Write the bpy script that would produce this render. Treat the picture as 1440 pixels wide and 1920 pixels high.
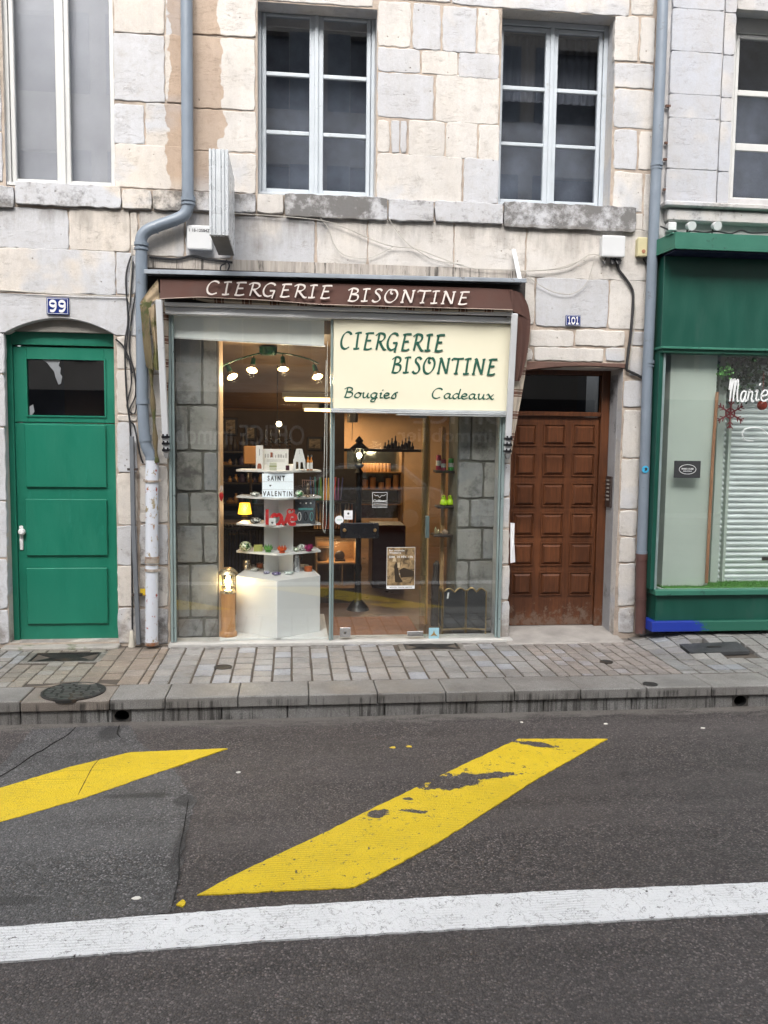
import bpy, math, random
from mathutils import Vector, Matrix
from math import sin, cos, pi, radians, floor
random.seed(7)
S = bpy.context.scene
for o in list(bpy.data.objects): bpy.data.objects.remove(o)
col = S.collection

# ------------------------------------------------------------------ camera
YAW, PITCH, ROLL, FPX = 0.11119, 0.087436, 0.012154, 1550.0
CAM = Vector((0, -7.2, 1.796))
_w = Vector((sin(YAW)*cos(PITCH), cos(YAW)*cos(PITCH), -sin(PITCH)))
_r0 = Vector((cos(YAW), -sin(YAW), 0)); _u0 = _r0.cross(_w)
_r = _r0*cos(ROLL) + _u0*sin(ROLL); _u = _u0*cos(ROLL) - _r0*sin(ROLL)
cd = bpy.data.cameras.new('camera'); cam = bpy.data.objects.new('camera', cd); col.objects.link(cam)
cd.sensor_width = 36; cd.lens = 36*FPX/1920; cd.clip_end = 500; cd.clip_start = 0.05
m = Matrix((_r, _u, -_w)).transposed().to_4x4(); m.translation = CAM
cam.matrix_world = m; S.camera = cam
S.render.resolution_x = 768; S.render.resolution_y = 1024

# ------------------------------------------------------------------ sky, sun, exposure
SUN_EL, SUN_ROT = radians(44), radians(193)
w = bpy.data.worlds.new('World'); S.world = w; w.use_nodes = True
nt = w.node_tree; nt.nodes.clear()
sky = nt.nodes.new('ShaderNodeTexSky'); sky.sky_type = 'NISHITA'; sky.sun_disc = False
sky.sun_elevation = SUN_EL; sky.sun_rotation = SUN_ROT; sky.dust_density = 6; sky.ozone_density = 1; sky.air_density = 1.2
hs = nt.nodes.new('ShaderNodeHueSaturation'); hs.inputs['Saturation'].default_value = 0.28
bg = nt.nodes.new('ShaderNodeBackground'); bg.inputs[1].default_value = 0.15
wo = nt.nodes.new('ShaderNodeOutputWorld')
nt.links.new(sky.outputs[0], hs.inputs['Color']); nt.links.new(hs.outputs[0], bg.inputs[0]); nt.links.new(bg.outputs[0], wo.inputs[0])
sl = bpy.data.lights.new('sun', 'SUN'); sl.energy = 1.0; sl.angle = radians(40); sl.color = (1, .97, .93)
so = bpy.data.objects.new('sun', sl); col.objects.link(so)
so.rotation_euler = Vector((0.22, 0.95, -0.95)).to_track_quat('-Z', 'Y').to_euler()
S.view_settings.view_transform = 'Standard'; S.view_settings.look = 'None'
S.view_settings.exposure = 1.3; S.view_settings.gamma = 1

# ------------------------------------------------------------------ measuring helpers: a photo point on a real plane
def ray(x, y): return _r*(x-720) - _u*(y-960) + _w*FPX
def A(x, y, Y=0.0):                     # point on the vertical plane at depth Y
    d = ray(x, y); return CAM + d*((Y-CAM.y)/d.y)
def G(x, y, z=0.0):                     # point on the horizontal plane at height z
    d = ray(x, y); return CAM + d*((z-CAM.z)/d.z)
def RC(x0, y0, x1, y1, Y=0.0):          # axis-aligned rectangle -> X0,X1,Z0,Z1
    ym, xm = (y0+y1)/2, (x0+x1)/2
    return A(x0, ym, Y).x, A(x1, ym, Y).x, A(xm, y1, Y).z, A(xm, y0, Y).z

# ------------------------------------------------------------------ materials
def new_mat(name):
    m = bpy.data.materials.new(name); m.use_nodes = True
    return m, m.node_tree.nodes, m.node_tree.links, m.node_tree.nodes['Principled BSDF']
def rgba(c): return (c[0], c[1], c[2], 1)
def N(n, t, **k):
    x = n.new(t)
    for a, b in k.items(): setattr(x, a, b)
    return x
def noise(n, l, co, scale, detail=4, rough=.6, dist=0):
    x = n.new('ShaderNodeTexNoise'); x.inputs['Scale'].default_value = scale; x.inputs['Detail'].default_value = detail
    x.inputs['Roughness'].default_value = rough; x.inputs['Distortion'].default_value = dist
    l.new(co, x.inputs['Vector']); return x.outputs['Fac']
def ramp(n, l, fac, a, b, ca=0., cb=1.):
    x = n.new('ShaderNodeMapRange'); x.inputs['From Min'].default_value = a; x.inputs['From Max'].default_value = b
    x.inputs['To Min'].default_value = ca; x.inputs['To Max'].default_value = cb
    l.new(fac, x.inputs['Value']); return x.outputs['Result']
def mixc(n, l, fac, a, b, mode='MIX'):
    x = n.new('ShaderNodeMix'); x.data_type = 'RGBA'; x.blend_type = mode
    for s, v in ((x.inputs[0], fac), (x.inputs[6], a), (x.inputs[7], b)):
        if isinstance(v, (int, float)): s.default_value = v
        elif isinstance(v, (tuple, list)): s.default_value = rgba(v)
        else: l.new(v, s)
    return x.outputs[2]
def math2(n, l, op, a, b=0., clamp=False):
    x = n.new('ShaderNodeMath'); x.operation = op; x.use_clamp = clamp
    for s, v in ((x.inputs[0], a), (x.inputs[1], b)):
        if isinstance(v, (int, float)): s.default_value = v
        else: l.new(v, s)
    return x.outputs[0]
def bumpn(n, l, h, strength, dist, bs):
    b = n.new('ShaderNodeBump'); b.inputs['Strength'].default_value = strength; b.inputs['Distance'].default_value = dist
    l.new(h, b.inputs['Height']); l.new(b.outputs[0], bs.inputs['Normal'])
def objco(n): return n.new('ShaderNodeTexCoord').outputs['Object']
def stretch(n, l, co, sx, sy, sz, off=(0,0,0)):
    x = n.new('ShaderNodeMapping'); x.inputs['Scale'].default_value = (sx, sy, sz); x.inputs['Location'].default_value = off
    l.new(co, x.inputs['Vector']); return x.outputs[0]
MC = {}
def M(name, c, rough=.6, metal=0, var=.12, scale=6, bump=.1, bscale=60, dirt=None, dthr=.6, dscale=3, st=(1,1,1), spec=.5, fac=1., coat=0):
    if name in MC: return MC[name]
    m, n, l, b = new_mat(name); co = stretch(n, l, objco(n), *st)
    a = noise(n, l, co, scale, 5)
    lo = tuple(x*(1-var) for x in c); hi = tuple(min(1, x*(1+var)) for x in c)
    cc = mixc(n, l, ramp(n, l, a, .3, .7), lo, hi)
    if dirt:
        d = noise(n, l, co, dscale, 8, .7)
        cc = mixc(n, l, ramp(n, l, d, dthr, dthr+.08, 0, fac), cc, dirt)
    l.new(cc, b.inputs['Base Color']); b.inputs['Metallic'].default_value = metal
    r = noise(n, l, co, scale*2, 3); l.new(ramp(n, l, r, .3, .7, max(0, rough-.08), min(1, rough+.08)), b.inputs['Roughness'])
    b.inputs['Specular IOR Level'].default_value = spec
    if coat: b.inputs['Coat Weight'].default_value = coat
    if bump: bumpn(n, l, noise(n, l, co, bscale, 4), bump, .01, b)
    MC[name] = m; return m
def emit(name, c, s):
    if name in MC: return MC[name]
    m, n, l, b = new_mat(name); b.inputs['Base Color'].default_value = rgba(c)
    b.inputs['Emission Color'].default_value = rgba(c); b.inputs['Emission Strength'].default_value = s; MC[name] = m; return m
def glass(name, tint=(.94,.97,.95), ior=1.5, rough=0.0):
    m, n, l, b = new_mat(name); n.remove(b)
    t = n.new('ShaderNodeBsdfTransparent'); t.inputs[0].default_value = rgba(tint)
    g = n.new('ShaderNodeBsdfGlossy'); g.inputs['Roughness'].default_value = rough; g.inputs['Color'].default_value = (1,1,1,1)
    f = n.new('ShaderNodeFresnel'); ge = n.new('ShaderNodeNewGeometry'); l.new(ramp(n, l, ge.outputs['Backfacing'], 0, 1, ior, 1/ior), f.inputs[0])   # a thin sheet: same reflectance from both faces
    mx = n.new('ShaderNodeMixShader'); l.new(f.outputs[0], mx.inputs[0]); l.new(t.outputs[0], mx.inputs[1]); l.new(g.outputs[0], mx.inputs[2])
    l.new(mx.outputs[0], n['Material Output'].inputs[0]); return m

def stone_mat(name, cream, blue, blueness=.0, wet=False, grime=(.10,.095,.09), dark=1.):
    m, n, l, b = new_mat(name); co = objco(n)
    at = N(n, 'ShaderNodeAttribute', attribute_name='blk'); sp = n.new('ShaderNodeSeparateColor'); l.new(at.outputs['Color'], sp.inputs[0])
    R, Gc, Bc = sp.outputs[0], sp.outputs[1], sp.outputs[2]
    off = n.new('ShaderNodeCombineXYZ'); l.new(math2(n, l, 'MULTIPLY', Bc, 40), off.inputs[0]); l.new(math2(n, l, 'MULTIPLY', R, 33), off.inputs[2])
    va = N(n, 'ShaderNodeVectorMath', operation='ADD'); l.new(co, va.inputs[0]); l.new(off.outputs[0], va.inputs[1]); v = va.outputs[0]
    # warm body colour, varied from block to block
    c1 = mixc(n, l, R, tuple(x*.93*dark for x in cream), tuple(min(1, x*1.08)*dark for x in cream))
    big = noise(n, l, v, 3.5, 5, .6)
    c1 = mixc(n, l, ramp(n, l, big, .35, .75, 0, .42), c1, (cream[0]*.95*dark, cream[1]*.88*dark, cream[2]*.78*dark))
    # blue-grey heart of the stone
    bl = noise(n, l, v, 2.0, 3, .5, .4); bb = math2(n, l, 'ADD', bl, math2(n, l, 'MULTIPLY', math2(n, l, 'SUBTRACT', Gc, .5), .62))
    bf = ramp(n, l, math2(n, l, 'ADD', bb, math2(n, l, 'MULTIPLY', noise(n, l, v, 13, 5, .7), .10)), .57-blueness, .68-blueness, 0, .95)
    c1 = mixc(n, l, bf, c1, mixc(n, l, noise(n, l, v, 8, 6, .7), tuple(x*.88*dark for x in blue), tuple(x*1.1*dark for x in blue)))
    # soft grey weathering that ignores the joints, with faint runs down the wall
    sg = math2(n, l, 'ADD', math2(n, l, 'MULTIPLY', noise(n, l, co, 1.1, 8, .68, .3), .7), math2(n, l, 'MULTIPLY', noise(n, l, stretch(n, l, co, 5, 5, .5), 1.5, 6, .7), .4))
    c1 = mixc(n, l, ramp(n, l, sg, .47, .70, 0, .62), c1, (.40*dark, .385*dark, .375*dark))
    c1 = mixc(n, l, ramp(n, l, noise(n, l, co, 14, 8, .75), .52, .72, 0, .42), c1, (.34*dark, .30*dark, .26*dark))
    # horizontal bedding cracks and pits
    vs = stretch(n, l, v, 2.2, 2.2, 11); cr = noise(n, l, vs, 2.2, 6, .62, .6)
    crk = ramp(n, l, math2(n, l, 'ABSOLUTE', math2(n, l, 'SUBTRACT', cr, .5)), .0, .012, 1, 0)
    crk = math2(n, l, 'MULTIPLY', crk, ramp(n, l, noise(n, l, v, 4, 2), .5, .6))
    vo = n.new('ShaderNodeTexVoronoi'); vo.inputs['Scale'].default_value = 16; l.new(v, vo.inputs['Vector'])
    pit = math2(n, l, 'MULTIPLY', ramp(n, l, vo.outputs['Distance'], .05, .14, 1, 0), ramp(n, l, noise(n, l, v, 9, 2), .57, .62))
    hole = math2(n, l, 'MAXIMUM', math2(n, l, 'MULTIPLY', crk, .5), pit)
    c1 = mixc(n, l, math2(n, l, 'MULTIPLY', hole, .75), c1, (.16,.13,.10))
    # fine speckle
    c1 = mixc(n, l, ramp(n, l, noise(n, l, co, 130, 3, .7), .35, .75, 0, .22), c1, (.2,.18,.16))
    # weathering grime (alpha of the block attribute)
    g = noise(n, l, co, 5, 9, .72); gg = math2(n, l, 'ADD', g, math2(n, l, 'MULTIPLY', math2(n, l, 'SUBTRACT', at.outputs['Alpha'], .5), .55))
    c1 = mixc(n, l, ramp(n, l, gg, .56, .70, 0, .85), c1, grime)
    # soot washed down from the sill course, dirt near the ground
    sx = n.new('ShaderNodeSeparateXYZ'); l.new(co, sx.inputs[0]); zs_ = A(600, 408).z
    so_ = math2(n, l, 'MULTIPLY', ramp(n, l, sx.outputs[2], zs_-.45, zs_-.02, 0, .26), ramp(n, l, sx.outputs[2], zs_, zs_+.02, 1, 0))
    so_ = math2(n, l, 'ADD', so_, math2(n, l, 'ADD', math2(n, l, 'MULTIPLY', noise(n, l, stretch(n, l, co, 6, 6, .8), 2, 6, .75), .45), math2(n, l, 'MULTIPLY', noise(n, l, co, 3, 5, .6), .4)))
    c1 = mixc(n, l, ramp(n, l, so_, .56, .80, 0, .75), c1, (.17,.155,.14))
    low = math2(n, l, 'ADD', ramp(n, l, sx.outputs[2], 0, 1.0, .22, 0), noise(n, l, co, 4, 7, .7))
    c1 = mixc(n, l, ramp(n, l, low, .62, .78, 0, .7), c1, (.17,.145,.125))
    if wet:   # damp stain either side of the leaking downpipe
        wx = math2(n, l, 'ABSOLUTE', math2(n, l, 'ADD', sx.outputs[0], wet))
        wn = math2(n, l, 'ADD', wx, math2(n, l, 'MULTIPLY', math2(n, l, 'SUBTRACT', noise(n, l, stretch(n, l, co, 1, 1, .8), 4.2, 3), .5), .30))
        wf = math2(n, l, 'MULTIPLY', ramp(n, l, wn, .205, .215, 1, 0), ramp(n, l, sx.outputs[2], 3.75, 3.95, 0, 1))
        c1 = mixc(n, l, math2(n, l, 'MULTIPLY', wf, .9), c1, (.72,.58,.47), 'MULTIPLY')
    l.new(c1, b.inputs['Base Color']); b.inputs['Roughness'].default_value = .85; b.inputs['Specular IOR Level'].default_value = .25
    h = math2(n, l, 'ADD', math2(n, l, 'MULTIPLY', noise(n, l, v, 22, 7, .7), 1.0), math2(n, l, 'MULTIPLY', hole, -1.6))
    h = math2(n, l, 'ADD', h, math2(n, l, 'MULTIPLY', noise(n, l, v, 5, 3), 1.2))
    bumpn(n, l, h, .42, .012, b); return m

_st = lambda x, y, rx, ry: (G(x, y, -.17).x, G(x, y, -.17).y, rx, ry)
STAINS = [_st(30, 1690, .16, .035), _st(262, 1493, .22, .035), _st(338, 1590, .04, .30), _st(205, 1375, .07, .12), _st(345, 1500, .07, .09)]   # damp stains
def asphalt_nodes(n, l, co, base, wetamt=.5):
    vo = n.new('ShaderNodeTexVoronoi'); vo.inputs['Scale'].default_value = 118; l.new(co, vo.inputs['Vector'])
    s = n.new('ShaderNodeSeparateColor'); l.new(vo.outputs['Color'], s.inputs[0])
    c = mixc(n, l, ramp(n, l, s.outputs[0], .2, 1, 0, 1), tuple(x*.30 for x in base), tuple(x*1.75 for x in base))
    c = mixc(n, l, ramp(n, l, s.outputs[1], .86, .90, 0, .9), c, (base[0]*3.6, base[1]*3.5, base[2]*3.5))
    c = mixc(n, l, ramp(n, l, noise(n, l, co, 55, 3, .7), .38, .66, .38, 0), c, tuple(x*.45 for x in base))
    c = mixc(n, l, ramp(n, l, s.outputs[2], .85, .95, 0, .5), c, (base[0]*2.0, base[1]*1.7, base[2]*1.45))
    c = mixc(n, l, ramp(n, l, vo.outputs['Distance'], .45, .75, 0, .75), c, tuple(x*.25 for x in base))
    big = noise(n, l, co, .9, 6, .65); c = mixc(n, l, ramp(n, l, big, .35, .7, 0, .5), c, tuple(x*.5 for x in base))
    c = mixc(n, l, ramp(n, l, noise(n, l, stretch(n, l, co, .12, 1.6, 1), 1.3, 4, .6), .45, .65, 0, .30), c, tuple(x*1.6 for x in base))   # tyre-polished lanes
    c = mixc(n, l, ramp(n, l, noise(n, l, co, 5, 8, .8), .58, .72, 0, .35), c, tuple(x*.3 for x in base))
    for (X_, Y_, rx, ry) in STAINS:
        mp = n.new('ShaderNodeMapping'); mp.vector_type = 'TEXTURE'; mp.inputs['Location'].default_value = (X_, Y_, 0); mp.inputs['Scale'].default_value = (rx, ry, 100)
        l.new(co, mp.inputs['Vector']); ln = N(n, 'ShaderNodeVectorMath', operation='LENGTH'); l.new(mp.outputs[0], ln.inputs[0])
        dd = math2(n, l, 'ADD', ln.outputs['Value'], math2(n, l, 'MULTIPLY', math2(n, l, 'SUBTRACT', noise(n, l, co, 5, 6, .7), .5), 2.2)); c = mixc(n, l, ramp(n, l, dd, .7, 1.1, .72, 0), c, tuple(x*.28 for x in base))
    h = math2(n, l, 'SUBTRACT', math2(n, l, 'MULTIPLY', s.outputs[0], .6), math2(n, l, 'MULTIPLY', vo.outputs['Distance'], 1.3))
    ro = ramp(n, l, noise(n, l, co, 1.6, 5, .6), .35, .7, .42, .75)
    return c, h, ro
def asphalt(name, base, edge=False):
    m, n, l, b = new_mat(name); co = objco(n); c, h, ro = asphalt_nodes(n, l, co, base)
    # damp dark patches
    d = noise(n, l, stretch(n, l, co, 1, .6, 1), .7, 6, .6, .3)
    c = mixc(n, l, ramp(n, l, d, .60, .64, 0, .35), c, tuple(x*.35 for x in base))
    if edge:  # grit and cement-coloured residue along the kerb
        sx = n.new('ShaderNodeSeparateXYZ'); l.new(co, sx.inputs[0])
        e = math2(n, l, 'ADD', ramp(n, l, sx.outputs[1], -1.80, -1.48, 0, .30), math2(n, l, 'MULTIPLY', noise(n, l, stretch(n, l, co, .6, 2, 1), 6, 8, .7), .6))
        c = mixc(n, l, ramp(n, l, e, .44, .56, 0, .6), c, (.20,.185,.165))
        cv = noise(n, l, stretch(n, l, co, 1, 1, 1), 1.3, 8, .65, .2)
        ck = ramp(n, l, math2(n, l, 'ABSOLUTE', math2(n, l, 'SUBTRACT', cv, .47)), 0, .0035, 1, 0)
        ck = math2(n, l, 'MULTIPLY', ck, ramp(n, l, noise(n, l, co, .5, 2), .5, .56))
        c = mixc(n, l, math2(n, l, 'MULTIPLY', ck, .7), c, (.015,.014,.013))
    l.new(c, b.inputs['Base Color']); l.new(ro, b.inputs['Roughness']); b.inputs['Specular IOR Level'].default_value = .5
    bumpn(n, l, h, .75, .006, b); return m
def paint_mat(name, paint, base, chips=(), thr=.62, crack=.0):
    m, n, l, b = new_mat(name); co = objco(n); c, h, ro = asphalt_nodes(n, l, co, base)
    p = mixc(n, l, noise(n, l, co, 7, 6, .7), tuple(x*.86 for x in paint), tuple(min(1, x*1.08) for x in paint))
    p = mixc(n, l, ramp(n, l, noise(n, l, co, 90, 3, .7), .45, .8, 0, .35), p, tuple(x*.6 for x in paint))
    wv = n.new('ShaderNodeTexWave'); wv.wave_type = 'RINGS'; wv.inputs['Scale'].default_value = 13; wv.inputs['Distortion'].default_value = 2.5; wv.inputs['Detail'].default_value = 2
    l.new(stretch(n, l, co, 1, 1.3, 1, (.8, 3.1, 0)), wv.inputs['Vector'])
    p = mixc(n, l, math2(n, l, 'MULTIPLY', ramp(n, l, wv.outputs['Fac'], .55, .95, 0, .55), ramp(n, l, noise(n, l, co, 2.4, 2), .46, .56)), p, tuple(x*.62 for x in paint))
    keep = noise(n, l, co, 28, 9, .8)
    bare = ramp(n, l, keep, thr, thr+.03)
    if crack:
        k2 = noise(n, l, co, 11, 6, .6, .5)
        bare = math2(n, l, 'MAXIMUM', bare, math2(n, l, 'MULTIPLY', ramp(n, l, math2(n, l, 'ABSOLUTE', math2(n, l, 'SUBTRACT', k2, .5)), 0, .010, 1, 0), crack))
    dn = noise(n, l, co, 14, 6, .7)
    for (X, Y, rx, ry, ang) in chips:
        mp = n.new('ShaderNodeMapping'); mp.vector_type = 'TEXTURE'; mp.inputs['Location'].default_value = (X, Y, 0); mp.inputs['Rotation'].default_value = (0, 0, ang); mp.inputs['Scale'].default_value = (rx, ry, 100)
        l.new(co, mp.inputs['Vector']); ln = N(n, 'ShaderNodeVectorMath', operation='LENGTH'); l.new(mp.outputs[0], ln.inputs[0])
        dd = math2(n, l, 'ADD', ln.outputs['Value'], math2(n, l, 'MULTIPLY', math2(n, l, 'SUBTRACT', dn, .5), 3.0))
        bare = math2(n, l, 'MAXIMUM', bare, ramp(n, l, dd, .95, 1.02, 1, 0))
    c = mixc(n, l, bare, p, c)
    l.new(c, b.inputs['Base Color']); l.new(ro, b.inputs['Roughness']); bumpn(n, l, h, .6, .005, b); return m

def wood_mat(name, a, bcol, axis='z', rough=.4, wear=None):
    m, n, l, b = new_mat(name); co = objco(n)
    s = {'z': (9, 9, .7), 'x': (.7, 9, 9)}[axis]
    g = noise(n, l, stretch(n, l, co, *s), 3, 6, .65, 1.2); c = mixc(n, l, ramp(n, l, g, .3, .7), a, bcol)
    c = mixc(n, l, ramp(n, l, noise(n, l, co, 2.2, 3), .4, .65, 0, .5), c, tuple(x*.6 for x in a))
    if wear:
        sx = n.new('ShaderNodeSeparateXYZ'); l.new(co, sx.inputs[0])
        e = math2(n, l, 'ADD', ramp(n, l, sx.outputs[2], .1, .5, .18, -.15), noise(n, l, co, 13, 9, .75))
        c = mixc(n, l, ramp(n, l, e, .60, .70, 0, .65), c, wear)
    l.new(c, b.inputs['Base Color']); b.inputs['Roughness'].default_value = rough
    bumpn(n, l, g, .12, .004, b); return m
def stripe_mat(name, axis, scale, off=0):
    m, n, l, b = new_mat(name); co = objco(n); sx = n.new('ShaderNodeSeparateXYZ'); l.new(co, sx.inputs[0])
    u = math2(n, l, 'FRACT', math2(n, l, 'ADD', math2(n, l, 'MULTIPLY', sx.outputs['XYZ'.index(axis)], scale), off))
    cr = n.new('ShaderNodeValToRGB'); cr.color_ramp.interpolation = 'CONSTANT'; l.new(u, cr.inputs[0])
    el = cr.color_ramp.elements; C1, C2 = rgba((.44,.38,.31)), rgba((.14,.065,.045))
    el[0].position = 0; el[0].color = C1; el[1].position = .5; el[1].color = C2
    for p, cc in ((.56, C1), (.60, C2), (.74, C1), (.78, C2), (.84, C1)): e = el.new(p); e.color = cc
    c = mixc(n, l, ramp(n, l, noise(n, l, co, 6, 6, .7), .45, .75, 0, .7), cr.outputs[0], (.10,.09,.07))
    l.new(c, b.inputs['Base Color']); b.inputs['Roughness'].default_value = .9; bumpn(n, l, noise(n, l, co, 18, 4), .4, .01, b); return m

# ------------------------------------------------------------------ object helpers
def tag(o, label=None, cat=None, group=None, kind=None):
    if label: o['label'] = label
    if cat: o['category'] = cat
    if group: o['group'] = group
    if kind: o['kind'] = kind
    return o
ORD = 'first second third fourth fifth sixth seventh eighth ninth tenth eleventh twelfth thirteenth fourteenth fifteenth sixteenth'.split()
def empty(name, loc, label=None, cat=None, group=None):
    o = bpy.data.objects.new(name, None); col.objects.link(o); o.location = loc; o.empty_display_size = .1
    return tag(o, label, cat, group)
def origin(p):
    v = Vector((0,0,0))
    while p is not None: v += p.location; p = p.parent
    return v
class MB:
    def __init__(s): s.v = []; s.f = []; s.c = []
    def add(s, vs, fs, c=None):
        k = len(s.v); s.v += [tuple(v) for v in vs]; s.f += [tuple(i+k for i in f) for f in fs]
        s.c += [c or (.5,.5,.5,.5)]*len(vs); return s
    def box(s, x0, x1, y0, y1, z0, z1, c=None):
        if x0 > x1: x0, x1 = x1, x0
        if z0 > z1: z0, z1 = z1, z0
        if y0 > y1: y0, y1 = y1, y0
        return s.add([(x0,y0,z0),(x1,y0,z0),(x1,y1,z0),(x0,y1,z0),(x0,y0,z1),(x1,y0,z1),(x1,y1,z1),(x0,y1,z1)],
              [(0,3,2,1),(4,5,6,7),(0,1,5,4),(1,2,6,5),(2,3,7,6),(3,0,4,7)], c)
    def prism(s, pts, y0, y1, c=None):          # polygon in XZ pushed along Y
        n = len(pts); vs = [(x, y0, z) for x, z in pts] + [(x, y1, z) for x, z in pts]
        return s.add(vs, [tuple(range(n)), tuple(range(2*n-1, n-1, -1))] + [(i, i+n, (i+1) % n+n, (i+1) % n) for i in range(n)], c)
    def slab(s, pts, z0, z1, c=None):           # polygon in XY pushed along Z
        n = len(pts); vs = [(x, y, z0) for x, y in pts] + [(x, y, z1) for x, y in pts]
        return s.add(vs, [tuple(range(n-1, -1, -1)), tuple(range(n, 2*n))] + [(i, (i+1) % n, (i+1) % n+n, i+n) for i in range(n)], c)
    def bar(s, p0, p1, w, h, up=(0,0,1)):
        p0, p1 = Vector(p0), Vector(p1); d = (p1-p0).normalized(); u = Vector(up)
        if abs(d.dot(u)) > .95: u = Vector((0, 1, 0))
        a = d.cross(u).normalized()*w/2; b = a.cross(d).normalized()*h/2
        q = [p0-a-b, p0+a-b, p0+a+b, p0-a+b, p1-a-b, p1+a-b, p1+a+b, p1-a+b]
        return s.add(q, [(0,1,2,3),(7,6,5,4),(0,4,5,1),(1,5,6,2),(2,6,7,3),(3,7,4,0)])
    def tube(s, pts, r, seg=10, cap=True):
        pts = [Vector(p) for p in pts]; n = len(pts); rs = r if isinstance(r, (list, tuple)) else [r]*n
        t0 = (pts[1]-pts[0]).normalized(); a = t0.orthogonal().normalized(); vs = []
        for i, p in enumerate(pts):
            t = ((pts[min(i+1, n-1)]-p).normalized() + (p-pts[max(i-1, 0)]).normalized())
            if t.length < 1e-6: t = t0
            t.normalize(); a = (a - t*a.dot(t)).normalized(); b = t.cross(a)
            for k in range(seg):
                g = 2*pi*k/seg; vs.append(p + (a*cos(g)+b*sin(g))*rs[i])
        fs = [(i*seg+k, i*seg+(k+1) % seg, (i+1)*seg+(k+1) % seg, (i+1)*seg+k) for i in range(n-1) for k in range(seg)]
        if cap: fs += [tuple(range(seg-1, -1, -1)), tuple(range((n-1)*seg, n*seg))]
        return s.add(vs, fs)
    def lathe(s, prof, c, seg=20, axis='z', wob=0, lobes=0):
        c = Vector(c); vs = []
        for r, h in prof:
            for k in range(seg):
                g = 2*pi*k/seg; rr = max(r, 1e-4)*(1+wob*cos(lobes*g))
                vs.append(c + (Vector((rr*cos(g), rr*sin(g), h)) if axis == 'z' else Vector((rr*cos(g), h, rr*sin(g)))))
        n = len(prof); fs = [(i*seg+k, i*seg+(k+1) % seg, (i+1)*seg+(k+1) % seg, (i+1)*seg+k) for i in range(n-1) for k in range(seg)]
        fs += [tuple(range(seg-1, -1, -1)), tuple(range((n-1)*seg, n*seg))]
        return s.add(vs, fs)
    def ball(s, c, r, seg=12, sz=1.):
        return s.lathe([(r*sin(pi*i/8), -r*sz*cos(pi*i/8)) for i in range(9)], c, seg)
    def sheet(s, rows, th=0.004):               # grid of points, given thickness along Y
        n, k = len(rows), len(rows[0]); vs = [Vector(p) for r in rows for p in r]; N0 = len(vs)
        vs2 = [v + Vector((0, th, 0)) for v in vs]; fs = []
        for i in range(n-1):
            for j in range(k-1):
                a, b, c, d = i*k+j, i*k+j+1, (i+1)*k+j+1, (i+1)*k+j
                fs += [(a, b, c, d), (a+N0, d+N0, c+N0, b+N0)]
        ed = [i*k for i in range(n)], [i*k+k-1 for i in range(n)], list(range(k)), list(range((n-1)*k, n*k))
        for e in ed:
            for i in range(len(e)-1): fs.append((e[i], e[i+1], e[i+1]+N0, e[i]+N0))
        return s.add(vs + vs2, fs)
    def build(s, name, mat, parent=None, smooth=False, bevel=0, label=None, mats=None, fm=None, seg=1):
        o0 = origin(parent); me = bpy.data.meshes.new(name)
        me.from_pydata([(v[0]-o0.x, v[1]-o0.y, v[2]-o0.z) for v in s.v], [], s.f)
        ca = me.color_attributes.new('blk', 'FLOAT_COLOR', 'POINT')
        ca.data.foreach_set('color', [x for c in s.c for x in c])
        me.materials.append(mat)
        if mats:
            for q in mats: me.materials.append(q)
        if fm:
            for i, k in fm.items(): me.polygons[i].material_index = k
        bm_fix(me)
        if smooth:
            for p in me.polygons: p.use_smooth = True
        o = bpy.data.objects.new(name, me); col.objects.link(o); o.parent = parent
        if smooth:
            try: me.set_sharp_from_angle(angle=radians(40))
            except Exception: pass
        if bevel:
            b = o.modifiers.new('bevel', 'BEVEL'); b.width = bevel; b.segments = seg; b.limit_method = 'ANGLE'; b.angle_limit = radians(40)
        if label: o['label'] = label
        return o
import bmesh
def bm_fix(me):
    bm = bmesh.new(); bm.from_mesh(me); bmesh.ops.recalc_face_normals(bm, faces=bm.faces); bm.to_mesh(me); bm.free()
def thing(name, mb, mat, label, cat, group=None, **k):
    o = mb.build(name, mat, **k); return tag(o, label, cat, group)
def copy_tree(o, parent=None):
    c = o.copy(); col.objects.link(c); c.parent = parent
    for ch in list(o.children): copy_tree(ch, c)
    return c

def smooth_pts(p, closed=False, k=6):
    if len(p) < 3: return [Vector(q) for q in p]
    P = [Vector(q) for q in p]; n = len(P); out = []
    for i in range(n if closed else n-1):
        a, b = (P[(i-1) % n] if closed or i else P[0]), P[i]; c = P[(i+1) % n]; d = P[(i+2) % n] if closed or i+2 < n else P[-1]
        for j in range(k):
            t = j/k; out.append(.5*((2*b)+(c-a)*t+(2*a-5*b+4*c-d)*t*t+(3*b-a-3*c+d)*t**3))
    out.append(P[0] if closed else P[-1]); return out

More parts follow.
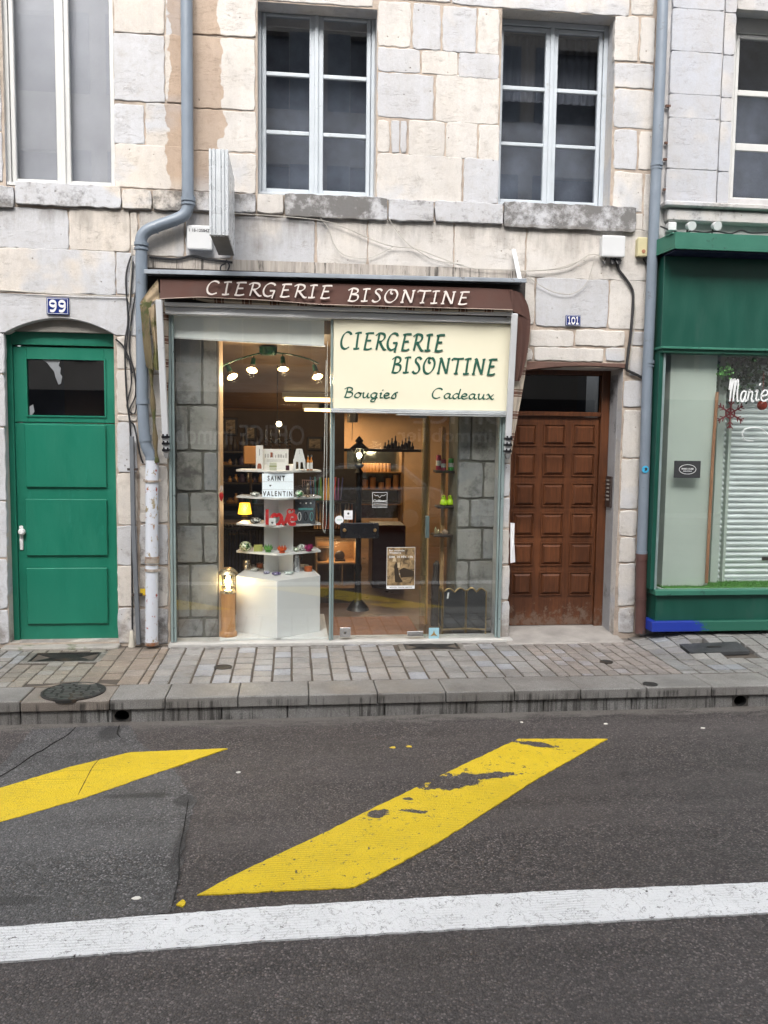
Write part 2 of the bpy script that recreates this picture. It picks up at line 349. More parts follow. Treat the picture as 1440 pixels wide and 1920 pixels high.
# ------------------------------------------------------------------ broad-pen lettering, drawn as ribbons
GL = {
'C': ([[(.80,.84),(.74,.95),(.52,1.0),(.26,.82),(.10,.45),(.14,.12),(.36,.0),(.66,.13)]], .86),
'I': ([[(.42,.97),(.34,.5),(.28,.03)],[(.20,.92),(.42,.98),(.66,.98)],[(.06,.02),(.28,.02),(.48,.06)]], .64),
'E': ([[(.42,.95),(.30,.5),(.20,.06)],[(.26,.92),(.5,.97),(.86,.98)],[(.32,.52),(.66,.54)],[(.12,.03),(.4,.0),(.70,.08)]], .80),
'R': ([[(.42,.93),(.32,.5),(.20,.0)],[(.16,.84),(.42,.98),(.74,.93),(.78,.72),(.58,.52),(.34,.48)],[(.44,.48),(.60,.2),(.76,.02),(.90,.04)]], .88),
'G': ([[(.82,.84),(.74,.96),(.52,1.0),(.26,.82),(.10,.45),(.14,.12),(.34,.0),(.60,.10)],[(.48,.42),(.80,.44)],[(.76,.43),(.66,.1),(.60,-.14)]], .92),
'B': ([[(.42,.94),(.32,.5),(.20,.03)],[(.16,.82),(.46,.99),(.74,.90),(.70,.66),(.38,.54)],[(.38,.54),(.74,.46),(.72,.16),(.46,.0),(.12,.04)]], .84),
'S': ([[(.72,.86),(.58,.99),(.36,.93),(.32,.72),(.50,.52),(.58,.26),(.44,.05),(.22,.0),(.08,.12)]], .74),
'O': ([[(.62,.98),(.34,.92),(.12,.5),(.18,.1),(.46,.0),(.78,.26),(.90,.66),(.76,.95),(.52,.90),(.48,.72),(.60,.64)]], 1.0),
'N': ([[(.34,.95),(.24,.5),(.14,.02)],[(.22,.92),(.36,.94),(.52,.5),(.72,.02)],[(.74,.02),(.82,.5),(.90,.96)],[(.80,.93),(1.0,.98)],[(.04,.02),(.24,.04)]], .98),
'T': ([[(.12,.84),(.22,.96),(.56,.95),(.98,.99)],[(.58,.95),(.50,.5),(.40,.03)],[(.26,.02),(.54,.05)]], .84),
'o': ([[(.38,.50),(.16,.34),(.12,.08),(.32,.0),(.52,.16),(.54,.40),(.38,.50),(.56,.44),(.66,.48)]], .60),
'u': ([[(.10,.42),(.20,.50),(.16,.2),(.20,.02),(.38,.08),(.52,.36)],[(.56,.50),(.50,.2),(.54,.02),(.68,.08)]], .66),
'g': ([[(.54,.46),(.32,.50),(.12,.3),(.14,.06),(.32,.02),(.52,.28)],[(.58,.50),(.50,.1),(.36,-.32),(.12,-.34),(.16,-.16),(.62,.06)]], .64),
'i': ([[(.14,.42),(.26,.50),(.20,.2),(.22,.02),(.38,.08)],[(.34,.72),(.42,.84)]], .38),
'e': ([[(.12,.22),(.44,.30),(.46,.46),(.28,.50),(.12,.30),(.14,.06),(.32,.0),(.56,.12)]], .56),
's': ([[(.10,.08),(.36,.50),(.46,.28),(.40,.04),(.20,.0),(.10,.08)],[(.36,.50),(.62,.62)]], .60),
'a': ([[(.52,.46),(.32,.50),(.12,.3),(.14,.06),(.30,.02),(.50,.30)],[(.56,.50),(.48,.2),(.52,.02),(.68,.08)]], .64),
'd': ([[(.52,.46),(.32,.50),(.12,.3),(.14,.06),(.30,.02),(.50,.28)],[(.66,.98),(.54,.4),(.52,.04),(.68,.08)]], .64),
'x': ([[(.10,.40),(.22,.50),(.36,.2),(.50,.02),(.64,.08)],[(.62,.50),(.36,.22),(.08,.0)]], .64),
'v': ([[(.06,.50),(.26,.04),(.50,.50)]], .56),
'l': ([[(.12,1.0),(.12,.0)]], .24),
'M': ([[(.0,.55),(.08,.98),(.18,1.0),(.14,.5),(.10,.0)],[(.12,.3),(.34,.98),(.46,.98),(.40,.4),(.38,.0)],[(.40,.3),(.60,.95),(.74,.96),(.70,.4),(.74,.02),(.86,.06)]], .90),
'r': ([[(.06,.10),(.20,.56),(.26,.46),(.44,.46),(.40,.1),(.48,.0),(.58,.08)]], .54),
'9': ([[(.62,.70),(.46,.50),(.20,.56),(.12,.78),(.28,.98),(.52,.94),(.64,.70),(.60,.32),(.42,.04),(.18,.04),(.18,.16)]], .72),
'1': ([[(.08,.86),(.26,1.0),(.26,.5),(.26,.02)],[(.08,.02),(.44,.02)]], .50),
'0': ([[(.36,1.0),(.14,.8),(.10,.5),(.14,.2),(.36,.0),(.58,.2),(.62,.5),(.58,.8),(.36,1.0)]], .72),
' ': ([], .60)}
def strokes_of(text, track=0.):
    out, x = [], 0
    for ch in text:
        st, adv = GL[ch]
        for s in st: out.append([Vector((px+x, py)) for px, py in s])
        x += adv + track
    return out
def lettering(mb, text, X0, X1, Z0, H, Y, wt=.13, thin=.35, nib=40, th=.002, track=0., zf=None):
    """ribbons of a broad pen fitted between X0 and X1, baseline Z0, cap height H"""
    st = strokes_of(text, track); lo = min(p.x for s in st for p in s); hi = max(p.x for s in st for p in s)
    na = radians(nib); lift = 0
    for s in st:
        q = smooth_pts([(p.x, p.y, 0) for p in s], k=7); P = [Vector((X0+(p.x-lo)/(hi-lo)*(X1-X0), p.y*H)) for p in q]
        L, R_ = [], []
        for i, p in enumerate(P):
            t = (P[min(i+1, len(P)-1)]-P[max(i-1, 0)]);
            if t.length < 1e-7: continue
            t.normalize(); a = math.atan2(t.y, t.x); wd = H*wt*(thin+(1-thin)*abs(sin(a-na)))/2
            nn = Vector((-t.y, t.x))*wd; L.append(p+nn); R_.append(p-nn)
        y0 = Y - th - lift; lift += .00025; k = len(L)
        f = zf or (lambda x: 0)
        vs = [(v.x, y0, v.y+Z0+f(v.x)) for v in L] + [(v.x, y0, v.y+Z0+f(v.x)) for v in R_]
        vb = [(a, Y+.0005, c) for a, b, c in vs]; n2 = 2*k
        fs = [(i, i+1, i+1+k, i+k) for i in range(k-1)] + [(i+n2, i+k+n2, i+1+k+n2, i+1+n2) for i in range(k-1)]
        fs += [(i, i+n2, i+1+n2, i+1) for i in range(k-1)] + [(i+k, i+1+k, i+1+k+n2, i+k+n2) for i in range(k-1)]
        fs += [(0, k, k+n2, n2), (k-1, k-1+n2, 2*k-1+n2, 2*k-1)]
        mb.add(vs + vb, fs)
    return mb
def type_text(mb, text, X0, X1, Z0, Z1, Y, th=.002, mirror=False, spacing=1., bold=.012):
    """built-in sans letters fitted to a rectangle"""
    cu = bpy.data.curves.new('t', 'FONT'); cu.body = text; cu.extrude = .01; cu.resolution_u = 3; cu.space_character = spacing; cu.offset = bold
    o = bpy.data.objects.new('t', cu); col.objects.link(o); dg = bpy.context.evaluated_depsgraph_get(); me = bpy.data.meshes.new_from_object(o.evaluated_get(dg))
    xs = [v.co.x for v in me.vertices]; ys = [v.co.y for v in me.vertices]; a, b, c, d = min(xs), max(xs), min(ys), max(ys)
    vs = []
    for v in me.vertices:
        u = (v.co.x-a)/(b-a); u = 1-u if mirror else u
        vs.append((X0+u*(X1-X0), Y-th if v.co.z > 0 else Y+.0004, Z0+(v.co.y-c)/(d-c)*(Z1-Z0)))
    mb.add(vs, [tuple(p.vertices) for p in me.polygons])
    bpy.data.objects.remove(o); bpy.data.curves.remove(cu); bpy.data.meshes.remove(me); return mb

# ------------------------------------------------------------------ stone blocks
def block(mb, x0, x1, z0, z1, y=0., depth=.05, wob=.0055, c=None, rnd=.008, arc=None):
    """one dressed stone: wobbly outline, rounded arrises; arc=(cx, rise, halfw) curves the underside"""
    w, h = x1-x0, z1-z0
    if w < .02 or h < .02: return
    nx, nz = max(2, int(w/.045)), max(2, int(h/.045)); P = []
    def cr(t): return min(rnd, w*.2, h*.2)
    for i in range(nx): P.append((x0+w*i/nx, z0))
    for i in range(nz): P.append((x1, z0+h*i/nz))
    for i in range(nx): P.append((x1-w*i/nx, z1))
    for i in range(nz): P.append((x0, z1-h*i/nz))
    cxm, czm = (x0+x1)/2, (z0+z1)/2; out = []
    for (px, pz) in P:
        corner = (px in (x0, x1)) and (abs(pz-z0) < 1e-6 or abs(pz-z1) < 1e-6)
        k = .005 if corner else 0
        px += random.uniform(-wob, wob) + (k if px < cxm else -k); pz += random.uniform(-wob, wob) + (k if pz < czm else -k)
        out.append((px, pz))
    ins = cr(0); y += random.uniform(-.004, .004)
    c = c or (random.random(), random.random()**1.3, random.random(), .32)
    n = len(out); a = [(px, y+depth, pz) for px, pz in out]; b = [(px, y+ins*.55, pz) for px, pz in out]
    q = [(px+(ins*.45 if px < cxm else -ins*.45), y+ins*.12, pz+(ins*.45 if pz < czm else -ins*.45)) for px, pz in out]
    d = [(px+(ins if px < cxm else -ins), y, pz+(ins if pz < czm else -ins)) for px, pz in out]
    fs = [(i+r*n, (i+1) % n+r*n, (i+1) % n+(r+1)*n, i+(r+1)*n) for r in range(3) for i in range(n)] + [tuple(range(3*n, 4*n))]
    mb.add(a+b+q+d, fs, c)
def fill(mb, x0, x1, z0, z1, rh=(.22,.42), bw=(.3,.75), gap=.012, **k):
    z = z0
    while z < z1-.05:
        h = min(random.uniform(*rh), z1-z)
        if z1-z-h < .12: h = z1-z
        x = x0
        while x < x1-.03:
            ww = min(random.uniform(*bw), x1-x)
            if x1-x-ww < .15: ww = x1-x
            block(mb, x+gap/2, x+ww-gap/2, z+gap/2, z+h-gap/2, **k); x += ww
        z += h
def core(mb, xs, zs, solid, y0, y1, fm):
    """wall with openings on a grid: front faces plus the reveals round each hole"""
    n, k = len(xs)-1, len(zs)-1
    sol = [[solid((xs[i]+xs[i+1])/2, (zs[j]+zs[j+1])/2) for j in range(k)] for i in range(n)]
    def S_(i, j): return 0 <= i < n and 0 <= j < k and sol[i][j]
    for i in range(n):
        for j in range(k):
            if not sol[i][j]: continue
            a, b, c, d = xs[i], xs[i+1], zs[j], zs[j+1]
            mb.add([(a,y0,c),(b,y0,c),(b,y0,d),(a,y0,d)], [(0,1,2,3)])
            mb.add([(a,y1,c),(b,y1,c),(b,y1,d),(a,y1,d)], [(3,2,1,0)])
            for (ii, jj, q) in ((i-1, j, [(a,y0,c),(a,y0,d),(a,y1,d),(a,y1,c)]), (i+1, j, [(b,y0,c),(b,y1,c),(b,y1,d),(b,y0,d)]),
                                (i, j-1, [(a,y0,c),(a,y1,c),(b,y1,c),(b,y0,c)]), (i, j+1, [(a,y0,d),(b,y0,d),(b,y1,d),(a,y1,d)])):
                if not S_(ii, jj): fm[len(mb.f)] = 1; mb.add(q, [(0,1,2,3)], (random.random(), .45, random.random(), .4))

# ================================================================== GROUND
ROADZ = -.17
KF, KB = -1.50, -1.16                       # kerb front and back
ASP = (.080, .070, .068)
mb = MB(); mb.box(-60, 60, -80, KF+.3, ROADZ-.3, ROADZ); tag(mb.build('road', asphalt('asphalt', ASP, True)), kind='structure')
def gpoly(pts, z): return [(G(x, y, z).x, G(x, y, z).y) for x, y in pts]
mb = MB(); P = gpoly([(60,1368),(150,1364),(243,1361),(262,1392),(330,1450),(368,1500),(345,1580),(338,1640),(325,1708),(180,1750),(-300,1830),(-500,1500),(-100,1470),(0,1440)], ROADZ)
PP = []
for i, p in enumerate(P):
    q = P[(i+1) % len(P)]
    for t in [j_/14 for j_ in range(14)]: PP.append((p[0]+(q[0]-p[0])*t+random.uniform(-.010, .010)*(t > 0), min(KF+.02, p[1]+(q[1]-p[1])*t+random.uniform(-.010, .010)*(t > 0))))
mb.slab(PP, ROADZ-.01, ROADZ+.003); tag(mb.build('asphalt_patch', asphalt('patched asphalt', (.100,.098,.100))), kind='structure')
# road markings
PYEL, PWHT = (.70, .50, .012), (.76, .77, .78)
def marking(name, pts, mat, label, z=.006, cat='road marking', group=None):
    P = gpoly(pts, ROADZ+z); Q = []
    for i, p in enumerate(P):
        q = P[(i+1) % len(P)]; n = max(2, int(math.hypot(q[0]-p[0], q[1]-p[1])/.03))
        for j in range(n): Q.append((p[0]+(q[0]-p[0])*j/n+random.uniform(-.003, .003), p[1]+(q[1]-p[1])*j/n+random.uniform(-.003, .003)))
    mb = MB(); mb.slab(Q, ROADZ-.004, ROADZ+z); return thing(name, mb, mat, label, cat, group)
def chip(x, y, x1, y1, th):                # missing-paint patch between two photo points on the road
    a, b = G(x, y, ROADZ), G(x1, y1, ROADZ); c = (a+b)/2; return (c.x, c.y, (b-a).length/2, th, math.atan2(b.y-a.y, b.x-a.x))
chips = [chip(965,1391,1040,1402,.035), chip(790,1476,905,1455,.10), chip(850,1462,968,1452,.045), chip(685,1534,728,1521,.04), chip(745,1520,795,1524,.022), chip(1000,1394,1035,1400,.03), chip(755,1500,775,1500,.02)]
marking('yellow_stripe', [(370,1678),(440,1640),(600,1565),(700,1515),(838,1448),(972,1385),(1139,1385),(1010,1458),(820,1580),(665,1663),(520,1670)], paint_mat('yellow paint', PYEL, ASP, chips, .585, .25), 'yellow painted slanted stripe on the road with chipped bare patches, in front of the shop', group='yellow hatching on the road')
marking('yellow_stripe', [(-160,1515),(0,1477),(130,1438),(245,1410),(427,1403),(290,1450),(160,1495),(0,1541),(-160,1590)], paint_mat('yellow paint cracked', PYEL, ASP, [], .62, .4), 'yellow painted stripe with a thin crack, running off the left edge of the road', group='yellow hatching on the road')
marking('paint_chip', [(331,1695),(342,1686),(349,1690),(344,1699)], MC.get('x') or paint_mat('yellow paint chip', PYEL, ASP), 'tiny stray triangle of yellow paint beside the tip of the stripe', cat='paint chip')
marking('white_line', [(-400,1773),(0,1738),(540,1697),(1000,1672),(1440,1654),(1900,1640),(1900,1692),(1440,1711),(900,1739),(500,1763),(0,1803),(-400,1845)], paint_mat('white paint', PWHT, ASP, [], .60, .7), 'long white painted line crossing the whole road in the foreground', z=.008)
for pts, wd in (([(140,1366),(128,1380),(95,1397),(80,1407),(60,1418),(38,1436),(10,1452),(-10,1462)], .005), ([(356,1500),(350,1530),(347,1560),(340,1600),(334,1640),(328,1680),(323,1708)], .004), ([(187,1424),(176,1440),(160,1462),(146,1492)], .0022), ([(222,1361),(224,1368),(220,1376),(226,1384)], .006)):
    P = smooth_pts([(G(a, b, ROADZ).x+random.uniform(-.012, .012), G(a, b, ROADZ).y+random.uniform(-.012, .012), 0) for a, b in pts], k=5); mb = MB(); k = len(P); W_ = [wd*random.uniform(.2, .9)*(1-abs(2*i/(k-1)-1)**6) for i in range(k)]
    vs = [(p.x-W_[i], p.y, ROADZ+.0075) for i, p in enumerate(P)] + [(p.x+W_[i]+.001, p.y, ROADZ+.0075) for i, p in enumerate(P)]
    mb.add(vs+[(a, b, ROADZ-.003) for a, b, c in vs], [(i, i+1, i+1+k, i+k) for i in range(k-1)] + [(i, i+2*k, i+1+2*k, i+1) for i in range(k-1)] + [(i+k, i+k+1, i+k+1+2*k, i+k+2*k) for i in range(k-1)])
    tag(mb.build('road_crack', M('crack dirt', (.014,.013,.012), .9)), kind='structure')
# scraps on the road
lm = M('litter white', (.7,.68,.62), .8)
for i, (x, y, r, lab) in enumerate([(448,1449,.016,'small pale scrap lying on asphalt below the left yellow stripe'), (256,1686,.02,'small pale scrap lying on asphalt above the white line'), (1136,1358,.016,'small pale scrap lying near the kerb to the right of the yellow stripe'), (978,1355,.012,'tiny pale scrap lying by the kerb above the top of the yellow stripe'), (1318,1366,.014,'small pale scrap lying on road below the right kerb drain hole')]):
    p = G(x, y, ROADZ); mb = MB(); mb.slab([(p.x+r*random.uniform(.7, 1.3)*cos(a*pi/3), p.y+r*.7*random.uniform(.6, 1.3)*sin(a*pi/3)) for a in range(6)], ROADZ-.001, ROADZ+.007)
    thing('litter', mb, lm, lab, 'litter', 'pale scraps of litter on the road', bevel=.002)
pm = M('leaf', (.6,.43,.05), .8)
for x, y, lab in [(768,1400,'small yellow fleck of paint on the road left of the chipped stripe'), (738,1402,'dull small fleck of paint on road, further left of the chipped stripe')]:
    p = G(x, y, ROADZ); mb = MB(); mb.slab([(p.x+.02*random.uniform(.6, 1.4)*cos(a*pi/3), p.y+.014*random.uniform(.6, 1.3)*sin(a*pi/3)) for a in range(6)], ROADZ-.001, ROADZ+.004)
    thing('paint_fleck', mb, pm, lab, 'paint fleck')

# ---- pavement: joint bed plus individual setts
def granite(name):
    m, n, l, b = new_mat(name); co = objco(n); at = N(n, 'ShaderNodeAttribute', attribute_name='blk')
    c = mixc(n, l, ramp(n, l, noise(n, l, co, 210, 2, .8), .42, .62), mixc(n, l, .42, at.outputs['Color'], (.09,.09,.09)), mixc(n, l, .22, at.outputs['Color'], (.75,.74,.72)))
    c = mixc(n, l, ramp(n, l, noise(n, l, co, 1.7, 7, .7), .42, .68, 0, .5), c, (.085,.075,.066))
    sx = n.new('ShaderNodeSeparateXYZ'); l.new(co, sx.inputs[0])
    wl = math2(n, l, 'ADD', ramp(n, l, sx.outputs[1], -.22, -.06, 0, .25), noise(n, l, co, 7, 6, .7)); c = mixc(n, l, ramp(n, l, wl, .58, .74, 0, .7), c, (.07,.06,.05))
    low = ramp(n, l, sx.outputs[2], -.035, -.012, 1, 0)      # runs of dirt on the kerb faces
    st = noise(n, l, stretch(n, l, co, 24, 3, .9), 1, 6, .8)
    c = mixc(n, l, math2(n, l, 'MULTIPLY', low, ramp(n, l, math2(n, l, 'ADD', st, math2(n, l, 'MULTIPLY', noise(n, l, co, 2.0, 3), .6)), .80, .92, 0, .85)), c, (.028,.026,.024))
    l.new(c, b.inputs['Base Color']); l.new(ramp(n, l, noise(n, l, co, 2.3, 5), .35, .7, .30, .7), b.inputs['Roughness'])
    bumpn(n, l, noise(n, l, co, 170, 3, .8), .35, .004, b); return m
GRAN = granite('granite setts')
mb = MB(); mb.box(-9, 12, KB-.01, .7, -.30, -.007); tag(mb.build('pavement_bed', M('joint sand', (.075,.062,.05), .9, scale=9, var=.3, bump=.4)), kind='structure')
def elev(x, y): return .078*min(1, max(0, (y+.80)/.52))*min(1, max(0, (x-2.95)/.55))      # the paving climbs towards the green shopfront
def sett(mb, x0, x1, y0, y1, c, z=0.):
    z += random.uniform(-.0025, .0025); i = .005; j = lambda: random.uniform(-.0022, .0022)
    a = [(x0+j(), y0+j()), (x1+j(), y0+j()), (x1+j(), y1+j()), (x0+j(), y1+j())]; cx, cy = (x0+x1)/2, (y0+y1)/2
    t = [(x+(i if x < cx else -i), y+(i if y < cy else -i)) for x, y in a]
    vs = [(x, y, -.03) for x, y in a] + [(x, y, z-.003+elev(x, y)) for x, y in a] + [(x, y, z+elev(x, y)) for x, y in t]
    mb.add(vs, [(k+r*4, (k+1) % 4+r*4, (k+1) % 4+(r+1)*4, k+(r+1)*4) for r in range(2) for k in range(4)] + [(8, 9, 10, 11)], c)
zones = [(-4.6, -2.15, .125, .12, (.27,.26,.24), .012), (-2.15, -1.55, .115, .115, (.30,.26,.20), .011), (-1.55, -1.04, .15, .165, (.32,.24,.17), .012), (-1.04, 2.04, .146, .165, (.33,.325,.325), .017),
         (2.04, 3.05, .100, .125, (.33,.29,.27), .012), (3.05, 9.5, .15, .15, (.31,.315,.315), .014)]
skip = []                                   # covers let into the pavement
def cover_rect(x0, y0, x1, y1, m=.012, z=0.):
    p = [G(x, y, z) for x, y in ((x0, y0), (x1, y0), (x0, y1), (x1, y1))]; r = ((min(p[0].x, p[2].x)+max(p[0].x, p[2].x))/2, max(p[1].x, p[3].x), min(q.y for q in p), max(q.y for q in p)); skip.append((r[0]-m, r[1]+m, r[2]-m, r[3]+m)); return r
GR1 = cover_rect(62, 1225, 176, 1239); GR2 = cover_rect(758, 1206, 855, 1217); UT = cover_rect(1283, 1205, 1385, 1215, z=.06)
MH = G(138, 1296); skip.append((MH.x-.30, MH.x+.30, MH.y-.18, MH.y+.18))
mb = MB()
for X0, X1, wv, dv, base, gp in zones:
    x = X0
    while x < X1-.05:
        ww = min(wv*random.uniform(.94, 1.06), X1-x) if X1-x > wv*1.4 else X1-x
        y = -.045
        first = True
        while y > KB+.01:
            dd = dv*random.uniform(.93, 1.07)*(random.uniform(.4, 1) if first else 1); first = False
            y1 = max(KB+.004, y-dd)
            if y1-KB < .05: y1 = KB+.004
            cx, cy = x+ww/2, (y+y1)/2
            if not any(a-ww*.35 < cx < b+ww*.35 and c-.03 < cy < d+.03 for a, b, c, d in skip):
                k = random.uniform(.72, .98); wmm = random.uniform(-.012, .018); cl = (base[0]*k*.88+wmm, base[1]*k*.86+wmm*.4, base[2]*k*.83, 1)
                if random.random() < .12: cl = (base[0]*.95, base[1]*1.02, base[2]*1.15, 1)
                sett(mb, x+gp/2, x+ww-gp/2, y1+.008, y-.008, cl)
            y = y1
        x += ww
mb.build('paving_stones', GRAN); tag(bpy.data.objects['paving_stones'], kind='structure')
# kerb: overhanging upper stones and a recessed lower course
mb = MB(); jx = [-8, -7, -6.2, -5.3, -4.4, -3.6, -2.75]
up_px = [176, 312, 447, 579, 707, 834, 962, 1085, 1208, 1330, 1462]; ux = [G(p, 1310-p*.02).x for p in up_px]
ux[0] = MH.x+.29; ux = jx + [MH.x-.30] + ux + [ux[-1]+.6*i for i in range(1, 10)]
for i in range(len(ux)-1):
    a, b = ux[i], ux[i+1]; k = random.uniform(.85, 1.12); low = -.0
    mid = (a+b)/2; cl = (.185*k, .176*k, .165*k, 1)
    if a-.01 < MH.x < b: cl = (.20, .155, .12, 1); low = -.02
    zt = random.uniform(-.003, .003)+low*.4
    mb.box(a+.0025, b-.0025, KF, KB-.006, -.078, zt, cl)
lx = [-8+.62*i+random.uniform(-.1, .1) for i in range(36)]
HO1, HO2 = A(228, 1349, KF+.02), A(1389, 1320, KF+.02)
kb = MB()
for i in range(len(lx)-1):
    a, b = lx[i]+.003, lx[i+1]-.003; segs = [(a, b)]
    for H in (HO1, HO2):
        new = []
        for p, q in segs:
            if p < H.x-.065 and q > H.x+.065: new += [(p, H.x-.065), (H.x+.065, q)]
            elif p < H.x+.065 and q > H.x+.065: new += [(H.x+.065, q)]
            elif p < H.x-.065 and q > H.x-.065: new += [(p, H.x-.065)]
            elif p >= H.x-.065 and q <= H.x+.065: pass
            else: new.append((p, q))
        segs = new
    k = random.uniform(.8, 1.1)
    for p, q in segs: kb.box(p, q, KF+.022, KF+.25, -.30, -.082, (.17*k, .165*k, .16*k, 1))
o = mb.build('kerb', GRAN, bevel=.009, seg=2); tag(o, kind='structure')
o = kb.build('kerb_base', GRAN, bevel=.006); tag(o, kind='structure')
mb = MB(); mb.box(-9, 12, KF+.255, KF+.3, -.3, -.085); tag(mb.build('kerb_backing', M('joint sand', ASP)), kind='structure')
IRON = M('cast iron', (.045,.043,.042), .55, .6, .3, 8, .3, 80, dirt=(.10,.07,.05), dthr=.55)
DARK = M('black void', (.008,.008,.008), .9)
def drainhole(H, lab):
    mb = MB(); t = MB()
    r = .05; seg = 20; zc = -.128
    ring = [(H.x+r*cos(2*pi*k/seg), zc+.8*r*sin(2*pi*k/seg)) for k in range(seg)]; ro = [(H.x+.062*(1 if cos(2*pi*k/seg) > 0 else -1)*min(1, abs(cos(2*pi*k/seg))*1.42), zc+.044*(1 if sin(2*pi*k/seg) > 0 else -1)*min(1, abs(sin(2*pi*k/seg))*1.42)) for k in range(seg)]
    for y in (KF+.03, KF+.24): t.add([(x, y, z) for x, z in ring], [])
    t.f += [(k, (k+1) % seg, (k+1) % seg+seg, k+seg) for k in range(seg)] + [tuple(range(seg, 2*seg))]
    mb.add([(x, KF+.03, z) for x, z in ring] + [(x, KF+.03, z) for x, z in ro], [(k, (k+1) % seg, (k+1) % seg+seg, k+seg) for k in range(seg)])
    e = empty('drain_outlet', (H.x, KF, ROADZ), lab, 'drain outlet', 'round gutter outlets in the kerb')
    t.build('pipe_lining', DARK, e); mb.build('collar', M('wet stone', (.06,.055,.05), .6, dirt=(.02,.02,.02)), e)
drainhole(HO1, 'round black gutter outlet in the kerb face near the manhole cover'); drainhole(HO2, 'round black gutter outlet in the kerb face below the green shopfront')
# gratings and covers
def grating(r, lab, n=14):
    e = empty('drain_grate', ((r[0]+r[1])/2, (r[2]+r[3])/2, 0), lab, 'grate', 'diamond mesh grates in the pavement')
    f = MB(); x0, x1, y0, y1 = r; t = .012
    f.box(x0, x1, y0, y0+t, -.02, .002); f.box(x0, x1, y1-t, y1, -.02, .002); f.box(x0, x0+t, y0+t, y1-t, -.02, .002); f.box(x1-t, x1, y0+t, y1-t, -.02, .002)
    f.build('rim', IRON, e); g = MB(); s = (y1-y0)
    for i in range(n*2+1):
        xx = x0 + (x1-x0)*i/(2*n)
        for sg in (-1, 1):
            xa, xb = xx-sg*s/2, xx+sg*s/2
            if xa < x0 or xb < x0 or xa > x1 or xb > x1: continue
            g.bar((xa, y0+t, -.004-.004*(sg > 0)), (xb, y1-t, -.004-.004*(sg > 0)), .006, .006)
    g.build('mesh', IRON, e); d = MB(); d.box(x0+.001, x1-.001, y0+.001, y1-.001, -.028, -.019); d.build('pit', DARK, e)
    k = MB(); k.box(x0-.05, x0-.003, y0-.03, y1+.03, -.03, .001, (.3,.28,.25,1)); k.box(x1+.003, x1+.05, y0-.03, y1+.03, -.03, .001, (.3,.28,.25,1)); k.box(x0-.002, x1+.002, y0-.03, y0-.003, -.03, .001, (.3,.28,.25,1)); k.build('stone_surround', GRAN, e)
grating(GR1, 'dark diamond mesh grate in the pavement before the green door'); grating(GR2, 'dark diamond mesh grate in the pavement before the glass shop door')
e = empty('utility_cover', ((UT[0]+UT[1])/2, (UT[2]+UT[3])/2, 0), 'flat dark rectangular cover in the pavement before the green shopfront', 'utility cover')
def tilted(x0, x1, y0, y1, a, b): q_ = MB(); c4 = [(x0, y0), (x1, y0), (x1, y1), (x0, y1)]; q_.add([(x, y, elev(x, y)+a) for x, y in c4]+[(x, y, elev(x, y)+b) for x, y in c4], [(0,3,2,1),(4,5,6,7),(0,1,5,4),(1,2,6,5),(2,3,7,6),(3,0,4,7)]); return q_
tilted(UT[0], UT[1], UT[2], UT[3], -.02, .009).build('plate', M('painted plate', (.055,.057,.06), .5, .3, .3, 5, .4, 150), e)
tilted((UT[0]+UT[1])/2-.06, (UT[0]+UT[1])/2+.06, (UT[2]+UT[3])/2-.012, (UT[2]+UT[3])/2+.012, .0091, .012).build('keyhole_plate', IRON, e)
MR = .217; e = empty('manhole_cover', (MH.x, MH.y, 0), 'round dark cast iron manhole cover on the left of the pavement edge', 'manhole cover')
mb = MB(); mb.lathe([(MR, -.02), (MR, .002), (MR-.014, .004), (MR-.02, .0), (.0, .0)], (MH.x, MH.y, .001), 48); mb.build('cover', IRON, e, smooth=True)
mb = MB()
for i in range(-5, 6):
    y = MH.y+i*.036; hw = math.sqrt(max(0, .19**2-(i*.036)**2)); x = MH.x-hw
    while x < MH.x+hw-.03:
        lw = random.uniform(.03, .08); mb.box(x, min(x+lw, MH.x+hw), y-.006, y+.006, .0, .005); x += lw+.02
mb.build('tread_pattern', M('iron tread with painted glints', (.17,.165,.16), .4, .6, .2, 8, .2), e)  # tread bars given a lighter colour to stand for wet glints
cm = MB(); cm.slab([(MH.x+.34*cos(a*pi/12)*(1.1), max(KB+.0, MH.y+.2*sin(a*pi/12))) for a in range(24)], -.03, -.0015); tag(cm.build('manhole_surround', M('worn concrete', (.20,.165,.13), .8, scale=12, var=.3)), kind='structure')
for x, y, r, lab in [(418, 1251, .07, 'small rusty oval cap let into the grey setts before the shop window'), (1137, 1241, .055, 'small round black cap let into the pinkish setts'), (1219, 1283, .055, 'small dark cap let into the kerbstone right of the brown door')]:
    p = G(x, y); mb = MB(); mb.lathe([(r, -.02), (r, .003), (r*.85, .005), (r*.8, .002), (0, .002)], (p.x, p.y, .001), 20)
    thing('stopcock_cap', mb, IRON, lab, 'stopcock cap', smooth=True)

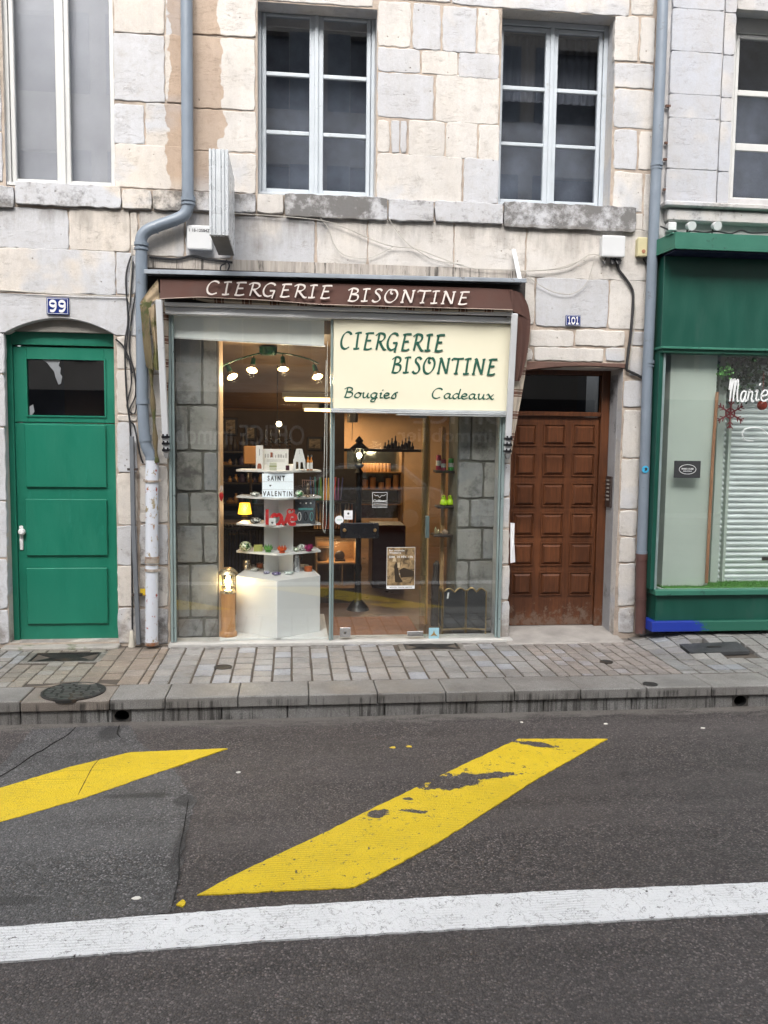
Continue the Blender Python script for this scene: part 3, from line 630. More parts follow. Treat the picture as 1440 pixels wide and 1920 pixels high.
# ================================================================== FACADES
CREAM, BLUE = (.60, .575, .548), (.49, .50, .53)
ST = stone_mat('cream limestone', CREAM, BLUE, .035, -(A(364, 200).x-1.2))   # object X: the house stands at x = 1.2
ST2 = stone_mat('limewashed stone', (.62,.575,.525), (.53,.545,.58), .06, -(A(364, 200).x+2.3))
ST3 = stone_mat('smooth painted stone', (.50,.49,.49), (.43,.45,.50), .10, False)
SGREY = stone_mat('grey pier stone', (.25,.25,.24), (.21,.22,.23), .0, False, dark=1.)
MORTAR = M('mortar', (.36,.30,.25), .95, 0, .3, 7, .6, 50, dirt=(.42,.36,.30), dthr=.55)
def X(px, py, Y=0.): return A(px, py, Y).x
def Z(px, py, Y=0.): return A(px, py, Y).z
def blocks(mb, lst, **k):
    for t in lst:
        c = t[4] if len(t) > 4 else None; x0, x1, z0, z1 = RC(*t[:4]); block(mb, x0, x1, z0, z1, c=c, **k)
W1 = RC(4, -160, 212, 352); W2 = RC(483, 9, 706, 368); W3 = RC(938, 22, 1150, 390)
D99 = RC(9, 597, 217, 1205); SH = (X(316, 900), X(938, 900), -.02, Z(640, 560)); BR = (X(956, 950), X(1160, 950), -.02, Z(1055, 688))
XA, XB, XR, ZT = X(343, 200), X(259, 700), X(1229, 500), 6.6
def inr(r, x, z): return r[0] < x < r[1] and r[2] < z < r[3]
b99 = empty('townhouse', (-2.3, .2, 0), 'pale stone house with the green door, left of the curved downpipe', 'building')
b101 = empty('townhouse', (1.2, .2, 0), 'cream stone house with the candle shop and brown panelled door', 'building')
bR = empty('townhouse', (5.2, .2, 0), 'grey stone house with the dark green shopfront on the right', 'building')
ZS = Z(300, 400)
def wallcore(root, xs, holes, lim, smat, y0=.009, y1=.42, mm=MORTAR):
    xs = sorted(set(xs + [h[i] for h in holes for i in (0, 1)])); zs = sorted(set([-.3, ZS, ZT] + [h[i] for h in holes for i in (2, 3)]))
    mb = MB(); fm = {}; core(mb, xs, zs, lambda x, z: lim(x, z) and not any(inr(h, x, z) for h in holes), y0, y1, fm)
    return mb.build('wall', mm, root, mats=[smat], fm=fm)
wallcore(b99, [-4.2, XB, XA], [W1, D99], lambda x, z: x < (XA if z > ZS else XB), ST2)
wallcore(b101, [XB, XA, XR], [W2, W3, SH, BR], lambda x, z: x > (XA if z > ZS else XB), ST)
# --- stones of the left house
G1, G2 = (.6,.75,.5,.40), (.4,.15,.5,.3)
mb = MB()
blocks(mb, [(213,-75,308,62), (312,-75,340,190), (213,64,308,190), (310,64,341,192), (213,194,270,270), (273,194,342,276), (215,272,342,353),
 (-160,387,128,463,(.5,.98,.1,.36)), (130,391,243,471), (245,397,258,480)])
blocks(mb, [(-200,465,-5,552), (-3,467,216,550,(.8,.55,.3,.3)), (218,473,257,551,(.6,.8,.2,.35))])
blocks(mb, [(219,630,256,692,(.7,.3,.1,.4)), (219,694,257,776,(.8,.1,.2,.35)), (220,792,257,886,(.6,.8,.4,.42)), (220,888,257,984,(.7,.2,.3,.3)), (220,986,257,1060,(.6,.7,.2,.45)), (221,1062,257,1137,(.5,.4,.2,.45)), (221,1140,257,1206,(.3,.7,.2,.56)),
 (220,778,257,790)])
lft = [(-60,623,8,700),(-60,702,9,800),(-60,802,10,938),(-60,940,12,1046),(-60,1048,14,1142),(-60,1144,16,1208)]
for t in lft: blocks(mb, [t+((.5,.9,random.random(),.35),)])
fill(mb, -4.2, X(-60, 900), 0, Z(-60, 551)-.01, (.3,.45), (.4,.7)); fill(mb, -4.2, X(-200, 430), Z(0, 550), Z(0,346), (.3,.35), (.4,.8))
fill(mb, -4.2, X(2, 150), Z(0, 343), ZT, (.3,.45), (.35,.8)); fill(mb, X(3, 0), XA-.01, Z(200,-80), ZT, (.35,.45), (.5,.8))
mb.build('stonework', ST2, b99)
mb = MB(); blocks(mb, [(-200,346,28,386,(.5,.7,.2,.64)), (30,346,228,388,(.5,.7,.6,.60)), (230,357,285,393,(.5,.5,.4,.64)), (288,359,343,396,(.5,.3,.4,.78))], y=-.032, depth=.08, rnd=.006); mb.build('sill_course', ST2, b99)
mb = MB(); mb.box(D99[0], D99[1], .07, .3, Z(110, 624, .12)+.001, D99[3]); mb.build('tympanum', M('grey soffit', (.24,.225,.205), .9, 0, .25, 5, .3, 40), b99)
def arch_stone(root, x0, x1, ztop, zs_l, zcr, zs_r, y0, mat, name='arch_lintel', y1=.3, c=(.6,.6,.5,.35), xa=None, xb=None):
    xa, xb = xa or x0, xb or x1; pts = []
    for i in range(25):
        t = i/24; base = zs_l+(zs_r-zs_l)*t; pts.append((xa+(xb-xa)*t, base+(zcr-(zs_l+zs_r)/2)*(1-(2*t-1)**2)))
    if xa > x0: pts = [(x0, zs_l-.0)] + pts
    if xb < x1: pts = pts + [(x1, zs_r-.0)]
    mb = MB(); mb.prism([(x1, ztop), (x0, ztop)] + pts, y0, y1, c); return mb.build(name, mat, root, bevel=.006)
arch_stone(b99, X(-60, 590), X(256, 590), Z(110, 553), Z(9, 624), Z(110, 597), Z(217, 629), .0, ST2, xa=X(9, 620), xb=X(217, 620), c=(.7,.75,.4,.4))
# --- stones of the shop house
mb = MB()
CR, BL = (.6,.1,.5,.3), (.6,1.,.5,.34)
blocks(mb, [(345,-75,480,66), (345,70,478,204), (345,206,480,283), (345,286,480,360),
 (436,407,590,492,(.6,.75,.3,.38)), (594,411,688,498,(.7,.45,.9,.34)), (691,415,850,503,CR), (852,420,985,512,(.6,.2,.1,.3)), (988,427,1214,524,(.6,.35,.2,.36)),
 (262,397,345,480), (348,401,433,484), (262,484,316,558),
 (709,2,770,87,(.7,.3,.1,.3)), (774,7,826,93,(.5,.95,.4,.5)), (830,13,893,98,(.4,.5,.5,.3)), (896,16,936,102,CR),
 (708,90,788,135,(.6,.8,.3,.3)), (791,95,858,140,(.6,.2,.6,.3)), (861,100,936,147,(.6,.7,.8,.3)), (708,138,813,222,BL), (817,142,936,231,CR),
 (708,225,730,285,(.5,.1,.1,.3)), (734,226,749,287,BL), (751,227,763,287,BL), (766,226,834,292,(.2,.05,.7,.3)), (837,229,895,297,CR), (898,233,936,302,(.5,.3,.3,.4)),
 (707,290,866,378,(.4,.55,.77,.28)), (869,297,935,381,(.5,.6,.2,.3)),
 (1153,30,1197,115,CR), (1201,33,1228,118,(.3,.2,.4,.45)), (1152,119,1226,165,(.6,.7,.4,.3)), (1152,168,1226,240,(.6,.68,.15,.32)), (1152,243,1195,318,BL), (1199,246,1223,319,CR), (1151,322,1205,397,(.7,.5,.35,.3)), (1208,325,1221,433,(.7,.2,.35,.4)), (1191,400,1206,431,(.7,.2,.35,.4)),
 (475,-75,700,6,(.7,.4,.3,.3)), (703,-75,845,-1,CR), (848,-75,1182,19,(.7,.5,.1,.33)), (1186,-75,1228,28,CR),
 (960,520,1002,608,CR), (1005,522,1140,613,(.5,.93,.2,.3)), (1143,526,1212,617,CR), (994,619,1075,650,CR), (1079,619,1172,649,(.5,.3,.6,.3)), (1183,621,1209,648,(.5,.9,.6,.3)),
 (960,653,998,676,CR), (1002,652,1132,677,CR), (1136,652,1172,677,(.5,.9,.1,.4)), (1182,651,1207,705,(.5,.9,.1,.4)),
 (1170,713,1204,764,(.5,.95,.1,.35)), (1169,768,1203,858,(.6,.1,.6,.3)), (1165,861,1198,955,(.5,.5,.6,.38)), (1162,958,1195,1005,(.4,.5,.6,.42)), (1162,1008,1192,1054,(.4,.6,.6,.42)), (1160,1057,1191,1136,(.4,.5,.2,.44)), (1160,1140,1189,1187,(.4,.6,.2,.5)),
 (262,562,315,625,(.5,.3,.1,.55)), (262,628,315,700,(.5,.3,.1,.55)), (262,703,315,778,(.5,.3,.1,.5)), (262,782,315,870,(.5,.2,.1,.5)), (262,873,315,980,(.5,.2,.1,.5)), (262,983,315,1060,(.4,.6,.1,.55)), (262,1063,315,1138,(.4,.4,.1,.55)), (262,1141,315,1207,(.3,.6,.1,.66)),
 (941,610,957,700,CR), (941,702,957,780,CR), (941,782,957,868,CR), (941,871,956,930,(.4,.6,.3,.4)), (941,933,955,990,(.4,.6,.3,.4)), (940,993,955,1058,(.4,.4,.3,.42)), (940,1061,955,1125,(.4,.6,.3,.42)), (940,1128,955,1196,(.4,.6,.3,.5))])
fill(mb, XA+.01, XR, Z(700,-80), ZT, (.35,.45), (.5,.8))
mb.build('stonework', ST, b101)
mb = MB()
blocks(mb, [(345,363,480,398,(.4,.6,.3,.72)), (482,366,532,401,(.7,.2,.5,.50)), (534,368,725,411,(.3,.95,.2,.86)), (728,377,812,416,(.6,.9,.5,.55)), (815,381,942,419,(.5,.95,.3,.55)), (944,385,1190,432,(.4,.9,.6,.80))], y=-.032, depth=.08, rnd=.006)
mb.build('sill_course', ST, b101)
mb = MB()      # bedding slips that carry the header over the shopfront
mb.box(X(272, 500), X(985, 500), -.004, .3, Z(640, 514), Z(640, 494)); mb.build('shop_header', M('ribbed render', (.40,.36,.32), .85, 0, .3, 4, .9, 30, dirt=(.09,.08,.07), dthr=.56, st=(8,1,.6)), b101)
mb = MB(); mb.box(X(272, 500), X(985, 500), -.02, .3, Z(640, 560)+.002, Z(640, 515)); mb.build('shop_lintel', M('black timber', (.03,.025,.022), .8, bump=.4), b101)
arch_stone(b101, BR[0]-.03, X(1180, 690), Z(1060, 679), Z(957, 700), Z(1050, 687), Z(1180, 692), -.004, M('brown arch stone', (.12,.065,.05), .8, 0, .3, 8, .5, 40), c=(.5,.1,.5,.5), y1=.1)
mb = MB(); mb.box(X(1136, 950, .3), BR[1], .12, .40, 0, Z(1150, 700)); mb.build('plastered_reveal', M('grey plaster', (.30,.30,.31), .85, 0, .2, 3, .3, 40, dirt=(.08,.08,.08), dthr=.6, dscale=1.2), b101)
# --- smooth stone of the right-hand house
mb = MB()
mb.box(XR+.10, 8.5, .03, .45, -.2, ZT); o = mb.build('wall_backing', M('dark joint', (.12,.11,.10), .9), None); bpy.data.objects.remove(o)
WR = RC(1372, 22, 1640, 378)
xs = [XR, 8.5]; wallcore(bR, xs, [WR, (X(1250, 700), 8.4, .25, Z(1350, 664))], lambda x, z: True, ST3, .008, .42, M('lime joint', (.42,.41,.41), .9, 0, .2, 6, .3))
mb = MB(); xl = X(1252, 200)
for z0, z1 in zip([Z(1300, y) for y in (397,320,225,180,100,20,-75)][:-1], [Z(1300, y) for y in (397,320,225,180,100,20,-75)][1:]):
    block(mb, xl, X(1347, 200), z0+.001, z1-.001, y=-.03, c=(.5,.75,random.random(),.33), wob=.0015, rnd=.004); block(mb, X(1351, 200), WR[0], z0+.001, z1-.001, y=-.01, c=(.6,.6,random.random(),.33), wob=.0015, rnd=.004)
fill(mb, WR[0], 8.5, Z(1400, 20), ZT, (.4,.5), (.6,1.), y=-.01, wob=.002, rnd=.005, gap=.004); fill(mb, WR[1], 8.5, Z(1400, 400), Z(1400,20), (.4,.5), (.6,1.), y=-.01, wob=.002, rnd=.005, gap=.004)
fill(mb, xl, WR[0], Z(1300, -77), ZT, (.4,.5), (.5,.8), y=-.03, wob=.002, rnd=.004, gap=.004)
mb.build('stonework', ST3, bR)
mb = MB(); zz = Z(1340, 400); mb.box(X(1238, 390), 8.5, -.11, .1, Z(1340, 396), Z(1340, 386)); mb.build('sill_course', ST3, bR, bevel=.01)
mb = MB(); mb.box(X(1246, 400), 8.5, -.07, .1, Z(1340, 421), Z(1340, 398)); mb.build('string_course', ST3, bR, bevel=.012)
mb = MB(); fill(mb, X(1233, 200), xl-.01, 3.0, ZT, (.35,.5), (.1,.2), y=.03, c=(.4,.4,.3,.55)); mb.build('edge_stones', ST3, bR)

# ------------------------------------------------------------------ upper windows
WHT = M('white window paint', (.52,.52,.51), .45, 0, .06, 5, .12, 50, dirt=(.33,.31,.28), dthr=.63, dscale=7)
WHT2 = M('old grey-white paint', (.43,.47,.51), .5, 0, .08, 5, .15, 50, dirt=(.25,.25,.25), dthr=.62, dscale=6)
PANE = glass('window glass', (.90,.91,.93), 1.75)
ROOM = M('dim room', (.16,.18,.215), .9, 0, .5, 2.5, 0)
def window(root, ro, cols, rows, mat, y=.17, lab=None, back=None, by=.45, fw=.05, sash=.035):
    """ro = opening; cols = glass strips [(x0,x1)..]; rows = glass strips [(z0,z1)..]"""
    x0, x1, z0, z1 = ro; f = MB(); gx0, gx1 = cols[0][0], cols[-1][1]; gz0, gz1 = rows[0][0], rows[-1][1]
    a, b, c, d = gx0-sash, gx1+sash, gz0-sash, gz1+sash
    f.box(x0, a-.004, y, y+.07, z0, z1); f.box(b+.004, x1, y, y+.07, z0, z1); f.box(a-.004, b+.004, y, y+.07, d+.004, z1); f.box(a-.004, b+.004, y, y+.07, z0, c-.004)
    f.box(a-.03, b+.03, y-.03, y, c-.03, c-.006)                      # weather bar
    o = f.build('window', mat, root, bevel=.004, label=lab)
    for i, (p, q) in enumerate(cols):
        l = a if i == 0 else (cols[i-1][1]+p)/2+.002; r = b if i == len(cols)-1 else (q+cols[i+1][0])/2-.002
        s = MB(); yy = y+.012
        s.box(l, p, yy, yy+.045, c, d); s.box(q, r, yy, yy+.045, c, d); s.box(p, q, yy, yy+.045, c, gz0); s.box(p, q, yy, yy+.045, gz1, d)
        for k in range(len(rows)-1): s.box(p, q, yy+.004, yy+.03, rows[k][1], rows[k+1][0])
        sh = s.build('sash', mat, root, bevel=.005)
        sh.parent = o
        g = MB()
        for (u, v) in rows: g.box(p, q, yy+.02, yy+.024, u, v)
        g.build('pane', PANE, o)
    if len(cols) > 1:
        m_ = (cols[0][1]+cols[1][0])/2; s = MB(); s.box(m_-.018, m_+.018, y-.004, y+.010, c-.003, d+.003); s.build('astragal', mat, o, bevel=.004)
    r = MB(); r.add([(x0-.5, y+.2, z0-.3), (x1+.5, y+.2, z0-.3), (x1+.5, y+.2, z1+.4), (x0-.5, y+.2, z1+.4), (x0-.5, by+y, z0-.3), (x1+.5, by+y, z0-.3), (x1+.5, by+y, z1+.4), (x0-.5, by+y, z1+.4)], [(4,5,6,7), (0,4,7,3), (1,5,6,2), (0,1,5,4), (3,2,6,7)])
    r.build('room', back or ROOM, o); return o
def cols_(pairs, ymid, Y): return [(X(a, ymid, Y), X(b, ymid, Y)) for a, b in pairs]
def rows_(pairs, xmid, Y): return [(Z(xmid, b, Y), Z(xmid, a, Y)) for a, b in pairs]
w = window(b101, W2, cols_([(499,580), (606,687)], 190, .19), rows_([(256,357), (147,248), (36,139)], 592, .19), WHT2, lab='tall window with six dark panes, left above the shop awning')
def curtain(root, x0, x1, z0, z1, y, mat, folds=9, amp=.02):
    mb = MB(); n = folds*6; mb.sheet([[(x0+(x1-x0)*i/n, y+amp*sin(2*pi*i/6), z) for i in range(n+1)] for z in (z1, (z0+z1)/2, z0)], .003); return mb.build('curtain', mat, root, smooth=True)
CURT = M('grey net', (.12,.13,.15), .9, 0, .2, 3)
w = window(b101, W3, cols_([(941,1020), (1043,1119)], 210, .19), rows_([(277,377), (173,270), (62,165)], 1030, .19), WHT2, lab='tall window with six dark panes and a net curtain, above the brown door')
curtain(w, W3[0], W3[1], rows_([(160,170)], 1030, .19)[0][0], W3[3], .46, CURT, 14, .012)
w = window(b99, W1, cols_([(27,104), (130,206)], 170, .06), rows_([(-120,338)], 110, .06), WHT, y=.05, lab='tall white casement with a grey sheet behind its panes for reflected sky')
mb = MB(); mb.box(W1[0], W1[1], .16, .165, W1[2], W1[3]); mb.build('blind', M('painted sky reflection', (.47,.47,.475), .5, 0, .16, 1.6, 0), w)  # grey sheet behind the panes, coloured as reflected sky; no real blind
w = window(bR, WR, cols_([(1383,1480), (1500,1600)], 210, .17), rows_([(284,372), (181,270), (74,170)], 1440, .17), WHT, lab='cream framed window above the green shop')

# ------------------------------------------------------------------ green door
GREEN = M('green door paint', (.010,.150,.095), .36, 0, .10, 2.5, .14, 22, dirt=(.022,.19,.135), dthr=.60, dscale=9, fac=.4, st=(1.5,1,.5))
y = .12
xl, xr = X(9, 900, y), X(220, 900, y)
d = MB(); d.box(D99[0]-.05, X(29, 900, y), y, y+.09, 0, Z(110, 622, y)); d.box(X(29, 900, y), D99[1]+.05, y, y+.09, Z(120, 648, y), Z(110, 622, y))
door = d.build('door', GREEN, b99, bevel=.004, label='green panelled door')
fz = lambda a, b_, c, d_: RC(a, b_, c, d_, y)
L0 = fz(30, 651, 219, 1203); tr = fz(50, 674, 195, 779); md = Z(120, 793, y)
l = MB(); l.box(L0[0], L0[1], y+.02, y+.06, .022, md-.004)
l.box(L0[0], tr[0], y+.02, y+.06, md+.004, L0[3]); l.box(tr[1], L0[1], y+.02, y+.06, md+.004, L0[3]); l.box(tr[0], tr[1], y+.02, y+.06, md+.004, tr[2]); l.box(tr[0], tr[1], y+.02, y+.06, tr[3], L0[3])
l.build('leaf', GREEN, door, bevel=.003)
for q in ((47,796,199,914), (48,936,201,1042), (50,1065,202,1170)):
    r = fz(*q); p = MB(); p.box(r[0], r[1], y-.002, y+.02, r[2], r[3]); p.build('raised_panel', GREEN, door, bevel=.006)
p = MB(); a = .013
p.box(tr[0]-a, tr[0], y+.010, y+.02, tr[2]-a, tr[3]+a); p.box(tr[1], tr[1]+a, y+.010, y+.02, tr[2]-a, tr[3]+a); p.box(tr[0], tr[1], y+.010, y+.02, tr[2]-a, tr[2]); p.box(tr[0], tr[1], y+.010, y+.02, tr[3], tr[3]+a)
p.build('glazing_bead', GREEN, door)
DG = glass('door glass', (.45,.45,.47), 1.9)
p = MB(); p.box(tr[0], tr[1], y+.035, y+.04, tr[2], tr[3]); p.build('pane', DG, door)
p = MB(); q = [(tr[0]+.22*1.0, tr[3]), (tr[0]+.50, tr[3]), (tr[0]+.47, tr[3]-.05), (tr[0]+.50, tr[3]-.07), (tr[0]+.49, tr[3]-.12), (tr[0]+.52, tr[3]-.14), (tr[0]+.50, tr[3]-.2), (tr[0]+.46, tr[3]-.21), (tr[0]+.42, tr[3]-.15), (tr[0]+.40, tr[3]-.10), (tr[0]+.34, tr[3]-.06), (tr[0]+.30, tr[3]-.03)]  # jagged grey shapes laid on the pane to stand for reflected sky
sc = (tr[1]-tr[0])/.95; p.prism([(tr[0]+(x-tr[0])*sc*.82, z) for x, z in q], y+.028, y+.032); p.build('painted_reflection', M('painted reflection', (.20,.21,.225), .4), door)
p = MB(); p.prism([(tr[0]+.01, tr[2]+.07), (tr[0]+.04, tr[2]+.09), (tr[0]+.05, tr[2]+.03), (tr[0]+.03, tr[2]), (tr[0]+.01, tr[2])], y+.028, y+.032); p.build('painted_reflection', MC['painted reflection'], door)
p = MB(); p.box(D99[0], D99[1], .5, .52, 0, 2.9); p.build('dark_hall', ROOM, door)
HW = M('white handle', (.68,.68,.68), .35)
hx = X(39, 1005, y); p = MB(); hz0, hz1 = Z(38, 1032, y), Z(38, 986, y)
p.box(hx-.016, hx+.016, y+.008, y+.02, hz0, hz1); p.lathe([(.0, -.032), (.022, -.03), (.03, -.012), (.03, 0), (.02, .012)], (hx+.012, y-.004, hz1-.05), 18, 'y'); p.build('handle', HW, door, smooth=True, bevel=.006)
mb = MB(); mb.box(D99[0]-.04, D99[1]+.02, -.11, .3, -.1, .018); mb.build('threshold', M('door step', (.30,.285,.26), .8, 0, .2, 5, .4, 60, dirt=(.14,.15,.10), dthr=.55), b99, bevel=.008)

# ------------------------------------------------------------------ brown panelled door
BW = wood_mat('brown varnished wood', (.058,.021,.010), (.145,.052,.021), 'z', .33, wear=(.15,.11,.085))
y = .30; K = lambda a, b_, c, d_: RC(a, b_, c, d_, y)
lf = K(957, 781, 1119, 1172); fx1 = X(1136, 950, y); tz = K(970, 703, 1133, 772); ftop = Z(1050, 690, y)
d = MB(); d.box(BR[0]-.1, X(957, 950, y)-.002, y, y+.09, 0, ftop+.05); d.box(lf[1]+.003, fx1, y-.01, y+.09, 0, ftop+.05); d.box(lf[0], lf[1]+.003, y, y+.09, tz[3], ftop+.05); d.box(lf[0], lf[1]+.003, y-.006, y+.09, lf[3]+.004, tz[2])
door = d.build('door', BW, b101, bevel=.004, label='brown wooden door with square raised panels')
p = MB(); p.box(lf[0], lf[1], y+.05, y+.056, tz[2], tz[3]); p.build('transom_pane', glass('transom glass', (.35,.36,.38)), door)
p = MB(); p.box(lf[0], lf[1], y+.4, y+.42, tz[2]-.3, tz[3]+.2); p.build('dark_hall', ROOM, door)
l = MB(); l.box(lf[0]-.01, lf[1], y+.03, y+.07, lf[2]-.005, lf[3])
for ry in ((798,833), (853,890), (909,947), (965,1003), (1021,1058), (1076,1114)):
    for rx in ((969,1003), (1022,1058), (1077,1114)):
        sh = -(ry[0]-860)*.029; r = K(rx[0]+sh, ry[0], rx[1]+sh, ry[1]); a = .016
        l.box(r[0]-a, r[0]-a*.35, y+.018, y+.03, r[2]-a, r[3]+a); l.box(r[1]+a*.35, r[1]+a, y+.018, y+.03, r[2]-a, r[3]+a); l.box(r[0]-a*.35, r[1]+a*.35, y+.018, y+.03, r[2]-a, r[2]-a*.35); l.box(r[0]-a*.35, r[1]+a*.35, y+.018, y+.03, r[3]+a*.35, r[3]+a)
        i = .022; c4 = [(r[0], y+.03, r[2]), (r[1], y+.03, r[2]), (r[1], y+.03, r[3]), (r[0], y+.03, r[3])]; t4 = [(r[0]+i, y+.008, r[2]+i), (r[1]-i, y+.008, r[2]+i), (r[1]-i, y+.008, r[3]-i), (r[0]+i, y+.008, r[3]-i)]
        l.add(c4+t4, [(k, (k+1) % 4, (k+1) % 4+4, k+4) for k in range(4)] + [(4, 5, 6, 7)])
l.build('leaf', BW, door)
mb = MB(); _a, _b = X(945, 1190), X(1160, 1190); mb.add([(_a,-.17,-.1),(_b,-.17,-.1),(_b,.5,-.1),(_a,.5,-.1),(_a,-.17,.006),(_b,-.17,.006),(_b,.27,lf[2]-.010),(_a,.27,lf[2]-.010),(_b,.5,lf[2]-.010),(_a,.5,lf[2]-.010)], [(0,3,2,1),(0,1,5,4),(4,5,6,7),(7,6,8,9),(1,2,8,6,5),(3,0,4,7,9),(2,3,9,8)])
mb.build('threshold', M('worn concrete step', (.30,.28,.26), .85, 0, .25, 4, .4, 60), b101, bevel=.01)

# ================================================================== SHOPFRONT
ALU = M('aluminium', (.42,.45,.47), .35, .7, .08, 4, .05, 40, dirt=(.22,.22,.22), dthr=.66)
ALUG = M('greenish glazing bar', (.30,.38,.38), .35, .4, .1, 4, .05)
YG = -.02
SGL = glass('shop glass', (.955,.97,.965), 1.72)
sx0, sx1 = X(318, 900, YG), X(942, 900, YG); st = Z(635, 590, YG); sb = .03
mx = X(622, 900, YG); dx1 = X(801, 985, YG)
f = MB()
r0, r1 = A(317, 582, YG-.04), A(951, 598, YG-.04); za = (A(317, 591, YG).z+A(951, 598, YG).z)/2
zr0, zr1 = Z(634, 600, YG), Z(634, 588, YG)
f.box(sx0-.01, sx1+.05, YG-.09, YG+.06, zr0, zr0+.025); f.box(sx0-.01, sx1+.05, YG-.06, YG+.06, zr0+.028, zr0+.058); f.box(sx0-.01, sx1+.05, YG-.12, YG+.06, zr0+.061, zr0+.090)
sf = f.build('shop_window', M('pale aluminium rail', (.78,.79,.80), .4, .2, .06, 4, .05, dirt=(.3,.3,.3), dthr=.66), b101, bevel=.003, label='glass shopfront with thin metal frame')
f = MB(); f.box(sx0, sx0+.022, YG-.02, YG+.04, sb, zr0); f.box(sx0+.026, sx0+.045, YG-.01, YG+.03, sb, zr0); f.build('frame', ALUG, sf, bevel=.003)
f = MB(); f.box(mx-.016, mx+.002, YG-.03, YG+.05, sb, zr0); f.box(mx+.006, mx+.022, YG-.01, YG+.04, sb, zr0); f.build('frame', ALUG, sf, bevel=.003)
f = MB(); f.box(sx1-.035, sx1-.02, YG-.01, YG+.03, sb, Z(940, 775, YG)); f.box(sx1-.014, sx1+.012, YG-.02, YG+.04, sb, Z(940, 775, YG)); f.build('frame', ALUG, sf, bevel=.003)
sg = Z(786, 768, YG)                       # underside of the sign
g = MB(); g.box(sx0+.045, mx-.016, YG+.005, YG+.013, sb, zr0); g.build('pane', SGL, sf)
g = MB(); g.box(dx1+.012, sx1-.035, YG+.005, YG+.013, sb, sg); g.build('pane', SGL, sf)
g = MB(); g.box(dx1-.004, dx1+.006, YG+.02, YG+.36, sb, sg); g.build('side_pane', glass('edge glass', (.80,.90,.87)), sf)
g = MB(); g.box(X(318, 1200), X(957, 1200), -.09, .16, -.02, .026); g.build('threshold', M('pale sill stone', (.42,.41,.39), .8, 0, .15, 6, .3, 60, dirt=(.2,.19,.18), dthr=.62), b101, bevel=.006)
# door of glass
d = MB(); d.box(mx+.03, dx1-.01, YG+.006, YG+.016, .05, sg-.03); dr = d.build('glass_door', SGL, b101, label='frameless glass shop door')
def rbox(px0, py0, px1, py1, Y, th, mat, name, parent=None, bevel=.0, **k):
    r = RC(px0, py0, px1, py1, Y); q = MB(); q.box(r[0], r[1], Y-th, Y, r[2], r[3]); return q.build(name, mat, parent, bevel=bevel, **k)
YD = YG+.006
BLK = M('black plastic', (.012,.012,.014), .25)
h = rbox(638, 980, 710, 1009, YD-.03, .02, BLK, 'pull_plate', dr, .008)
for px in (646, 703):
    c = A(px, 994, YD-.05); q = MB(); q.lathe([(.0, -.012), (.014, -.010), (.016, 0), (.012, .008)], c, 16, 'y'); q.build('knob', M('brass', (.65,.42,.2), .3, .9), dr, smooth=True)
CHR = M('chrome', (.6,.6,.6), .2, .9)
o = rbox(637, 1176, 657, 1194, YD, .02, CHR, 'lock', dr, .003); c = A(647, 1186, YD-.02); q = MB(); q.lathe([(.012, 0), (.012, -.012), (.009, -.016), (0, -.016)], c, 14, 'y'); q.build('lock_cylinder', M('steel dark', (.15,.15,.15), .3, .9), dr, smooth=True)
rbox(763, 1183, 793, 1192, YD, .018, CHR, 'patch_fitting', dr, .003); rbox(768, 775, 800, 784, YD, .018, M('satin grey', (.22,.22,.21), .4, .6), 'top_patch', dr, .003)
rbox(797, 967, 804, 1008, YD, .03, M('grey green', (.12,.17,.17), .4, .5), 'strike_plate', dr, .003)
PAPER = M('paper', (.72,.73,.75), .6, 0, .03, 3, 0)
INK = M('ink', (.03,.03,.035), .6, bump=0)
WINK = M('white vinyl', (.70,.72,.72), .5, bump=0)
def sticker(name, px, mat, Y, label, cat='sticker', th=.0015, group=None):
    e = empty(name, A((px[0]+px[2])/2, px[3], Y), label, cat, group); r = RC(*px, Y); q = MB(); q.box(r[0], r[1], Y-th, Y, r[2], r[3]); q.build('sheet', mat, e); return e, r
e, r = sticker('sticker', (645, 957, 661, 974), PAPER, YD, 'small white notice with a tiny emblem stuck above the black door handle')
q = MB(); q.lathe([(.0, -.001), (.010, -.001), (.010, 0)], ((r[0]+r[1])/2, YD-.0015, r[3]-.028), 14, 'y'); q.build('emblem', INK, e)
q = MB(); [q.box(r[0]+.012, r[1]-.012, YD-.0025, YD-.001, r[2]+.018+k*.008, r[2]+.020+k*.008) for k in range(2)]; q.build('print', M('grey ink', (.35,.35,.36), .6), e)
c = A(636, 975, YD); e = empty('sticker', c, 'round white sticker on the edge of the glass door beside its handle', 'sticker'); q = MB(); q.lathe([(.0, -.0015), (.038, -.0015), (.038, 0)], (c.x, YD-.0006, c.z), 28, 'y'); q.build('disc', PAPER, e)
q = MB(); q.box(c.x-.02, c.x+.024, YD-.003, YD-.002, c.z-.002, c.z+.004); q.build('print', M('green ink', (.25,.5,.42), .6), e)
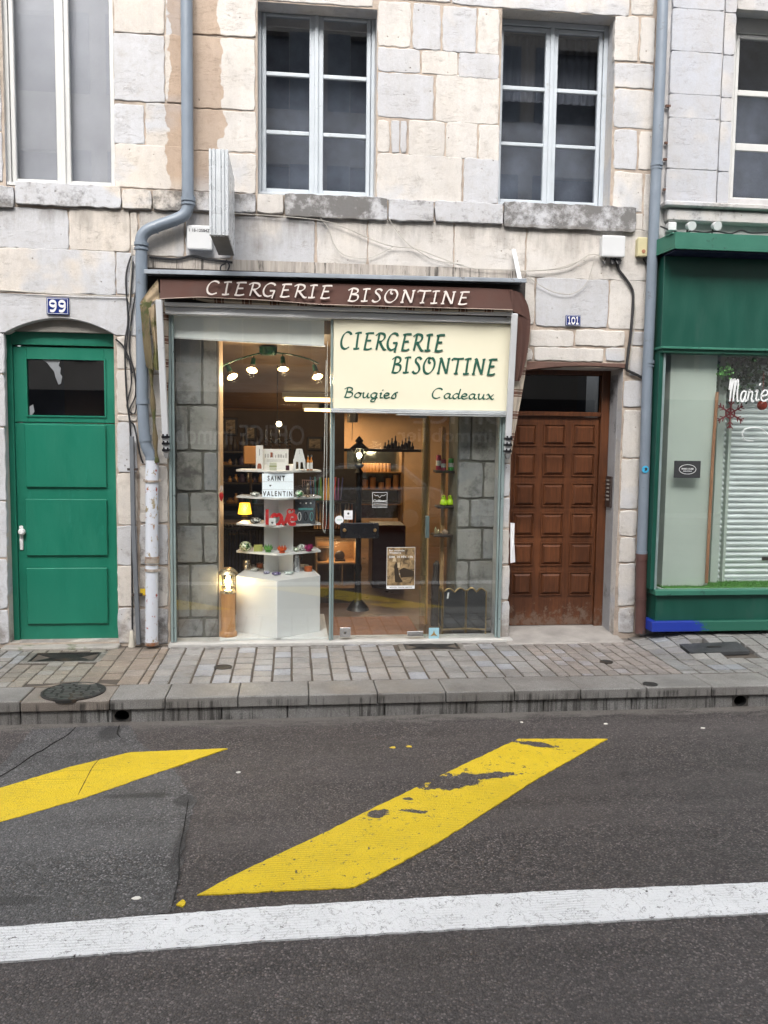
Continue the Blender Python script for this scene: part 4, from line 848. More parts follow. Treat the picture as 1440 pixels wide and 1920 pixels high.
# window lettering decal
e = empty('window_decal', A(712, 950, YD), 'outlined white square decal with a flying bird line and small words on the glass door', 'decal'); r = RC(698, 923, 726, 949, YD); q = MB(); t = .003
q.box(r[0], r[1], YD-.001, YD, r[3]-t, r[3]); q.box(r[0], r[1], YD-.001, YD, r[2], r[2]+t); q.box(r[0], r[0]+t, YD-.001, YD, r[2]+t, r[3]-t); q.box(r[1]-t, r[1], YD-.001, YD, r[2]+t, r[3]-t)
for s_ in (-1, 1):
    cx = (r[0]+r[1])/2; zz = r[3]-.035; pts = [(cx, zz-.012), (cx+s_*.018, zz+.008), (cx+s_*.035, zz+.004), (cx+s_*.052, zz+.016)]
    for a, b_ in zip(pts[:-1], pts[1:]): q.bar((a[0], YD-.001, a[1]), (b_[0], YD-.001, b_[1]), .001, .003, (0, 0, 1))
q.build('outline', WINK, e); q = MB(); type_text(q, 'Collines', r[0]+.008, r[1]-.008, r[2]+.035, r[2]+.058, YD, .001); q.build('lettering', WINK, e); q = MB(); type_text(q, 'de Provence', r[0]+.010, r[1]-.010, r[2]+.013, r[2]+.025, YD, .001); q.build('lettering', WINK, e); q = MB(); type_text(q, 'Senteurs de Méditerranée', r[0], r[1], r[2]-.014, r[2]-.006, YD, .001); q.build('lettering', WINK, e)
# poster
def photo_print():
    m, n, l, b = new_mat('sepia print'); co = objco(n); a = noise(n, l, stretch(n, l, co, 1, 1, 1.2), 16, 6, .6, .8); c = mixc(n, l, ramp(n, l, a, .35, .65), (.05,.032,.018), (.40,.28,.15))
    l.new(c, b.inputs['Base Color']); b.inputs['Roughness'].default_value = .4; return m
SEP = photo_print()
e, r = sticker('poster', (725, 1026, 778, 1104), PAPER, YD, 'sepia concert poster with white words taped inside the glass door', 'poster')
q = MB(); q.box(r[0]+.003, r[1]-.003, YD-.003, YD-.0016, r[2]+.030, r[3]-.003); q.build('picture', SEP, e)
q = MB(); w_ = r[1]-r[0]
type_text(q, 'Bar musicale', r[0]+.02, r[0]+w_*.62, r[3]-.035, r[3]-.022, YD-.003, .001); type_text(q, 'Théâtre', r[0]+.02, r[0]+w_*.5, r[3]-.056, r[3]-.043, YD-.003, .001)
type_text(q, 'DIM. 10 FÉV. 17h', r[0]+.02, r[1]-.02, r[3]-.095, r[3]-.073, YD-.003, .001, spacing=1.05); type_text(q, 'CLUB INDOM', r[0]+w_*.40, r[1]-.02, r[2]+.128, r[2]+.142, YD-.003, .001)
q.build('lettering', PAPER, e); q = MB(); type_text(q, 'BISONTIN  THEATRE  AMATEUR', r[0]+.03, r[1]-.02, r[2]+.009, r[2]+.018, YD-.0016, .0008); q.build('small_print', INK, e)
q = MB()   # figures in the picture
q.prism([(r[0]+w_*a, r[2]+b_) for a, b_ in ((.30,.06),(.26,.20),(.33,.25),(.40,.20),(.44,.12),(.58,.06))], YD-.0042, YD-.0032); q.prism([(r[0]+w_*a, r[2]+b_) for a, b_ in ((.50,.10),(.44,.17),(.60,.19),(.97,.16),(.97,.11))], YD-.0042, YD-.0032); q.build('figures', M('dark print', (.03,.02,.012), .5), e)
q = MB(); q.prism([(r[0]+w_*a, r[2]+b_) for a, b_ in ((.20,.245),(.34,.245),(.30,.28),(.24,.28))], YD-.0052, YD-.0042); q.box(r[0]+w_*.38, r[0]+w_*.46, YD-.0052, YD-.0042, r[2]+.19, r[2]+.235); q.build('hat', M('pale print', (.5,.4,.26), .5), e)
# blue square sticker at the foot
e, r = sticker('sticker', (804, 1177, 823, 1198), M('pale blue', (.30,.50,.58), .4), YG+.004, 'pale blue square sticker with a three-pointed emblem at the bottom of the glass')
q = MB(); cx, cz = (r[0]+r[1])/2, (r[2]+r[3])/2-.006
for k in range(3):
    a = pi/2+2*pi*k/3; q.prism([(cx+.036*cos(a), cz+.036*sin(a)), (cx+.011*cos(a+1), cz+.011*sin(a+1)), (cx, cz), (cx+.011*cos(a-1), cz+.011*sin(a-1))], YG-.0005-.0004*k, YG+.002)
q.build('emblem', M('ochre print', (.30,.18,.05), .5), e)
# ---- sign board over the door
SR = RC(625, 604, 950, 766, YG-.05); SR = (mx+.006, sx1+.035, Z(787, 768, YG-.05), zr0-.004)
e = empty('shop_sign', ((SR[0]+SR[1])/2, YG-.05, SR[2]), 'cream sign board with dark green calligraphic words above the glass door', 'sign')
CRM = M('cream board', (.73,.695,.54), .45, 0, .03, 1.5, .03, 30, dirt=(.62,.58,.38), dthr=.62, dscale=1.2)
YS = YG-.055
q = MB(); q.box(SR[0], SR[1], YS, YG+.02, SR[2], SR[3]); q.build('board', CRM, e, bevel=.003)
q = MB(); q.box(SR[0]-.02, SR[1]+.01, YS-.018, YG+.01, SR[2]-.022, SR[2]-.002); q.box(SR[0]-.02, SR[1]+.01, YS-.028, YG+.01, SR[2]-.037, SR[2]-.025); q.box(SR[0]+.55, SR[1]+.01, YS-.022, YG+.01, SR[2]-.052, SR[2]-.040); q.build('trim', M('white aluminium', (.55,.58,.60), .35, .3), e, bevel=.003)
GINK = M('dark green lettering', (.010,.085,.055), .5, bump=0)
def word(text, px0, px1, pyb, pyt, Y, mat, name, parent, wt, thin, **k):
    x0, x1, z0, z1 = RC(px0, pyt, px1, pyb, Y); q = MB(); lettering(q, text, x0, x1, z0, z1-z0, Y, wt, thin, **k); return q.build(name, mat, parent)
word('CIERGERIE', 640, 834, 656.5, 625, YS, GINK, 'lettering', e, .16, .35, track=.03)
word('BISONTINE', 734, 932, 701, 671, YS, GINK, 'lettering', e, .16, .35, track=.03)
word('Bougies', 645, 746, 746, 727, YS, GINK, 'lettering', e, .17, .4)
word('Cadeaux', 811, 926, 748, 729, YS, GINK, 'lettering', e, .17, .4)
# ---- roller blind behind the left pane
x0, x1 = X(322, 620, .02), X(608, 620, .02)
e = empty('roller_blind', ((x0+x1)/2, .04, zr0), 'white roller blind pulled down a little behind the left pane', 'blind')
q = MB(); zb0, zb1 = Z(322, 633, .03), Z(608, 649, .03); n = 24
q.sheet([[(x0+(x1-x0)*i/n, .03+.004*sin(i*.9), zr0+.02) for i in range(n+1)], [(x0+(x1-x0)*i/n, .035+.003*sin(i*.7), (zr0+zb0+(zb1-zb0)*i/n)/2) for i in range(n+1)], [(x0+(x1-x0)*i/n, .03, zb0+(zb1-zb0)*i/n) for i in range(n+1)]], .003)
q.build('fabric', M('blind fabric', (.90,.91,.89), .7, 0, .08, 2, .1), e, smooth=True)
q = MB(); q.bar((x0, .03, zb0), (x1+.01, .03, zb1), .014, .012); q.build('bottom_bar', HW, e)
q = MB(); c = A(614, 640, .03); b_ = A(614, 1000, .03); pts = [(c.x, .03, c.z-i*(c.z-b_.z)/20) for i in range(20)] + [(c.x-.012, .03, b_.z), (c.x-.028, .03, b_.z+.03)] + [(c.x-.03+.02*i/14, .03, b_.z+.05+i*(c.z-b_.z)/16) for i in range(15)]
q.tube(pts, .0028, 6); q.build('bead_chain', HW, e)

# ---- stone piers inside the glass
def pier(px0, px1, y, rows, name, lab, deep, off=0):
    x0, x1 = X(px0, 900, y), X(px1, 900, y); mb = MB(); top = zr0+.15
    zs = [0.02] + [Z((px0+px1)/2, r_, y) for r_ in rows] + [top]
    for i, (a, b_) in enumerate(zip(zs[:-1], zs[1:])):
        if i % 2: sp = [x0, x0+(x1-x0)*.32, x1]
        else: sp = [x0, x0+(x1-x0)*.64, x1]
        for p, q_ in zip(sp[:-1], sp[1:]): block(mb, p+.010, q_-.010, a+.010, b_-.010, y=y, depth=.03, wob=.004, rnd=.007, c=(random.random(), random.random(), random.random(), .60))
    c = MB(); c.box(x0-.001, x1-.001, y+.012, y+deep, 0, top)
    c.build('pier', M('pier mortar', (.12,.115,.10), .9, 0, .3, 7, .5, 50), b101, label=lab); mb.build('pier_stones', SGREY, b101)
    return x0, x1
LP = pier(329, 409, .16, [1159, 1057, 984, 922, 846, 760], 'pier', 'grey block pier behind the left glass', .38)
RP = pier(858, 934, .20, [1160, 1051, 990, 935, 865], 'pier', 'grey block pier behind the right glass', .45)
mb = MB(); mb.box(LP[1]+.001, LP[1]+.014, .165, .54, 0, zr0); mb.build('pier_trim', M('tan trim', (.42,.30,.20), .6), b101)
# ---- interior shell
IW, IC, IF = M('tan wall', (.25,.165,.10), .9, 0, .25, 1.2, .1), M('tan ceiling', (.20,.14,.09), .45, 0, .15, 1.5, .1, 20), M('brown floor', (.10,.06,.04), .35, 0, .3, 2, .1)
YB = 6.4; ix0, ix1 = -1.9, 2.6
def ceilz(y): return 2.70 - .07*max(0, y-.3)
mb = MB(); mb.box(ix0-.1, ix0, .5, YB, 0, 2.9); mb.box(ix1, ix1+.1, .6, YB, 0, 2.9); mb.box(ix0, ix1, YB, YB+.1, 0, 2.9); mb.build('shop_wall', IW, b101)
mb = MB(); mb.box(ix0-.1, LP[0]-.0, .43, .5, 0, 2.9); mb.build('shop_wall', IW, b101)
mb = MB(); mb.box(RP[1]+.001, ix1+.1, .50, .6, 0, 2.9); mb.build('shop_wall', IW, b101)
mb = MB(); mb.add([(ix0, .10, ceilz(.1)), (ix1, .10, ceilz(.1)), (ix1, YB, ceilz(YB)), (ix0, YB, ceilz(YB)), (ix0, .10, 2.98), (ix1, .10, 2.98), (ix1, YB, 2.98), (ix0, YB, 2.98)], [(0,1,2,3),(4,5,6,7),(0,1,5,4),(1,2,6,5),(2,3,7,6),(3,0,4,7)]); mb.build('shop_ceiling', IC, b101)
mb = MB(); mb.box(ix0, ix1, .17, YB, -.05, .012); mb.build('shop_floor', IF, b101)
PLAT = M('white display floor', (.66,.66,.65), .5, 0, .04, 3, .05)
mb = MB(); mb.box(LP[1]+.016, mx-.02, .02, 1.0, .012, .045); mb.build('display_platform', PLAT, b101, bevel=.004)
mb = MB(); mb.box(mx+.03, dx1-.02, .17, .95, .013, .022); thing('door_mat', mb, M('coir mat', (.25,.11,.055), .95, 0, .15, 20, .5, 120), 'reddish brown mat on the floor just inside the glass door', 'mat')
# long fluorescent ceiling boxes
FLU = emit('fluorescent diffuser', (1, .74, .36), 1.5)
for i, (a, b_, yy, d_, lab) in enumerate([(533,622,735,.9,'long ceiling light nearest the shop window'), (571,624,764,1.1,'shorter looking ceiling light, second from the shop window'), (601,670,782,1.3,'ceiling light seen through the door beside the lantern'), (735,772,771,1.0,'ceiling light seen at the top of the glass door')]):
    # find the depth at which the view through this point meets the ceiling
    Y = .4
    while Y < 6.1 and A(a, yy, Y).z < ceilz(Y): Y += .02
    Y = min(Y, 5.6-.3*(i == 3)); p, q_ = A(a, yy, Y), A(b_, yy, Y); e = empty('ceiling_light', ((p.x+q_.x)/2, Y, ceilz(Y)), lab, 'ceiling light', 'fluorescent ceiling lights in the shop')
    z = ceilz(Y+.3)-.03; m_ = MB(); m_.box(p.x, q_.x+.15, Y, Y+.45, z-.055, z-.02); m_.build('diffuser', FLU, e, bevel=.01); m_ = MB(); m_.box(p.x-.03, q_.x+.18, Y-.02, Y+.47, z-.018, z+.05); m_.build('housing', HW, e)
    L = bpy.data.lights.new('tube', 'AREA'); L.energy = 8; L.size = .8; L.size_y = .35; L.shape = 'RECTANGLE'; L.color = (1, .72, .42); lo = bpy.data.objects.new('tube_light', L); col.objects.link(lo); lo.parent = e; lo.location = (0, .2, -.16)
# spotlight rail
GRN = M('dark green metal', (.008,.06,.03), .3, .3)
BULB = emit('halogen bulb', (1, .83, .55), 14)
YR = .75
c = A(503, 657, YR); e = empty('spotlight_rail', c, 'dark green curved rail with four lit spotlights under the shop ceiling', 'spotlight')
q = MB(); q.lathe([(.0, -.05), (.07, -.045), (.085, -.02), (.085, .03), (.0, .035)], (c.x, c.y, c.z), 24); q.lathe([(.012, .03), (.012, .35)], c, 8); q.build('ceiling_rose', GRN, e, smooth=True)
pts = smooth_pts([A(413, 688, YR-.1), A(440, 676, YR), A(480, 664, YR+.03), A(503, 661, YR), A(540, 664, YR-.05), A(575, 672, YR), A(598, 682, YR)]); q = MB(); q.tube(pts, .007, 8); q.build('rail', GRN, e, smooth=True)
for i, (tx, ty, bx, by, ang) in enumerate([(424,681,436,707,.5), (476,668,473,690,-.25), (530,664,531,696,.0), (588,680,595,705,.3)]):
    t, b_ = A(tx, ty, YR), A(bx, by, YR-.06); d_ = (b_-t).normalized(); q = MB(); q.tube([t, t+d_*.05], .005, 6); q.tube([t+d_*.03, t+d_*.10], [.02, .024], 14); sp = q.build('spotlight', GRN, e, smooth=True)
    q = MB(); q.tube([t+d_*.10, t+d_*.125, t+d_*.15, t+d_*.155], [.022, .036, .052, .052], 16, False); q.build('reflector', M('spot glass', (.75,.62,.42), .15, .8), sp, smooth=True)
    q = MB(); q.ball(t+d_*.14, .030, 12); q.build('bulb', BULB, sp, smooth=True)
    L = bpy.data.lights.new('spot', 'POINT'); L.energy = 3.5; L.shadow_soft_size = .03; L.color = (1, .75, .45); lo = bpy.data.objects.new('spot_light', L); col.objects.link(lo); lo.parent = e; lo.location = (t+d_*.20)-e.location

# ================================================================== GOODS IN THE WINDOW
WP = M('white lacquer', (.72,.72,.72), .35, 0, .02, 2, 0)
def pl(x, y, e, l, p): L = bpy.data.lights.new(l, 'POINT'); L.energy = p; L.shadow_soft_size = .04; L.color = (1, .70, .38); lo = bpy.data.objects.new(l, L); col.objects.link(lo); lo.parent = e; lo.location = x-e.location; return lo
p0, p1, p2 = G(519, 1197, .046), G(443, 1184, .046), G(600, 1183, .046)
ztop = Z(519, 1089, p0.y)
STX, STY = (p0.x), p0.y
e = empty('display_stand', (STX, .5, .046), 'tall white display stand with angular base and four shelves in the shop window', 'display stand')
pb = .95; q = MB(); q.slab([(p1.x, p1.y), (p0.x, p0.y), (p2.x, p2.y), (p2.x-.1, pb), (p1.x+.1, pb)], .046, ztop); q.build('base', WP, e, bevel=.003)
cl_, cr_ = X(495, 980, .42), X(550, 980, .42); cm_ = X(522, 980, .5); ctop = Z(520, 872, .45)
q = MB(); q.slab([(cl_, .44), (cm_, .56), (cr_, .44), (cr_, .80), (cl_, .80)], ztop+.001, ctop); q.build('column', WP, e, bevel=.002)
SHZ = {}
for i, (yl, yc, yr) in enumerate([(883.5,885,888), (933.5,936,937.5), (983,988,987), (1033,1041,1036)]):
    zz = Z(521, yc+1.5, .24); SHZ[i] = zz+.018; xl_, xr_ = X(443, 960, .5), X(602, 960, .5)
    q = MB(); q.slab([(xl_, .48), (STX, .24), (xr_, .48), (xr_-.04, .74), (xl_+.04, .74)], zz, zz+.018); q.build('shelf', WP, e, bevel=.002)
BT = ztop
def at_shelf(px, zt, Y): return Vector((X(px, 950, Y), Y, zt))
def wpx(n, Y=.35): return n*(7.2+Y)/FPX
def hpx(n, Y=.35): return n*(7.2+Y)/FPX
AMB = M('amber liquid', (.45,.16,.03), .2); CLR = glass('clear glass', (.85,.9,.88), 1.5)
def boxthing(name, px, zt, Y, n, h, d, mat, lab, cat, extra=None, bevel=.002, group=None, rz=0):
    c = at_shelf(px, zt+.0005, Y); e = empty(name, c, lab, cat, group); q = MB(); W = wpx(n, Y)/2; H = hpx(h, Y); q.box(c.x-W, c.x+W, Y, Y+d, c.z, c.z+H); q.build('body', mat, e, bevel=bevel)
    if extra: extra(e, c, W, H)
    e.rotation_euler.z = rz; return e
def bx(e, x0, x1, y0, y1, z0, z1, mat, name, **k): q = MB(); q.box(x0, x1, y0, y1, z0, z1); return q.build(name, mat, e, **k)
s1, s2, s3, s4 = SHZ[0], SHZ[1], SHZ[2], SHZ[3]
def ex(e, c, W, H):
    q = MB(); q.prism([(c.x-W*.6, c.z+.01), (c.x+W*.6, c.z+.01), (c.x+W*.6, c.z+.04), (c.x+W*.3, c.z+.058), (c.x-W*.3, c.z+.058), (c.x-W*.6, c.z+.04)], c.y-.002, c.y); q.build('label', M('rust print', (.28,.08,.04), .6), e)
    bx(e, c.x-.002, c.x+.002, c.y-.002, c.y, c.z+.13, c.z+.19, INK, 'print')
boxthing('gift_box', 486.5, s1, .42, 13, 45, .06, WP, 'tall narrow white box with a rust coloured label, left end of the top shelf', 'box', ex)
def ex(e, c, W, H):
    q = MB(); random.seed(3)
    for k in range(9): x = c.x-W*.85+k*W*.2; q.box(x, x+W*.12*random.uniform(.5, 1.2), c.y-.001, c.y, c.z+H*.58, c.z+H*random.uniform(.68, .82))
    for k in range(3): q.box(c.x-W*.7, c.x+W*.7, c.y-.001, c.y, c.z+H*(.38+.05*k), c.z+H*(.395+.05*k))
    q.build('print', M('grey ink', (.35,.35,.36), .6), e); bx(e, c.x-W*.42, c.x-W*.25, c.y-.0015, c.y-.0005, c.z+H*.6, c.z+H*.84, M('rust print', (.28,.08,.04)), 'picture')
boxthing('leaflet_board', 517, s1, .50, 47, 38, .01, WP, 'white board printed with rows of small candles at the back of the top shelf', 'board', ex)
def ex(e, c, W, H): bx(e, c.x-W-.001, c.x+W+.001, c.y-.001, c.y+.03, c.z+H*.45, c.z+H*.62, M('olive print', (.25,.27,.12)), 'band')
boxthing('small_box', 512, s1, .34, 13, 14, .05, M('pale green card', (.45,.47,.38), .6), 'small pale green banded box in front of the printed board', 'box', ex)
boxthing('tiny_box', 539, s1, .36, 7, 9, .035, M('plum card', (.06,.015,.03), .4), 'tiny dark plum box on the top shelf beside the house lantern', 'box')
c = at_shelf(561, s1+.001, .34); e = empty('house_lantern', c, 'white ceramic house tealight lantern with arched openings on the top shelf', 'lantern')
W, H = wpx(12), hpx(40)
def house(mb, y0, y1): mb.prism([(c.x-W, c.z), (c.x-W*.55, c.z), (c.x-W*.5, c.z+H*.40), (c.x-W*.18, c.z+H*.40), (c.x-W*.12, c.z), (c.x+W*.12, c.z), (c.x+W*.2, c.z+H*.38), (c.x+W*.5, c.z+H*.38), (c.x+W*.68, c.z), (c.x+W, c.z), (c.x+W*.92, c.z+H*.45), (c.x+W*.45, c.z+H), (c.x-W*.45, c.z+H), (c.x-W*.92, c.z+H*.45)], y0, y1)
q = MB(); house(q, .34, .36); q.build('front', WP, e, bevel=.002); q = MB(); q.box(c.x-W*.9, c.x+W*.9, .361, .42, c.z, c.z+.004); q.box(c.x-W*.95, c.x-W*.88, .361, .42, c.z+.005, c.z+H*.5); q.box(c.x+W*.88, c.x+W*.95, .361, .42, c.z+.005, c.z+H*.5); q.build('shell', WP, e)
bx(e, c.x-.001, c.x+.001, .338, .34, c.z+H*.75, c.z+H*.95, INK, 'slit')
for px, lab in ((577.5, 'amber reed bottle with white label, nearest the house lantern'), (583.5, 'amber reed bottle with white label at the right end of the top shelf')):
    c = at_shelf(px, s1+.001, .36); e = empty('reed_bottle', c, lab, 'bottle', 'amber bottles on the top shelf'); q = MB(); q.lathe([(.012, 0), (.013, .002), (.013, .09), (.006, .10), (.006, .125)], c, 12); q.build('flask', AMB, e, smooth=True)
    q = MB(); q.lathe([(.0136, .012), (.0136, .07)], c, 12); q.build('label', WP, e, smooth=True)
    q = MB(); q.lathe([(.008, .125), (.008, .14)], c, 10); q.build('cap', CHR, e)
# light box with words
c = at_shelf(521, s2+.001, .30); W, H = wpx(58, .3)/2, hpx(44, .3); e = empty('letter_lightbox', c, 'white light box with black letters wishing Saint Valentin', 'light box')
bx(e, c.x-W, c.x+W, .30, .34, c.z, c.z+H, emit('lit panel', (.80,.86,.92), .12), 'panel', bevel=.002)
q = MB()
for k in (1, 2): q.box(c.x-W*.98, c.x+W*.98, .2985, .2995, c.z+H*k/3-.001, c.z+H*k/3+.001)
q.build('divider', M('grey ink', (.35,.35,.36), .6), e)
q = MB(); type_text(q, 'SAINT', c.x-W*.66, c.x+W*.45, c.z+H*.70, c.z+H*.92, .2995, .0015, spacing=1.5, bold=.03); type_text(q, 'VALENTIN', c.x-W*.95, c.x+W*.92, c.z+H*.05, c.z+H*.27, .2995, .0015, spacing=1.5, bold=.03)
hx_, hz_ = c.x-W*.48, c.z+H*.5; q.prism([(hx_+.010*(16*sin(t)**3)/16, hz_+.010*(13*cos(t)-5*cos(2*t)-2*cos(3*t)-cos(4*t))/16) for t in [2*pi*k/20 for k in range(20)]], .298, .2995); q.build('lettering', INK, e)
def glassball(px, zt, Y, r, mat, name, lab, cat, sz=.8, wob=.06, lobes=9, group=None):
    c = at_shelf(px, zt+.001+r*sz, Y); o = MB(); o.lathe([(r*.3, -r*sz), (r*.75, -r*sz*.72), (r, -.1*r), (r*.85, r*.5*sz), (r*.45, r*.9*sz), (r*.3, r*.78*sz)], c, 24, 'z', wob, lobes); return thing(name, o, mat, lab, cat, group, smooth=True)
def speck(name, a, b_, c_, sc=60):
    if name in MC: return MC[name]
    m, n, l, b = new_mat(name); vo = n.new('ShaderNodeTexVoronoi'); vo.inputs['Scale'].default_value = sc; l.new(objco(n), vo.inputs['Vector']); s = n.new('ShaderNodeSeparateColor'); l.new(vo.outputs['Color'], s.inputs[0])
    c = mixc(n, l, ramp(n, l, s.outputs[0], .35, .36), a, b_); c = mixc(n, l, ramp(n, l, s.outputs[1], .75, .76), c, c_); l.new(c, b.inputs['Base Color']); b.inputs['Roughness'].default_value = .15; MC[name] = m; return m
glassball(561, s2, .36, .040, speck('green mosaic glass', (.06,.28,.07), (.55,.60,.50), (.02,.1,.03)), 'glass_holder', 'round green and white glass candle holder right of the light box', 'candle holder')
c = at_shelf(577, s2+.001, .38); q = MB(); q.lathe([(.024, 0), (.02, .01), (.008, .02), (.012, .05), (.016, .07), (.007, .085), (.012, .10), (.009, .115), (.003, .13)], c, 14); e_ = empty('figurine', c, 'small bronze beaded figurine under strings of beads on the second shelf', 'figurine'); q.build('figure', M('bronze', (.20,.15,.10), .35, .7), e_, smooth=True)
q = MB(); q.bar((c.x-.055, .38, c.z+.155), (c.x+.055, .38, c.z+.15), .004, .004); [q.tube([(c.x-.05+k*.02, .38, c.z+.153), (c.x-.048+k*.02, .378, c.z+random.uniform(.05, .12))], .0018, 5) for k in range(6)]; q.build('bead_strings', M('beads', (.35,.2,.15), .3, .3), e_)
glassball(588, s2, .40, .014, CHR, 'trinket', 'tiny chrome trinket at the right end of the second shelf', 'trinket', wob=0)
glassball(478, s2, .44, .045, speck('clear cut glass', (.30,.32,.30), (.55,.55,.50), (.12,.12,.11), 90), 'glass_bowl', 'low cut glass bowl at the left end of the second shelf', 'bowl', .45, .1)
# red word on the third shelf
RED = M('red lacquer', (.50,.018,.02), .35, 0, .05, 3, 0)
x0, x1 = X(498, 970, .28), X(556, 970, .28); zb = s3+.002; H = hpx(29, .28)
e = empty('love_ornament', (x0, .28, zb), 'red cut-out ornament spelling a word of love on the third shelf', 'ornament')
U = (x1-x0)
def thick(pts, wd, cl=False, y0=.27, y1=.295):
    P = smooth_pts([(a, b_, 0) for a, b_ in pts], cl, 6); L, R_ = [], []
    for i, p in enumerate(P):
        t = (P[min(i+1, len(P)-1)]-P[max(i-1, 0)]); t.normalize(); nn = Vector((-t.y, t.x, 0))*wd/2; L.append(p+nn); R_.append(p-nn)
    k = len(L); vs = [(v.x, y, v.y) for y in (y0, y1) for v in L+R_]; n2 = 2*k
    fs = [(i, i+1, i+1+k, i+k) for i in range(k-1)] + [(i+n2, i+k+n2, i+1+k+n2, i+1+n2) for i in range(k-1)] + [(i, i+n2, i+1+n2, i+1) for i in range(k-1)] + [(i+k, i+1+k, i+1+k+n2, i+k+n2) for i in range(k-1)] + [(0, k, k+n2, n2), (k-1, k-1+n2, 2*k-1+n2, 2*k-1)]
    return vs, fs
for nm, pts, yy in [('letter', [(.05,.02),(.05,1.15)], 0), ('letter', [(.22,.02),(.18,.5),(.28,.78),(.36,.68),(.44,.78),(.52,.5),(.40,.04),(.22,.04)], .0006), ('letter', [(.48,.72),(.60,.06),(.74,.85)], .0012), ('letter', [(.80,.42),(.97,.44),(.95,.70),(.82,.76),(.74,.45),(.80,.08),(.98,.10)], .0018),
                ('heart', [(.84,1.0),(.80,1.16),(.72,1.10),(.70,.92),(.80,.78),(.90,.90),(.92,1.1),(.86,1.14),(.84,1.0)], .0024)]:
    q = MB(); q.add(*thick([(x0+a*U, zb+b_*H*.88) for a, b_ in pts], U*(.10 if nm == 'letter' else .04), False, .27-yy, .295-yy)); q.build(nm, RED, e)
def ex(e, c, W, H):
    q = MB(); q.prism([(c.x+.011*sin(t)**3, c.z+H*.4+.011*(13*cos(t)-5*cos(2*t)-2*cos(3*t)-cos(4*t))/16) for t in [2*pi*k/16 for k in range(16)]], c.y-.002, c.y); q.build('heart', INK, e)
boxthing('heart_box', 510.5, s3, .245, 13, 14, .02, WP, 'small white box with a black heart in front of the red word', 'box', ex)
glassball(535.5, s3, .255, .012, M('dark bead', (.05,.04,.03), .15, .5), 'ring_bead', 'tiny dark shiny bead below the red word', 'bead', wob=0)
def ex(e, c, W, H):
    for k, (a, mt) in enumerate(((-.55, WP), (.05, BLK), (.65, M('teal bead', (.10,.30,.30), .3)))):
        q = MB(); q.tube([(c.x+a*W+.35*W*.45*cos(t), c.y-.004, c.z+H*.30+H*.17*sin(t)) for t in [2*pi*j/14 for j in range(15)]], .0035, 6); q.build('bracelet', mt, e, smooth=True)
    bx(e, c.x-W*.65, c.x+W*.8, c.y-.006, c.y, c.z+H*.56, c.z+H*.64, MC['teal bead'], 'turquoise_strip')
    for a in (-.45, .1, .55): q = MB(); q.ball((c.x+a*W, c.y-.004, c.z+H*.84), .008, 8); q.build('pendant', WP, e)
boxthing('jewellery_board', 572, s3, .42, 38, 46, .012, M('slate felt', (.055,.062,.075), .9), 'dark grey jewellery board with bracelets on the third shelf', 'jewellery board', ex)
glassball(479, s3, .42, .048, speck('wire nest', (.08,.08,.07), (.4,.4,.36), (.03,.03,.03), 80), 'wire_nest', 'grey woven wire nest holder at the left of the third shelf', 'candle holder', .6, .12, 11)
# fourth shelf
glassball(460, s4, .44, .056, speck('green white mosaic', (.10,.19,.05), (.55,.58,.40), (.02,.05,.02), 70), 'mosaic_ball', 'round green and white mosaic ball at the left end of the lowest shelf', 'candle holder', .82)
boxthing('soap_box', 483.5, s4, .40, 16, 12, .05, M('lime card', (.34,.36,.10), .5), 'lime green little box left of the green lotus', 'box')
def lotus(px, Y, col_, lab, r=.040):
    c = at_shelf(px, s4+.001, Y); e = empty('lotus_holder', c, lab, 'candle holder', 'glass lotus candle holders on the lowest shelf'); q = MB(); q.lathe([(.022, 0), (.03, .008), (.02, .02), (.0, .02)], c, 16); q.build('cup', col_, e, smooth=True)
    q = MB()
    for ring, (n, tilt, rr, hh) in enumerate(((8, .5, r*.7, r*1.6), (8, 1.0, r*.95, r*1.15))):
        for k in range(n):
            a = 2*pi*k/n+ring*.4; d_ = Vector((cos(a), sin(a), 0)); s_ = Vector((-sin(a), cos(a), 0)); b0 = c+d_*.012+Vector((0, 0, .012)); md_ = b0+d_*rr*.6+Vector((0, 0, hh*.4)); tp = b0+d_*rr*(.75+.2*ring)+Vector((0, 0, hh))
            q.add([b0, md_+s_*r*.30, tp, md_-s_*r*.30, md_+d_*.006-Vector((0, 0, .004))], [(0, 1, 4), (0, 4, 3), (1, 2, 4), (4, 2, 3), (0, 3, 2, 1)])
    q.build('petals', col_, e); return e
lotus(503, .36, M('green glass', (.10,.30,.06), .15, spec=.8), 'green glass lotus candle holder on the lowest shelf')
lotus(529, .30, M('orange glass', (.60,.09,.015), .15, spec=.8), 'orange glass lotus candle holder at the front corner of the lowest shelf')
lotus(579, .42, M('magenta glass', (.32,.015,.11), .15, spec=.8), 'magenta glass lotus candle holder at the right end of the lowest shelf', .036)
glassball(555.5, s4, .38, .026, speck('pale green glass', (.25,.33,.2), (.5,.55,.45), (.1,.15,.08), 90), 'glass_ball', 'small pale green glass ball between the orange and magenta lotuses', 'candle holder')
glassball(566, s4, .46, .034, speck('clear cut glass', (.3,.3,.3), (.5,.5,.5), (.1,.1,.1)), 'glass_star', 'clear prickly glass holder behind the magenta lotus', 'candle holder', .9, .25, 8)
